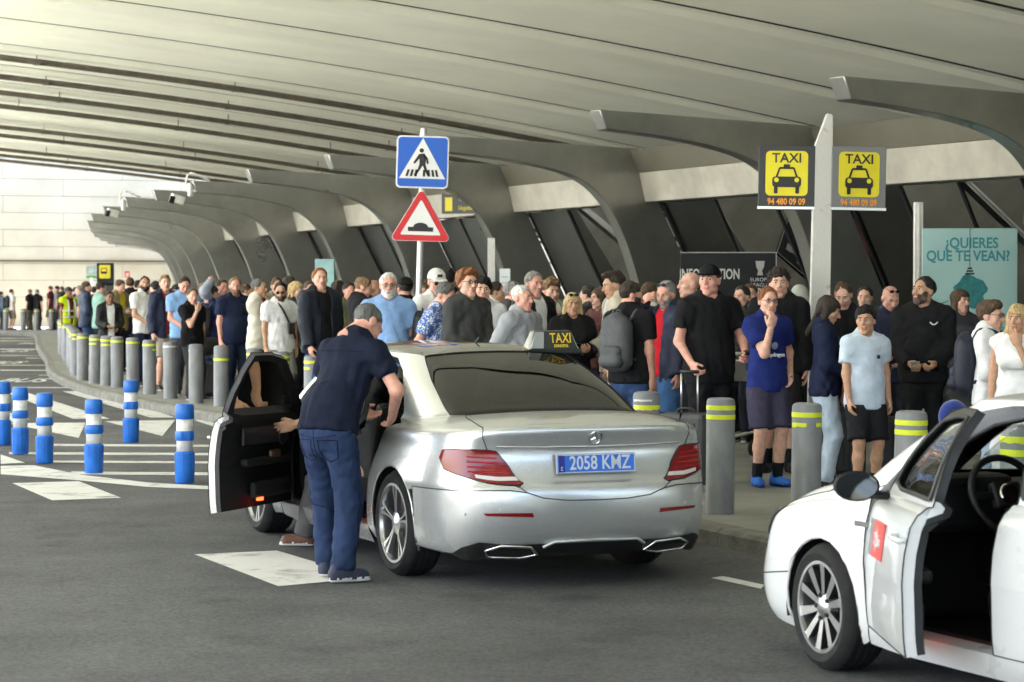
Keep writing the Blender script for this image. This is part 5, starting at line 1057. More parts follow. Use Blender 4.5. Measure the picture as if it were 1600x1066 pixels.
def person(label, pos, H=1.76, yaw=180, top=('tee', (.02, .02, .02)), bot=('trousers', (.02, .022, .03)), hair=('short', 'brown'), skin='fair', arms=('down', 'down'), head=(0, 5), lean=0, lod=0, w=1.0, belly=0.0, inner=None, shoes=(.03, .03, .03), beard=None, glasses=None, cap=None, feet=None, hip=None, group='people waiting in the taxi queue', curl=(.45, .45), shades=None, socks=None, sole=True, z0=PAV, woman=False, twist=0, knee=None, elbow=None, sleeve=None, hem=None):
    NPEOPLE[0] += 1; sd = NPEOPLE[0]; sc = H / 1.75
    e = empty('person', (pos[0], pos[1], z0), R(yaw), label=label, cat='person', group=group); e.scale = (sc, sc, sc)
    hb, hc, hh, hd = ((.017, .016, .0075, .006), (.021, .020, .0105, .0095), (.030, .028, .016, .016))[lod]
    sm = skin_mat(skin); hipc = np.array(hip if hip else (0, 0, .93)); RL = rotz(R(twist)) @ rotx(-R(lean)); RH = rotx(-R(lean * .4))
    U = lambda x, y, z: hipc + RL @ (np.array((x * (w if abs(x) < .4 else 1), y, z)) - np.array((0, 0, .93)))
    Pv = lambda x, y, z: hipc + RH @ (np.array((x, y, z)) - np.array((0, 0, .93)))
    sh = {1: U(.178, -.005, 1.415), -1: U(-.178, -.005, 1.415)}; el = {}; wr = {}
    for s, a in ((-1, arms[0]), (1, arms[1])):
        t = ARM[a] if isinstance(a, str) else a; T = np.array((t[0] * s, t[1], t[2])) if isinstance(a, str) else np.array(t)
        if isinstance(a, str): T = hipc + (rotz(R(twist)) @ rotx(-R(lean * (.9 if T[2] > 1.1 else .5)))) @ (T - np.array((0, 0, .93)))
        pole = np.array((s * .55, -.7, -.5)); 
        if isinstance(a, str) and a in ('crown', 'brow'): pole = np.array((s * .9, .45, .1))
        if elbow and elbow.get(s): pole = np.array(elbow[s])
        el[s], wr[s] = ik(sh[s], T, .285, .255, pole)
    ft = feet or ((-.10, random.uniform(-.06, .05), 12), (.10, random.uniform(-.05, .06), -12)); kn = {}; an = {}; hj = {}
    for s, q in ((-1, ft[0]), (1, ft[1])):
        hj[s] = Pv(s * .088, 0, .90); an[s] = np.array((q[0], q[1], .085 + (q[3] if len(q) > 3 else 0))); kn[s], an[s] = ik(hj[s], an[s], .42, .41, (knee or (s * .12, 1, 0)))
    allp = np.array(list(sh.values()) + list(el.values()) + list(wr.values()) + list(kn.values()) + list(an.values()) + [hipc, U(0, 0, 1.6)]); lo = allp.min(0) - .26; hi = allp.max(0) + .26
    lo[2] = max(lo[2], -.03)
    def torso(f, g, k=.05):
        ww = w * (.93 if woman else 1)
        f.seg(Pv(0, -.005, .90), Pv(0, 0, 1.0), (.158 if not woman else .165) * w ** .5 + g, .148 * ww + g, k, .68); f.seg(Pv(0, 0, .98), U(0, .002, 1.14), .148 * ww + g, (.146 if not woman else .128) * ww + g, k, .70)
        f.seg(U(0, .002, 1.14), U(0, .0, 1.33), (.148 if not woman else .13) * ww + g, .168 * ww + g, k, .62); f.seg(U(-.145, -.008, 1.405), U(.145, -.008, 1.405), .062 + g, .062 + g, k)
        f.seg(U(-.10, -.012, 1.435), U(-.025, -.02, 1.50), .045 + g, .05 + g, .04); f.seg(U(.10, -.012, 1.435), U(.025, -.02, 1.50), .045 + g, .05 + g, .04)
        if g > 0: f.seg(U(0, -.025, 1.38), U(0, -.03, 1.47), .062 + g, .058 + g, .04)
        if belly: f.ell(U(0, .045 + belly * .3, 1.06), (.135 * ww + g, .10 + belly * .5 + g, .15), .06)
        if woman: f.seg(U(-.07, .085, 1.27), U(.07, .085, 1.27), .068 + g, .068 + g, .05)
    def armseg(f, s, g, t1=2.0, k=.03, cuff=0.0):            # t1 in 0..2: shoulder-elbow-wrist
        a, b, c = sh[s], el[s], wr[s]
        f.seg(a, b if t1 >= 1 else a + (b - a) * t1, .052 * w ** .4 + g, .040 + g + (0 if t1 >= 1 else .006), k, cut=None if t1 >= 1 else 1.0)
        if t1 > 1: q = b + (c - b) * min(t1 - 1, 1); f.seg(b, q, .041 + g, .029 + g + cuff, k, cut=1.0 if t1 < 2 else None)
    # ---- body
    f = Field(lo, hi, hb); torso(f, 0)
    f.seg(U(0, -.02, 1.46), U(0, -.012, 1.54), .058 * (.88 if woman else 1), .055 * (.88 if woman else 1), .04)
    for s in (-1, 1):
        armseg(f, s, 0); f.seg(hj[s], kn[s], .084, .056, .03); f.seg(kn[s], kn[s] + (an[s] - kn[s]) * .35 - np.array((0, .012, 0)), .054, .055, .03); f.seg(kn[s] + (an[s] - kn[s]) * .35, an[s], .053, .036, .03)
        ta = R(ft[0][2] if s < 0 else ft[1][2]); fd = np.array((-math.sin(ta), math.cos(ta), 0)); f.seg(an[s] + fd * -.03 - np.array((0, 0, .045)), an[s] + fd * .12 - np.array((0, 0, .058)), .034, .024, .02)
        if lod == 2: d = wr[s] - el[s]; d = d / np.linalg.norm(d); f.seg(wr[s], wr[s] + d * .12, .032, .03, .02, .6)
    V, Q = f.mesh(); VV = [V]; QQ = [Q]; MI = [np.zeros(len(Q), int)]
    if lod < 2:
        for s in (-1, 1):
            d = wr[s] - el[s]; d = d / np.linalg.norm(d); inw = np.array((-s, 0.15, 0)); fw = RL @ np.array((0, 1, 0))
            a = arms[0] if s < 0 else arms[1]
            if isinstance(a, str) and a in ('mouth', 'brow', 'crown'): inw = np.array((0, -.9, -.3))
            elif isinstance(a, str) and a in ('front', 'phone', 'phonelow', 'hold', 'fold', 'chest'): inw = np.array((-s * .5, -.3, .75)) if a != 'hold' else np.array((-s, 0, -.2))
            n = -(inw - d * (inw @ d)); n /= np.linalg.norm(n); th = np.cross(n, d) ; M = np.column_stack([d, th, n]); sgn = 1
            if th @ (np.array((0, 0, 1)) + fw * .8) < 0: sgn = -1
            V2, Q2 = hand_mesh(M, wr[s], sgn, curl[0 if s < 0 else 1], hd, 1.0); QQ.append(Q2 + sum(len(v) for v in VV)); VV.append(V2); MI.append(np.zeros(len(Q2), int))
    # ---- head
    HR = RL @ rotz(R(head[0])) @ rotx(-R(head[1])) @ rotx(R(lean * .55)); HO = U(0, -.012, 1.505) + RL @ rotx(-R(head[1] * .5)) @ rotx(R(lean * .3)) @ np.array((0, .02, .125)); hs = 1.0 if not woman else .965
    if H < 1.66 and not woman: hs = 1.05
    f = Field((-.115, -.13, -.20), (.115, .15, .14), hh); f.ell((0, -.014, .032), (.076, .096, .083), .02); f.ell((0, .022, -.035), (.061, .072, .083), .035); f.seg((-.012, .070, -.106), (.012, .070, -.106), .022, .022, .03)
    for s in (-1, 1):
        f.ell((s * .046, .008, -.075), (.022, .035, .026), .03); f.ell((s * .042, .062, -.02), (.024, .022, .022), .025); f.ell((s * .077, -.012, -.006), (.011, .026, .033), .008)
    f.seg((-.036, .082, .026), (.036, .082, .026), .012, .012, .02)
    for s in (-1, 1): f.ell((s * .031, .101, .006), (.019, .017, .012), .012, 's')
    f.seg((0, .089, .016), (0, .117, -.027), .0095, .0125, .012); f.ell((.012, .103, -.031), (.010, .012, .009), .01); f.ell((-.012, .103, -.031), (.010, .012, .009), .01)
    f.seg((-.016, .092, -.058), (.016, .092, -.058), .0085, .0085, .012); f.seg((-.013, .091, -.070), (.013, .091, -.070), .009, .009, .010); f.seg((0, -.028, -.09), (0, -.05, -.19), .052 * (.88 if woman else 1), .055 * (.88 if woman else 1), .03)
    V, Q = f.mesh(); cen = V[Q].mean(1); mi = np.zeros(len(Q), int)
    lips = (np.abs(cen[:, 0]) < .024) & (cen[:, 2] < -.052) & (cen[:, 2] > -.076) & (cen[:, 1] > .088); mi[lips] = 1
    TH = lambda P: (P * hs) @ HR.T + HO
    QQ.append(Q + sum(len(v) for v in VV)); VV.append(TH(V)); MI.append(mi)
    npmesh('body', np.concatenate(VV), np.concatenate(QQ), [sm, M_LIP[skin]], e, np.concatenate(MI))
    MH = Matrix([[*(HR[i] * hs), HO[i]] for i in range(3)] + [[0, 0, 0, 1]])
    def hchild(name, mbx, m, smooth=True): o = mk(name, mbx, m, parent=e, smooth=smooth); o.matrix_local = MH; return o
    def hfield(name, f, m): V, Q = f.mesh(); return npmesh(name, TH(V), Q, m, e)
    if lod < 2:
        for s in (-1, 1):
            o = hchild('eye', eye_mb, [M_EYEW, M_EYEI]); o.matrix_local = MH @ Matrix.Translation((s * .031, .0785, .006)) @ Matrix.Rotation(R(random.uniform(-12, 12)), 4, 'Z')
            if lod == 0 or True:
                mb = MB(); mb.tube([(s * .013, .096, .024), (s * .028, .0985, .029), (s * .047, .087, .024)], [.0032, .0042, .002], 6); hchild('eyebrow', mb, hair_mat(hair[1] if hair[1] not in ('white', 'blonde') else 'light'))
    # ---- hair
    st, hcx = hair
    if st != 'bald':
        t = {'buzz': .003, 'short': .010, 'quiff': .010, 'fluffy': .022, 'curly': .026, 'long': .014, 'bun': .008, 'mid': .016, 'thin': .006}[st]
        f = Field((-.15, -.19, -.36 if st == 'long' else -.15), (.15, .16, .21), hh); f.ell((0, -.016, .034), (.077 + t, .097 + t, .084 + t), .02)
        if st == 'quiff': f.ell((.0, .055, .102), (.055, .045, .026), .03); f.ell((0, 0, .105), (.06, .08, .025), .03)
        if st in ('fluffy', 'curly'): f.ell((0, .045, .09), (.072, .06, .045), .03)
        if st == 'bun': f.ell((0, -.09, .10), (.034, .034, .034), .015)
        if st == 'mid': f.ell((0, .04, .085), (.075, .065, .045), .03)
        a0 = {'thin': -.006, 'buzz': -.012}.get(st, -.016); hl = .078 if st not in ('mid', 'curly', 'fluffy') else .055
        def cut(x, y, z):
            zl = np.where(y > .035, a0 + .028 + (y - .035) * 1.1 - x * 0, np.where(y > -.005, a0 - .025 + (y + .005) * 1.3, a0 - .03 + (y + .005) * .55)); zl = np.maximum(zl, np.where(y > .05, hl, -1)); zl = np.where((y > .012) & (np.abs(x) > .05) & (st not in ('long', 'mid')), np.maximum(zl, .012), zl)
            return (zl - z) * .8 + x * 0
        if st != 'long':
            X_, Y_, Z_ = f.ax[0][:, None, None], f.ax[1][None, :, None], f.ax[2][None, None, :]
            jit = .004 * np.sin(140 * X_ + sd) * np.sin(110 * Y_ + 2 * sd) + .003 * np.sin(260 * X_ + 190 * Y_)
            f.F += (np.clip(cut(X_, Y_, Z_) / .8 + .045, 0, .045) / .045 * (t + .004) * .95).astype(np.float32)
            f.keep(lambda x, y, z: cut(x, y, z) + jit)
        else:
            f.keep(lambda x, y, z: np.where(y > .03, (np.where(np.abs(x) < .055, .05, -.2) - z) * .7, -1.0) + x * 0)
            for s in (-1, 1): f.seg((s * .072, -.01, .03), (s * .085, .0, -.16), .030, .034, .03); f.seg((s * .085, 0, -.16), (s * .08, .01, -.30), .034, .016, .03)
            f.seg((0, -.08, .02), (0, -.10, -.26), .06, .05, .04, .6)
        f.ripple({'curly': .014, 'fluffy': .010, 'mid': .008, 'long': .008}.get(st, .0055), 95 if st != 'long' else 60, sd, .5 if st != 'curly' else 1); hfield('hair', f, hair_mat(hcx))
    if beard:
        f = Field((-.1, -.05, -.17), (.1, .15, .03), hh * .9); f.ell((0, -.014, .032), (.076, .096, .083), .02); f.ell((0, .022, -.035), (.061, .072, .083), .035); f.seg((-.012, .070, -.106), (.012, .070, -.106), .022, .022, .03)
        for s in (-1, 1): f.ell((s * .046, .008, -.075), (.022, .035, .026), .03); f.ell((s * .042, .062, -.02), (.024, .022, .022), .025)
        f.seg((-.016, .092, -.058), (.016, .092, -.058), .0085, .0085, .012); f.seg((-.013, .091, -.070), (.013, .091, -.070), .009, .009, .010); f.F -= (.0042 if beard != 'stubble' else .0028); f.ripple(.002, 150, sd)
        f.keep(lambda x, y, z: np.maximum(np.maximum(z + .040 + np.maximum(.035 - np.abs(x), 0) * .12 - np.maximum(np.abs(x) - .045, 0) * 1.4, .018 - y), np.where(np.abs(x) < .06, -z - .145, -z - .11))); f.ell((0, .108, -.064), (.021, .03, .0105), .004, 's'); hfield('beard', f, hair_mat(beard))
    if cap:
        f = Field((-.13, -.15, 0), (.13, .24, .17), hh * .9); f.ell((0, -.016, .04), (.089, .109, .094), .02); f.keep(lambda x, y, z: (.034 - z + x * 0 + y * .12)); fl = -1 if cap[1] == 'back' else 1
        f.ell((0, .115 * fl, .044), (.072, .085, .011), .015); V, Q = f.mesh(); npmesh('cap', TH(V), Q, cloth_mat(cap[0]), e)
        if len(cap) > 2: mb = MB(); mb.box((0, .098, .082), (.05, .004, .032), rotm := Matrix.Rotation(R(-30), 3, 'X')); hchild('cap_patch', mb, cloth_mat(cap[2]), False)
    if glasses or shades:
        g = MB(); zo, yo = ((.006, .106) if glasses else (.105, .075)); 
        for s in (-1, 1): g.tube([(s * .031 + .021 * math.cos(a), yo, zo + .015 * math.sin(a)) for a in np.linspace(0, 2 * math.pi, 13)], .0026, 5, cap=False); g.tube([(s * .052, yo, zo + .006), (s * .07, yo - .04, zo + .008), (s * .08, yo - .115, zo + .004)], .0024, 5)
        g.tube([(-.011, yo + .003, zo + .004), (.011, yo + .003, zo + .004)], .0026, 5); o = hchild('glasses' if glasses else 'sunglasses', g, M_TRIM)
        if shades:
            g = MB(); [g.add([(s * .031 + .021 * math.cos(a), yo, zo + .016 * math.sin(a)) for a in np.linspace(0, 2 * math.pi, 13)[:-1]], [tuple(range(12))]) for s in (-1, 1)]; ln = hchild('lens', g, M_TRIM); ln.parent = o; ln.matrix_local = Matrix.Identity(4)
        if glasses == 'dark':
            g = MB(); [g.add([(s * .031 + .02 * math.cos(a), yo, zo + .015 * math.sin(a)) for a in np.linspace(0, 2 * math.pi, 13)[:-1]], [tuple(range(12))]) for s in (-1, 1)]; hchild('lens', g, M_TRIM)
    # ---- clothes
    def garment(name, kind, col, g, sl, hemz, neck=.062, opening=None, m=None):
        f = Field(lo - .06, hi + .06, hc); torso(f, g, .06)
        for s in (-1, 1): armseg(f, s, g + (.006 if sl < 1 else .002), sl, .035, .006)
        if kind == 'hood': f.seg(U(-.075, -.06, 1.47), U(.075, -.06, 1.47), .052, .052, .03); f.ell(U(0, -.10, 1.43), (.085, .045, .075), .03)
        if kind != 'vest' or True: f.seg(Pv(0, -.004, hemz - .06), Pv(0, 0, 1.02), .160 * w ** .5 + g + .020, .150 * w + g + .006, .05, .72)
        f.ripple({0: .0085, 1: .009, 2: .010}[lod] * (1.35 if kind in ('jacket', 'hood', 'long') else 1) * .9, 34, sd * 7 + 1, .7, True)
        hz = hipc + RH @ np.array((0, 0, hemz - .93)); nz = RH @ np.array((0, 0, 1)); f.keep(lambda x, y, z: ((hz[0] - x) * nz[0] + (hz[1] - y) * nz[1] + (hz[2] - z) * nz[2]) * np.ones_like(x + y + z) if True else 0)
        # the hem plane must not cut hanging sleeves: add them again
        for s in (-1, 1):
            if sl > 1: armseg(f, s, g + .002, sl, .02, .006)
        nk = U(0, .032, 1.545); f.ell(nk, (neck, neck * 1.0, .082), .015, 's', None)
        if kind in ('jacket', 'polo', 'shirt'):
            ring = [U(.066 * math.sin(a), -.012 + .064 * -math.cos(a) * .95 + .012 * (1 - math.cos(a)), 1.505 - .02 * (1 - math.cos(a))) for a in np.linspace(-2.5, 2.5, 9)]
            for a_, b_ in zip(ring[:-1], ring[1:]): f.seg(a_, b_, .021, .021, .012)
        if opening:
            w0, w1 = opening; iL = RL.T
            def opn(x, y, z):
                q = [x - hipc[0], y - hipc[1], z - hipc[2]]; lx = iL[0][0] * q[0] + iL[0][1] * q[1] + iL[0][2] * q[2]; ly = iL[1][0] * q[0] + iL[1][1] * q[1] + iL[1][2] * q[2]; lz = iL[2][0] * q[0] + iL[2][1] * q[1] + iL[2][2] * q[2] + .93
                ww = w0 + (w1 - w0) * np.clip((lz - hemz) / (1.45 - hemz), 0, 1); return -np.maximum(np.abs(lx) - ww, .035 - ly)
            f.keep(opn)
        V, Q = f.mesh(); return npmesh(name, V, Q, m or cloth_mat(col, 'shell' if kind == 'jacket' else 'c'), e)
    tk, tc = top[0], top[1]; tm = top[2] if len(top) > 2 else None
    slv = sleeve if sleeve else {'tee': .62, 'polo': .62, 'shirt': .66, 'long': 1.97, 'hood': 1.97, 'jacket': 1.97, 'vest': .12, 'tank': .10}[tk]
    hz = hem if hem else {'tee': .84, 'polo': .84, 'shirt': .82, 'long': .84, 'hood': .84, 'jacket': .80, 'vest': .80, 'tank': .84}[tk]
    if inner: garment('undershirt', 'tee', inner, .012, .5, .86)
    opening = {'jacket': (.05, .075), 'vest': (.012, .09)}.get(tk) if inner else None
    garment({'tee': 'tee_shirt', 'polo': 'polo_shirt', 'shirt': 'shirt', 'long': 'sweater', 'hood': 'hoodie', 'jacket': 'jacket', 'vest': 'vest', 'tank': 'top'}[tk], tk, tc, {'tee': .017, 'polo': .018, 'shirt': .02, 'long': .022, 'hood': .03, 'jacket': .030, 'vest': .034, 'tank': .012}[tk], slv, hz, .060 if tk != 'tank' else .085, opening, tm)
    bk, bc = bot[0], bot[1]; f = Field(lo - .05, hi + .05, hc); g = .014
    f.seg(Pv(0, -.005, .90), Pv(0, 0, 1.0), .160 * w ** .5 + g, .150 * w + g, .04, .70)
    if bk == 'shorts':
        for s in (-1, 1): q = hj[s] + (kn[s] - hj[s]) * .93; f.seg(hj[s], q, .092 + g, .088 + g, .03, cut=1.0)
    else:
        slim = .0 if bk != 'wide' else .018
        for s in (-1, 1):
            v = (kn[s] + an[s]) / 2 * 0; f.seg(hj[s], kn[s], .088 + g, .068 + g + slim, .03); q = an[s] + (kn[s] - an[s]) * .02 - np.array((0, 0, .02)); f.seg(kn[s], q, .066 + g + slim, .054 + g + slim, .03, cut=1.0)
    f.ripple(.0062, 36, sd * 5 + 3, 1.3, True); tz = Pv(0, 0, hz + .05); f.keep(lambda x, y, z: (z - tz[2]) + 0 * x + 0 * y if lean < 60 else 0 * (x + y + z) - 1)
    V, Q = f.mesh(); npmesh('shorts' if bk == 'shorts' else 'trousers', V, Q, cloth_mat(bc, 'denim' if bk in ('jeans',) else 'c'), e)
    for s in (-1, 1):
        q = ft[0] if s < 0 else ft[1]; ta = R(q[2]); fd = np.array((-math.sin(ta), math.cos(ta), 0)); sdv = np.array((math.cos(ta), math.sin(ta), 0)); a = an[s]; zb = a[2] - .085
        f = Field(a - np.array((.2, .2, .1)), a + np.array((.2, .2, .08)), min(hc, .014)); b0 = np.array((a[0], a[1], zb)); f.seg(b0 - fd * .045 + (0, 0, .05), b0 + fd * .125 + (0, 0, .038), .046, .043, .03, 1.0); f.seg(b0 + (0, 0, .05), b0 - fd * .02 + (0, 0, .105), .045, .044, .03); f.seg(b0 - fd * .045 + (0, 0, .018), b0 + fd * .14 + (0, 0, .016), .043, .04, .01, .5)
        f.keep(lambda x, y, z: np.maximum(zb + .003 - z, z - zb - .118) + 0 * x + 0 * y); V, Q = f.mesh(); cen = V[Q].mean(1); npmesh('shoe', V, Q, [cloth_mat(shoes, 'shell'), M_SOLE if sole is True else cloth_mat(sole or (.02, .02, .02), 'shell')], e, (cen[:, 2] < zb + .027).astype(int))
        if socks: f = Field(a - .12, a + .22, min(hc, .016)); k_ = kn[s]; f.seg(a - (0, 0, .03), a + (k_ - a) * .33, .044, .052, .02, cut=1.0); V, Q = f.mesh(); npmesh('sock', V, Q, cloth_mat(socks), e)
    def wp(x, y, z):                                        # a spot on the upper body, in the world
        p = U(x, y, z); return e_mat(e) @ Vector(p)
    e['h'] = 0; del e['h']
    return e, dict(U=U, wr=wr, el=el, HO=HO, HR=HR, e=e, yaw=yaw, sc=sc, w=lambda v: e_mat(e) @ Vector(v))
def e_mat(e): return Matrix.Translation(e.location) @ Matrix.Rotation(e.rotation_euler.z, 4, 'Z') @ Matrix.Diagonal((*e.scale, 1))
def P(px, d, ytop, label, **k):
    H = 1.70 + (YH - ytop) * d / F_PX; H = k.pop('H', min(max(H, 1.45), 1.95)); lod = 0 if d < 26.5 else (1 if d < 46 else 2)
    if px < 620 and d > 29 and abs(k.get('yaw', 180)) >= 150: k['yaw'] = -142 + random.uniform(-14, 14)
    return person(label, ((px - CX) * d / F_PX, d), H=H, lod=k.pop('lod', lod), **k)
BLK, NAVY, WHT, DGR, GRY = (.012, .012, .013), (.014, .019, .045), (.70, .70, .70), (.045, .047, .05), (.22, .225, .24)
JEAN, LJEAN, KHAKI, STONE = (.035, .065, .15), (.36, .45, .56), (.20, .17, .12), (.33, .30, .25)
M_FLOR = mat('floral_print', (.08, .16, .42), .85)
def floral():
    t = M_FLOR.node_tree; N = t.nodes.new; L = t.links.new; b = t.nodes['Principled BSDF']; tc = N('ShaderNodeTexCoord'); v = N('ShaderNodeTexVoronoi'); v.inputs['Scale'].default_value = 34; n = N('ShaderNodeTexNoise'); n.inputs['Scale'].default_value = 30; L(tc.outputs['Object'], n.inputs['Vector'])
    ad = N('ShaderNodeMixRGB'); ad.inputs[0].default_value = .12; L(tc.outputs['Object'], ad.inputs[1]); L(n.outputs['Color'], ad.inputs[2]); L(ad.outputs[0], v.inputs['Vector']); r = N('ShaderNodeValToRGB'); r.color_ramp.elements[0].position = .36; r.color_ramp.elements[0].color = (.62, .66, .72, 1); r.color_ramp.elements[1].position = .46; r.color_ramp.elements[1].color = (.06, .13, .38, 1); L(v.outputs['Distance'], r.inputs[0]); L(r.outputs[0], b.inputs['Base Color'])
floral()
# ================================================================ the crowd
WHO = {}
def add(key, *a, **k): WHO[key] = P(*a, **k)
# ---- at the taxi
WHO['helper'] = person('man in navy polo and jeans bending at the taxi rear door', (-1.15, 15.02), H=1.84, yaw=-36, top=('polo', (.009, .012, .026)), bot=('jeans', (.02, .034, .08)), hair=('buzz', 'dgrey'), skin='pink', arms=((-.12, .42, 1.0), (.20, .36, .98)), lean=29, head=(-14, 36), lod=0, w=.97, belly=0, z0=0, shoes=(.03, .035, .06), feet=((-.13, .14, 25), (.14, -.04, -30)), group='people at the taxi', elbow={-1: (-1, -.5, .2), 1: (1, -.4, -.4)}, hem=.88)
# driver turned on the seat with one foot on the road
WHO['driver'] = person('seated driver reaching out to the open taxi door', (-1.06, 17.05), H=1.76, yaw=78, top=('tee', DGR), bot=('trousers', (.10, .10, .11)), hair=('short', 'dark'), skin='tan', arms=((-.30, .45, .86), (.2, .3, .8)), hip=(0, -.12, .55), lean=6, head=(0, 10), lod=0, z0=0, feet=((-.12, .40, 5), (.10, .34, -5)), shoes=(.12, .06, .04), socks=(.5, .5, .52), group='people at the taxi')
# ---- near queue, right to left
add('blonde_right', 1590, 18.6, 476, 'blonde woman in white top covering her face at the picture edge', yaw=150, top=('tank', WHT), bot=('wide', (.62, .62, .64)), hair=('long', 'blonde'), skin='tan', arms=('mouth', 'down'), woman=True, w=1.0, shoes=(.4, .35, .3))
add('hoodie_boy', 1546, 19.2, 472, 'boy with glasses in white hoodie holding a phone', yaw=-112, top=('hood', (.68, .68, .69)), bot=('jeans', LJEAN), hair=('mid', 'brown'), arms=('down', 'phonelow'), glasses=True, w=.88, head=(-10, 4), curl=(.4, .8))
add('black_zip', 1443, 21.2, 433, 'bearded man in black sports top with white chest mark', yaw=168, top=('long', BLK), bot=('trousers', BLK), hair=('short', 'black'), skin='tan', arms=('front', 'front'), beard='stubble', head=(-38, -8), w=1.08, curl=(.8, .8))
add('bald_shades', 1391, 23.2, 446, 'bald man in navy top with sunglasses pushed up on his head', yaw=175, top=('jacket', NAVY), hair=('bald', 'grey'), skin='pink', arms=('front', 'phonelow'), head=(18, 24), shades=True, w=1.08)
add('crewcut', 1318, 22.6, 439, 'man with crew cut looking down at a phone behind the dark haired woman', yaw=165, top=('tee', BLK), hair=('buzz', 'brown'), arms=('phone', 'phone'), head=(0, 26), curl=(.8, .8))
add('blue_tee_boy', 1352, 19.7, 480, 'dark haired boy in pale blue tee shirt and black shorts', yaw=196, top=('tee', (.50, .58, .68)), bot=('shorts', (.016, .016, .018)), hair=('mid', 'black'), skin='tan', arms=('down', 'pocket'), head=(-38, 3), w=.95, hem=.80, socks=(.02, .02, .02))
add('dark_hair_woman', 1290, 20.4, 463, 'woman with long dark hair in navy sweater and torn pale jeans', yaw=-100, top=('long', NAVY), bot=('jeans', (.42, .50, .60)), hair=('long', 'dark'), skin='tan', arms=('phonelow', 'phonelow'), woman=True, head=(-5, 22), w=1.0, curl=(.7, .7))
add('jersey_boy', 1199, 20.6, 449, 'boy with glasses in blue football shirt and grey shorts', yaw=-158, top=('tee', (.016, .026, .14)), bot=('shorts', (.05, .045, .075)), hair=('short', 'ginger'), arms=('hip', 'mouth'), glasses=True, w=.9, head=(-8, 4), shoes=(.03, .14, .50), socks=(.012, .012, .013), sole=(.02, .05, .2), hem=.83, curl=(.3, .7), elbow={1: (-.2, .3, -1)}, feet=((-.09, .02, 10), (.09, -.02, -15)))
add('tall_teen', 1217, 22.2, 421, 'tall teenager in black hooded jacket behind the football shirt boy', yaw=175, top=('hood', BLK), bot=('shorts', (.02, .02, .022)), hair=('curly', 'dark'), arms=('down', 'pocket'), head=(0, 0), shoes=BLK, socks=BLK, sole=False)
add('grey_cap', 1246, 25.6, 446, 'bowed person in grey cap behind the taxi post', yaw=-150, top=('jacket', (.30, .29, .26)), hair=('short', 'brown'), arms=('phonelow', 'phonelow'), head=(0, 30), cap=((.36, .37, .33), 'f'))
add('black_cap', 1108, 21.0, 415, 'tall man in black cap and black tee holding a suitcase handle', yaw=-160, top=('tee', BLK), bot=('trousers', BLK), hair=('buzz', 'dark'), skin='pink', arms=((-.20, .27, 1.04), (.24, .20, .96)), cap=((.010, .010, .011), 'f'), head=(-42, -2), w=1.14, beard=None, hem=.80, curl=(.8, .8))
add('bald_left', 1079, 24.2, 425, 'shaven headed man in profile behind the black cap man', yaw=95, top=('tee', (.03, .03, .04)), hair=('bald', 'brown'), skin='fair', head=(10, 0), beard=None)
add('red_tee', 1044, 22.6, 439, 'grey haired man shading his brow, red tee under navy hoodie', yaw=120, top=('jacket', NAVY), inner=(.50, .015, .025), bot=('shorts', (.05, .12, .27)), hair=('short', 'grey'), skin='pink', arms=('down', 'brow'), shades=True, beard='grey', head=(25, 14), socks=None, shoes=(.3, .3, .3))
add('backpack_man', 984, 21.6, 440, 'man in black tee with shoulder bag seen from behind', yaw=-38, top=('tee', BLK), bot=('jeans', JEAN), hair=('short', 'dark'), skin='pink', arms=('down', 'down'), head=(-38, 14), w=1.08, beard='dark')
add('beige_jacket', 962, 24.3, 425, 'man with grey quiff in beige jacket looking left', yaw=100, top=('jacket', (.42, .37, .29)), inner=(.55, .56, .6), hair=('quiff', 'dark'), skin='tan', head=(8, 12), arms=('pocket', 'front'), bot=('trousers', (.10, .09, .08)))
add('blonde_phone', 894, 24.4, 458, 'smiling blonde woman in black with phone and sunglasses on her hair', yaw=-165, top=('long', BLK), hair=('long', 'blonde'), skin='tan', arms=('phone', 'phone'), woman=True, shades=True, head=(-4, 2), curl=(.8, .8))
add('curly_teen', 860, 25.7, 437, 'curly haired teenager with grey backpack straps', yaw=-145, top=('jacket', (.28, .29, .24)), inner=WHT, hair=('curly', 'light'), head=(-10, 6), arms=('strap', 'strap'))
add('tall_grey', 834, 25.0, 425, 'tall grey haired man in black jacket over white tee', yaw=-135, top=('jacket', BLK), inner=WHT, hair=('short', 'grey'), skin='pink', head=(-15, 2), arms=('front', 'down'))
add('grey_sweat', 815, 22.2, 446, 'bald older man in light grey sweatshirt looking right', yaw=-125, top=('long', (.30, .31, .335)), bot=('trousers', (.05, .05, .06)), hair=('thin', 'white'), skin='pink', arms=('front', 'hip'), head=(-5, 3), w=1.12, belly=.04, curl=(.9, .5))
add('grey_hair', 800, 26.2, 440, 'grey haired person mostly hidden behind the grey sweatshirt man', yaw=-100, top=('tee', (.05, .05, .06)), hair=('short', 'grey'), skin='pink', head=(0, 8))
add('smiling_teen', 753, 24.6, 434, 'dark curly haired youth smiling in white tee', yaw=-172, top=('tee', (.66, .66, .67)), hair=('fluffy', 'black'), arms=('down', 'down'), head=(0, 2))
add('red_hair', 730, 23.0, 422, 'red haired young man with glasses in charcoal sweatshirt', yaw=-140, top=('long', (.055, .057, .056)), hair=('fluffy', 'ginger'), arms=('front', 'front'), glasses=True, head=(-8, -2), curl=(.9, .9), w=.98)
add('floral', 690, 23.3, 441, 'man in blue floral shirt looking down', yaw=-118, top=('shirt', (.1, .2, .5), M_FLOR), hair=('short', 'dgrey'), skin='pink', arms=('down', 'hip'), head=(-5, 32), w=1.1, belly=.05)
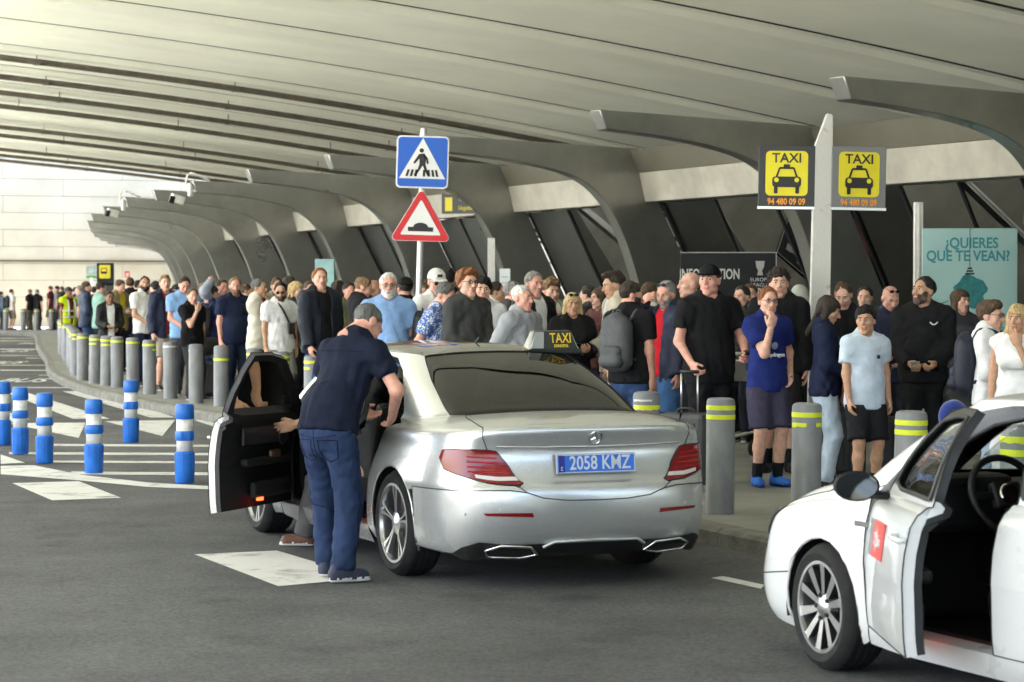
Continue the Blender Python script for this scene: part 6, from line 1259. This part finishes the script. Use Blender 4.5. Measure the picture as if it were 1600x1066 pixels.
add('white_cap', 681, 25.2, 421, 'man in white cap and dark glasses in white tee', yaw=-150, top=('tee', WHT), hair=('short', 'grey'), skin='pink', cap=((.66, .64, .60), 'f', (.03, .03, .03)), glasses='dark', head=(-12, 12), arms=('down', 'strap'))
add('dark_behind', 700, 28.5, 419, 'dark haired tall person behind the white cap man', yaw=0, top=('tee', BLK), hair=('short', 'black'))
add('black_cap_back', 633, 28.4, 434, 'person in black cap seen from behind near the sign pole', yaw=20, top=('tee', BLK), hair=('short', 'dark'), cap=((.012, .012, .012), 'back'), skin='pink')
add('pole_glasses', 664, 29.0, 437, 'man with glasses just right of the sign pole', yaw=-95, top=('tee', (.45, .47, .5)), hair=('buzz', 'brown'), skin='pink', glasses=True, head=(0, 0))
add('blue_polo', 607, 24.6, 427, 'white haired bearded man with glasses in light blue polo', yaw=-170, top=('polo', (.22, .36, .62)), bot=('trousers', (.14, .13, .12)), hair=('short', 'white'), skin='pink', beard='white', glasses=True, head=(-4, 2), arms=('down', 'down'), w=1.12, belly=.05)
add('black_hoodie', 563, 27.8, 432, 'shaven headed man in black hoodie looking down', yaw=-80, top=('hood', (.016, .016, .017)), hair=('buzz', 'light'), skin='pink', head=(0, 24), arms=('phone', 'phone'))
add('bald_dark', 584, 30.5, 437, 'bald man with darker skin beside the black hoodie man', yaw=-110, top=('tee', BLK), hair=('bald', 'black'), skin='brown', head=(0, 18))
add('denim_man', 500, 29.8, 414, 'tall man in dark denim jacket standing above the crowd', yaw=-140, top=('jacket', (.012, .016, .026)), inner=BLK, bot=('jeans', (.03, .07, .18)), hair=('short', 'ginger'), skin='fair', arms=('down', 'pocket'), head=(-22, -4), w=1.08)
add('blonde_back', 462, 33.6, 440, 'blonde woman behind the white tee man', yaw=-120, top=('long', (.07, .06, .05)), hair=('long', 'blonde'), woman=True, arms=('mouth', 'down'))
add('forehead', 432, 36.0, 434, 'balding tanned man behind the white tee man', yaw=180, top=('jacket', KHAKI), hair=('thin', 'brown'), skin='tan')
add('white_tee', 437, 32.4, 441, 'bearded man in white tee with black crossbody strap and grey shorts', yaw=-150, top=('tee', (.72, .72, .73)), bot=('shorts', (.21, .205, .19)), hair=('short', 'black'), skin='tan', beard='stubble', glasses='dark', head=(-35, 14), w=1.08, arms=('down', 'down'), shoes=(.5, .5, .5), hem=.82)
add('cream_jacket', 404, 33.6, 436, 'grey haired man in cream jacket with red collar', yaw=-105, top=('jacket', (.58, .55, .46)), inner=(.45, .02, .03), bot=('trousers', (.02, .02, .03)), hair=('short', 'dgrey'), skin='tan', arms=('fold', 'fold'), head=(-5, 4))
add('navy_tee', 367, 35.2, 434, 'bearded man in navy tee beside the cream jacket man', yaw=-160, top=('tee', NAVY), bot=('trousers', NAVY), hair=('short', 'light'), skin='pink', beard='light', head=(-20, 2), arms=('down', 'down'), w=1.1, belly=.04)
add('hand_on_head', 347, 37.4, 437, 'person in pale grey sleeves resting a hand on the head', yaw=170, top=('long', (.30, .34, .42)), hair=('short', 'brown'), arms=('down', 'crown'), skin='pink', head=(-10, 6))
add('navy_back', 330, 37.2, 446, 'man in navy tee with grey backpack turned away', yaw=-40, top=('tee', (.018, .026, .085)), hair=('short', 'dark'), head=(0, 20), bot=('jeans', JEAN))
add('face_between', 318, 39.6, 443, 'man looking over the shoulder of the black tee man', yaw=180, top=('tee', BLK), hair=('mid', 'light'), skin='tan', head=(-12, 5))
add('black_tee', 300, 36.4, 451, 'man in plain black tee with hand on his chin', yaw=-130, top=('tee', (.011, .011, .011)), bot=('trousers', (.03, .03, .03)), hair=('short', 'brown'), arms=('down', 'mouth'), head=(-22, 4), w=1.05)
add('light_blue', 287, 38.2, 432, 'man in light blue tee looking down with blue bag', yaw=-150, top=('tee', (.22, .38, .66)), bot=('trousers', (.045, .048, .055)), hair=('short', 'dark'), head=(-10, 26), arms=('down', 'front'), w=1.08, skin='pink')
add('navy_cardigan', 258, 39.8, 431, 'man with swept hair in navy jacket looking up', yaw=-150, top=('jacket', NAVY), bot=('shorts', STONE), hair=('quiff', 'light'), head=(-18, -6), arms=('down', 'down'), inner=(.2, .03, .05))
add('football_shirt', 226, 41.6, 432, 'bearded man with hair bun in white football shirt with red trim', yaw=-165, top=('tee', (.66, .65, .65)), bot=('trousers', NAVY), hair=('bun', 'black'), skin='tan', beard='black', head=(-35, 0), arms=('down', 'front'), w=1.08)
add('black_cardigan', 171, 44.6, 456, 'short person in black cardigan over white tee', yaw=180, top=('jacket', BLK), inner=WHT, hair=('short', 'black'), skin='brown', arms=('front', 'phonelow'))
add('green_top', 156, 49.0, 441, 'person in pale green top behind the black cardigan person', yaw=-60, top=('tee', (.22, .36, .30)), hair=('short', 'dark'), head=(0, 14), lod=2)
add('yellow_jersey', 185, 48.0, 437, 'person in mustard jacket looking down at a blue phone', yaw=-120, top=('jacket', (.22, .19, .11)), inner=(.6, .45, .02), hair=('short', 'brown'), head=(0, 30), arms=('phone', 'phone'), lod=1)
add('dark_back', 203, 50.5, 434, 'dark haired man in black seen from behind', yaw=15, top=('tee', BLK), hair=('short', 'brown'))
add('dark_cap', 243, 47.5, 440, 'person in charcoal cap between the football shirt and navy jacket', yaw=40, top=('tee', DGR), hair=('short', 'dark'), cap=((.03, .03, .032), 'f'))
add('woman_fill', 217, 53, 438, 'dark haired person behind the football shirt man', yaw=-80, top=('tee', (.08, .06, .06)), hair=('short', 'dark'), skin='tan')
add('fill_a', 276, 47, 445, 'person in dark cap behind the light blue tee man', yaw=120, top=('tee', NAVY), hair=('short', 'dark'), cap=((.04, .04, .045), 'f'), lod=2)
add('fill_b', 385, 41, 444, 'bearded man behind the cream jacket man', yaw=-90, top=('tee', DGR), hair=('short', 'brown'), skin='tan', lod=2)
add('fill_c', 452, 39, 433, 'dark haired person in brown behind the blonde woman', yaw=30, top=('tee', (.1, .06, .04)), hair=('fluffy', 'dark'), lod=2)
add('fill_d', 483, 38, 440, 'brown haired youth half hidden by the denim jacket man', yaw=180, top=('tee', (.2, .2, .22)), hair=('short', 'brown'), lod=1)
add('fill_e', 528, 36, 438, 'person with dark bob behind the denim jacket man', yaw=-40, top=('tee', BLK), hair=('long', 'dark'), woman=True, lod=2)
add('fill_f', 545, 34, 441, 'person in olive top left of the black hoodie man', yaw=160, top=('tee', (.1, .1, .05)), hair=('short', 'dark'), lod=2, skin='pink')
add('fill_g', 775, 29, 441, 'man in white tee behind the red haired man', yaw=-100, top=('tee', WHT), hair=('short', 'dark'), skin='tan')
add('fill_h', 920, 29, 446, 'dark haired person behind the blonde woman with the phone', yaw=60, top=('tee', DGR), hair=('short', 'dark'))
add('fill_i', 1015, 27, 441, 'man in pale jacket behind the black tee man', yaw=-60, top=('jacket', (.40, .37, .31)), hair=('short', 'brown'))
add('fill_j', 1160, 26.5, 447, 'dark clothed person behind the football shirt boy', yaw=140, top=('jacket', BLK), hair=('short', 'dark'))
add('fill_n', 1172, 28, 444, 'person in grey hood between the black cap man and the football shirt boy', yaw=170, top=('hood', (.08, .08, .085)), hair=('short', 'brown'))
add('fill_o', 938, 26.4, 449, 'woman with brown hair behind the backpack wearer', yaw=120, top=('long', (.12, .05, .05)), hair=('long', 'brown'), woman=True)
add('fill_p', 1352, 26.5, 448, 'dark haired person behind the boy in pale blue', yaw=160, top=('tee', (.03, .035, .05)), hair=('short', 'dark'))
add('fill_q', 1500, 24.5, 452, 'brown haired woman behind the hoodie boy backpack', yaw=-150, top=('tee', (.05, .05, .06)), hair=('long', 'brown'), woman=True)
add('navy_jacket', 135, 52.5, 440, 'man in navy jacket beside the high visibility vest', yaw=-75, top=('jacket', (.02, .032, .065)), bot=('jeans', JEAN), hair=('short', 'brown'), head=(0, 5), arms=('down', 'front'))
add('hivis', 107, 58.5, 449, 'worker in yellow high visibility vest and dark cap', yaw=-165, top=('vest', (.50, .62, .02)), inner=(.16, .03, .02), hair=('short', 'dark'), skin='brown', cap=((.05, .05, .05), 'f'), bot=('trousers', (.03, .03, .03)))
add('fill_k', 125, 60, 446, 'person in grey behind the navy jacket man', yaw=90, top=('tee', GRY), hair=('short', 'grey'))
add('fill_l', 148, 62, 448, 'person in dark red behind the navy jacket man', yaw=0, top=('tee', (.1, .02, .02)), hair=('short', 'dark'))
add('fill_m', 118, 72, 449, 'distant person in blue beyond the worker', yaw=60, top=('tee', (.05, .08, .2)), hair=('short', 'dark'))
for k, (px, yt, lb, tp, bt, hr, yw, kw) in enumerate([(18, 452, 'white tee with black backpack', ('tee', WHT), ('shorts', KHAKI), ('short', 'dark'), -60, {}), (2, 456, 'dark jacket cut by the picture edge', ('jacket', (.05, .07, .1)), ('trousers', DGR), ('short', 'dark'), -50, {}), (47, 452, 'black top with a red and white scarf', ('tee', BLK), ('trousers', (.16, .15, .13)), ('short', 'light'), 60, {}), (58, 452, 'black tee beside the scarf wearer', ('tee', (.015, .015, .017)), ('trousers', DGR), ('short', 'grey'), -20, {}),
                                                  (79, 447, 'maroon tee', ('tee', (.10, .02, .03)), ('shorts', (.1, .09, .08)), ('short', 'brown'), 80, {}), (89, 447, 'grey tee behind the maroon tee', ('tee', GRY), ('trousers', DGR), ('short', 'dark'), 100, {}), (97, 448, 'charcoal jacket left of the worker', ('jacket', DGR), ('trousers', (.08, .08, .09)), ('short', 'brown'), 70, {})]):
    add('far%d' % k, px, 97.5, yt, 'distant person in ' + lb, yaw=yw, top=tp, bot=bt, hair=hr, lod=2, group='distant people by the end wall', **kw)
# ================================================================ bags, cases and small things people carry
M_BAGB = mat('bag_black', (.016, .016, .017), .6, var=.15, vscale=14, bump=.25, bscale=60); M_BAGG = mat('bag_grey', (.055, .058, .062), .65, var=.15, vscale=14, bump=.25, bscale=60); M_PHONE = mat('phone_black', (.01, .01, .011), .12, coat=.5)
def backpack(key, label, m, off=(0, -.20, 1.22), rz=0, sc=1.0):
    e_, D = WHO[key]; U = D['U']; p = D['w'](U(*off)); b = empty('backpack', p, R(D['yaw'] + rz), label=label, cat='backpack', group='backpacks'); b.scale = (sc, sc, sc)
    f = Field((-.24, -.2, -.34), (.24, .2, .34), .016); f.seg((-.07, 0, -.17), (-.07, 0, .14), .085, .08, .04, 1); f.seg((.07, 0, -.17), (.07, 0, .14), .085, .08, .04, 1); f.seg((0, -.01, -.17), (0, 0, .18), .09, .07, .05); f.ripple(.006, 20, 5); V, Q = f.mesh(); npmesh('main_bag', V, Q, m, b)
    f = Field((-.2, -.25, -.3), (.2, .1, .1), .016); f.seg((-.06, -.085, -.17), (.06, -.085, -.17), .06, .06, .03); f.seg((-.06, -.08, -.08), (.06, -.08, -.08), .05, .05, .03); V, Q = f.mesh(); npmesh('front_pocket', V, Q, m, b)
    for s in (-1, 1):
        mb = MB(); mb.tube(crom([(s * .09, .06, .16), (s * .115, .13, .26), (s * .115, .27, .23), (s * .125, .325, .08), (s * .14, .27, -.08), (s * .12, .08, -.16)], 5), .016, 6); mk('shoulder_strap', mb, m, parent=b, smooth=True)
    mb = MB(); mb.tube(crom([(-.03, .03, .215), (-.02, .03, .26), (.02, .03, .26), (.03, .03, .215)], 4), .008, 6); mk('carry_loop', mb, m, parent=b, smooth=True)
    mb = MB(); mb.tube(crom([(-.13, -.05, -.02), (-.1, -.055, .13), (0, -.06, .2), (.1, -.055, .13), (.13, -.05, -.02)], 5), .004, 5); mk('zip', mb, M_GAP, parent=b)
    return b
backpack('hoodie_boy', 'navy backpack worn by the boy in the white hoodie', mat('bag_navy', (.012, .014, .028), .6, var=.1, vscale=12, bump=.2, bscale=60))
backpack('backpack_man', 'dark grey backpack on the man in black tee with his back turned', M_BAGG, sc=1.05)
backpack('navy_back', 'grey backpack on the man in navy tee behind the bollards', M_BAGG); backpack('far0', 'black backpack on the distant person in white tee', M_BAGB); backpack('curly_teen', 'grey backpack behind the curly haired teenager', M_BAGG)
backpack('blue_polo', 'black rucksack slung at the side of the white haired man', M_BAGB, off=(-.27, .02, 1.17), rz=90, sc=.95)
def bag(key, name, label, m, off, r, cat='bag', strap=None):
    e_, D = WHO[key]; p = D['w'](D['U'](*off)); b = empty(name, p, R(D['yaw']), label=label, cat=cat)
    f = Field((-.3, -.2, -.3), (.3, .2, .3), .016); f.seg((-r[0] * .6, 0, -r[2] * .5), (r[0] * .6, 0, -r[2] * .5), r[1], r[1], .06); f.seg((-r[0] * .6, 0, r[2] * .3), (r[0] * .6, 0, r[2] * .3), r[1] * .8, r[1] * .8, .08); f.ripple(.008, 24, 9); V, Q = f.mesh(); npmesh('bag_body', V, Q, m, b)
    mb = MB(); mb.tube(crom(strap or [(-r[0] * .6, 0, r[2] * .4), (-r[0] * .35, 0, r[2] * 1.6), (r[0] * .35, 0, r[2] * 1.6), (r[0] * .6, 0, r[2] * .4)], 5), .009, 6); mk('bag_handle', mb, m, parent=b, smooth=True); return b
bag('light_blue', 'holdall', 'blue holdall hanging in front of the light blue tee man', mat('bag_blue', (.02, .04, .12), .6, var=.15, vscale=12, bump=.2, bscale=60), (-.24, .12, .90), (.2, .10, .14))
bag('dark_hair_woman', 'handbag', 'brown leather handbag beside the woman in pale jeans', mat('leather_brown', (.16, .05, .02), .45, var=.15, vscale=15), (.02, .22, .88), (.12, .07, .12)); bag('grey_sweat', 'folded_jacket', 'folded black jacket over the arm of the grey sweatshirt man', M_BAGB, (-.02, .27, 1.0), (.2, .09, .1), 'jacket'); bag('black_tee', 'shoulder_bag', 'black shoulder bag hanging beside the plain black tee man', M_BAGB, (-.30, .05, .86), (.15, .09, .14)); bag('black_zip', 'travel_bag', 'black travel bag at the side of the man in black sports top', M_BAGB, (-.30, .12, .72), (.12, .1, .18))
# crossbody strap and pouch
e_, D = WHO['white_tee']; b = empty('crossbody_bag', e_.location, e_.rotation_euler.z, label='black crossbody strap with pouch over the white tee', cat='bag'); b.scale = e_.scale
mb = MB(); pts = [D['U'](*q) for q in [(.075, .02, 1.515), (.04, .135, 1.40), (-.03, .155, 1.25), (-.12, .145, 1.08), (-.19, .03, 1.0), (-.12, -.125, 1.08), (.0, -.145, 1.28), (.06, -.08, 1.47), (.075, .02, 1.515)]]; mb.tube(crom(pts, 4), .015, 6); mk('strap', mb, M_BAGB, parent=b, smooth=True)
mb = MB(); q = D['U'](-.06, .185, 1.14); mb.box(tuple(q), (.10, .04, .15)); mk('pouch', mb, M_BAGB, parent=b, bevel=.015)
# phones
for k, l in [('hoodie_boy', 'black phone in the hand of the hoodie boy'), ('crewcut', 'phone held by the crew cut man'), ('blonde_phone', 'phone held by the smiling blonde woman'), ('yellow_jersey', 'blue phone held by the person in mustard'), ('dark_hair_woman', 'phone held by the woman with long dark hair'), ('black_zip', 'pale wallet held by the man in black sports top'), ('black_cap', 'black phone held by the man in black cap')]:
    e_, D = WHO[k]; s = 1 if k != 'black_cap' else -1; d = D['wr'][s] - D['el'][s]; d = d / np.linalg.norm(d); q = D['w'](D['wr'][s] + d * .10 + np.array((0, .0, .03))); mb = MB(); mb.box((0, 0, 0), (.078, .155, .009)); m_ = {'yellow_jersey': mat('phone_blue', (.03, .16, .42), .2), 'black_zip': mat('wallet_pale', (.42, .42, .33), .5)}.get(k, M_PHONE)
    o = mk('phone' if k != 'black_zip' else 'wallet', mb, m_, bevel=.004, label=l, cat='phone' if k != 'black_zip' else 'wallet'); o.location = q; o.rotation_euler = (R(35), 0, R(D['yaw']))
# suitcases
def suitcase(px, y, d, rz, m, label, W=.42, Dp=.25, H=.60, hnd=.42):
    e = empty('suitcase', ((px - CX) * d / F_PX, d, PAV), rz, label=label, cat='suitcase', group='suitcases'); z0 = .06
    mb = MB(); mb.box((0, 0, z0 + H / 2), (W, Dp, H)); sh = mk('shell', mb, m, parent=e, bevel=.045)
    for k in range(5): mb = MB(); mb.box((-W * .3 + W * .15 * k, -Dp / 2 - .002, z0 + H / 2), (.016, .012, H * .74)); mk('ridge', mb, m, parent=sh, bevel=.005)
    mb = MB(); mb.box((0, 0, z0 + H / 2), (.012, Dp + .006, H + .006)); mb.box((0, .02, z0 + H / 2), (W + .006, .012, H + .006)); mk('zip_line', mb, M_GAP, parent=sh, bevel=.04)
    for sx in (-1, 1):
        for sy in (-1, 1): mb = MB(); mb.lathe([(.012, -.014), (.028, -.012), (.028, .012), (.012, .014)], 14, axis='x', c=(sx * W * .4, sy * Dp * .36, .028)); mb.box((sx * W * .4, sy * Dp * .36, .055), (.035, .03, .03)); mk('wheel', mb, M_TRIM, parent=e, smooth=40)
        mb = MB(); mb.tube([(sx * .075, Dp * .3, z0 + H), (sx * .075, Dp * .3, z0 + H + hnd)], .008, 8); mk('handle_tube', mb, M_ALU, parent=e, smooth=True)
    mb = MB(); mb.tube([(-.085, Dp * .3, z0 + H + hnd), (.085, Dp * .3, z0 + H + hnd)], .015, 8); mk('grip', mb, M_TRIM, parent=e, smooth=True); mb = MB(); mb.tube(crom([(-.08, 0, z0 + H - .005), (-.06, 0, z0 + H + .03), (.06, 0, z0 + H + .03), (.08, 0, z0 + H - .005)], 4), .011, 6); mk('carry_handle', mb, M_TRIM, parent=e, smooth=True); return e
suitcase(1072, 0, 20.1, R(-28), mat('case_grey', (.055, .056, .058), .5, bump=.2, bscale=80, var=.06), 'dark grey suitcase with raised handle beside the silver taxi', hnd=.34); suitcase(1318, 0, 21.2, R(20), mat('case_black', (.018, .018, .019), .4, bump=.2, bscale=80), 'black suitcase half hidden behind the boy in pale blue', W=.36); suitcase(323, 0, 37.0, R(10), mat('bag_dark', (.03, .028, .03), .6, var=.1, vscale=8, bump=.2, bscale=40), 'dark soft suitcase between the bollards at the queue', W=.5, H=.5, hnd=.05); suitcase(1400, 0, 21.4, R(0), MATS['case_black'], 'black suitcase behind the bollard near the bearded man', W=.36, H=.5)
# neck pillow
p = at(1490, 652, 18.9); mb = MB(); mb.tube(crom([(.085 * math.cos(a), .0, .085 * math.sin(a)) for a in np.linspace(-2.0, 4.2, 13)], 3), [.055 - .012 * abs(k - 18) / 18 for k in range(37)], 12); mk('neck_pillow', mb, mat('plush_blue', (.02, .045, .24), .9, sheen=.4, bump=.3, bscale=90), smooth=True, loc=p, label='bright blue neck pillow hanging by the hoodie boy', cat='pillow').rotation_euler = (0, 0, R(25))
# printed marks and trims on clothes
def worn_part(key, name, mb, m, smooth=True): e_, D = WHO[key]; return mk(name, mb, m, parent=e_, smooth=smooth)
e_, D = WHO['jersey_boy']; U = D['U']; M_WCL = cloth_mat((.66, .66, .67)); 
for s in (-1, 1):
    for y in (-.035, 0, .035): mb = MB(); mb.tube([tuple(U(s * q[0], y + q[2], q[1])) for q in [(.075, 1.497, -.012), (.115, 1.488, -.010), (.155, 1.477, -.008), (.19, 1.452, -.006), (.208, 1.415, 0)]], .0075, 5); worn_part('jersey_boy', 'shoulder_stripe', mb, M_WCL)
def chest_text(key, body, size, x, z, m, sx=1.0, y=.132): e_, D = WHO[key]; o = text('chest_lettering', body, size, m, Matrix.Identity(4), e_, sx, .001, .004); o.matrix_local = frame(D['U'](x, y, z), (-1, 0, 0), (0, 0, 1)) @ Matrix.Diagonal((sx, 1, 1, 1)); return o
chest_text('jersey_boy', 'Snapdragon', .05, 0, 1.16, M_WCL, .85, .139); mb = MB(); c = D['U'](0, .138, 1.24); mb.lathe([(.032, 0), (.030, .004), (0, .005)], 20, axis='y', c=tuple(c)); worn_part('jersey_boy', 'chest_mark', mb, cloth_mat((.25, .28, .4)))
e_, D = WHO['black_zip']; mb = MB(); mb.tube([tuple(D['U'](*q)) for q in [(-.115, .118, 1.365), (-.095, .128, 1.345), (-.075, .130, 1.345), (-.055, .133, 1.365)]], .006, 6); worn_part('black_zip', 'chest_mark', mb, M_WCL)
e_, D = WHO['blue_tee_boy']; mb = MB(); mb.box(tuple(D['U'](-.085, .123, 1.29)), (.026, .012, .034)); worn_part('blue_tee_boy', 'chest_mark', mb, cloth_mat((.03, .03, .04)), False)
e_, D = WHO['football_shirt']; mb = MB(); mb.tube(crom([tuple(D['U'](.066 * math.cos(a), .03 + .066 * math.sin(a), 1.487 - .018 * math.sin(a))) for a in np.linspace(0, 2 * math.pi, 13)], 3), .012, 6); worn_part('football_shirt', 'red_collar', mb, cloth_mat((.42, .012, .02)))
for s in (-1, 1): mb = MB(); mb.tube([tuple(D['U'](s * q[0], -.005, q[1])) for q in [(.09, 1.495), (.15, 1.482), (.2, 1.45)]], .010, 5); worn_part('football_shirt', 'shoulder_stripe', mb, cloth_mat((.42, .012, .02)))
mb = MB(); mb.box(tuple(D['U'](-.07, .135, 1.33)), (.035, .012, .025)); worn_part('football_shirt', 'chest_mark', mb, cloth_mat((.42, .012, .02)), False)
e_, D = WHO['hivis']
for z in (1.02, 1.17): mb = MB(); mb.tube(crom([tuple(D['U'](.205 * math.cos(a), .155 * math.sin(a), z)) for a in np.linspace(0, 2 * math.pi, 17)], 2), .024, 6); worn_part('hivis', 'reflective_band', mb, mat('reflective_silver', (.55, .56, .55), .3))
for s in (-1, 1): mb = MB(); mb.tube([tuple(D['U'](s * .1, y, z)) for y, z in [(.15, 1.0), (.16, 1.2), (.12, 1.4), (.0, 1.5)]], .022, 6); worn_part('hivis', 'reflective_band', mb, MATS['reflective_silver'])
e_, D = WHO['far2']; b = empty('scarf', e_.location, e_.rotation_euler.z, label='red and white striped scarf on the distant person in black', cat='scarf')
for k in range(6): mb = MB(); mb.box((.16, .12 - .0 * k, 1.45 - .13 * k), (.13, .06, .13)); mk('scarf_stripe', mb, cloth_mat((.5, .01, .02) if k % 2 == 0 else (.6, .55, .55)), parent=b)
# luggage trolley behind the crowd
e = empty('luggage_trolley', ((1150 - CX) * 24.6 / F_PX, 24.6, PAV), R(-35), label='steel luggage trolley behind the football shirt boy', cat='trolley')
mb = MB(); mb.tube(crom([(-.3, 0, .98), (-.3, .06, 1.02), (0, .08, 1.03), (.3, .06, 1.02), (.3, 0, .98)], 4), .018, 8); [mb.tube([(s * .3, 0, .98), (s * .3, -.12, .25), (s * .26, -.9, .18)], .016, 8) for s in (-1, 1)]; mk('frame', mb, M_ALU, parent=e, smooth=True)
mb = MB(); [mb.tube([(-.28 + .08 * k, -.12, .24), (-.24 + .068 * k, -.9, .18)], .008, 6) for k in range(8)]; mk('deck', mb, M_ALU, parent=e); mb = MB(); mb.box((0, .03, .86), (.5, .03, .22)); mk('basket', mb, M_ALU, parent=e, bevel=.01)
for x, y in ((-.26, -.1), (.26, -.1), (0, -.85)): mb = MB(); mb.lathe([(.02, -.02), (.08, -.018), (.08, .018), (.02, .02)], 16, axis='x', c=(x, y, .08)); mk('wheel', mb, M_RUB, parent=e, smooth=40)

# stitched seams, pockets and belt on the clothes of the man at the taxi
from mathutils.bvhtree import BVHTree
def garment_bvh(e_, nm):
    o = [c for c in e_.children if c.name.split('.')[0] == nm][0]; return BVHTree.FromPolygons([v.co[:] for v in o.data.vertices], [tuple(p.vertices) for p in o.data.polygons])
def stitched(e_, bvh, pts, ray, name, m, r=.0022, off=.0012):
    out = []
    for p in pts:
        h = bvh.ray_cast(Vector(p) - Vector(ray) * 1.0, Vector(ray))
        if h[0] is not None: out.append(h[0] + h[1].normalized() * off * (1 if h[1].dot(Vector(ray)) < 0 else -1))
    if len(out) > 1: mb = MB(); mb.tube(out, r, 5); mk(name, mb, m, parent=e_, fix=False)
def dense(pl, n=6): return [tuple(Vector(a).lerp(Vector(b), k / n)) for a, b in zip(pl[:-1], pl[1:]) for k in range(n)] + [pl[-1]]
e_, D = WHO['helper']; bt = garment_bvh(e_, 'trousers'); M_ST = mat('denim_stitch', (.006, .010, .022), .9, spec=.1); bk = (0, 1, 0)
for s_ in (-1, 1):
    c = s_ * .085; stitched(e_, bt, dense([(c - .06, 0, .845), (c + .06, 0, .845), (c + .055, 0, .74), (c, 0, .715), (c - .055, 0, .74), (c - .06, 0, .845)]), bk, 'back_pocket', M_ST, .0028)
stitched(e_, bt, dense([(0, 0, .90), (0, 0, .80), (0, 0, .72)]), bk, 'seat_seam', M_ST); stitched(e_, bt, dense([(-.14, 0, .875), (0, 0, .855), (.14, 0, .875)]), bk, 'yoke_seam', M_ST)
for s_ in (-1, 1):
    stitched(e_, bt, dense([(s_, 0.02, .86), (s_, .03, .5), (s_, .04, .12)], 14), (-s_, 0, 0), 'side_seam', M_ST)
bp = garment_bvh(e_, 'polo_shirt'); M_SH = mat('polo_seam', (.005, .006, .012), .9, spec=.1)
stitched(e_, bp, [tuple(D['U'](x, -.3, 1.36 + .02 * abs(x) * 5)) for x in np.linspace(-.17, .17, 14)], tuple(Vector(D['U'](0, 1, 1.3)) - Vector(D['U'](0, 0, 1.3))), 'yoke_seam', M_SH)

# ---------------------------------------------------------------- lettering becomes mesh
bpy.context.view_layer.update()
_dg = bpy.context.evaluated_depsgraph_get()
for o in [o for o in scene.objects if o.type == 'FONT']:
    me = bpy.data.meshes.new_from_object(o.evaluated_get(_dg)); me.name = o.name
    n = bpy.data.objects.new(o.name, me); COL.objects.link(n); n.parent = o.parent; n.matrix_local = o.matrix_local.copy()
    for k in ('kind', 'label', 'category', 'group'):
        if k in o: n[k] = o[k]
    nm = o.name; bpy.data.objects.remove(o); n.name = nm
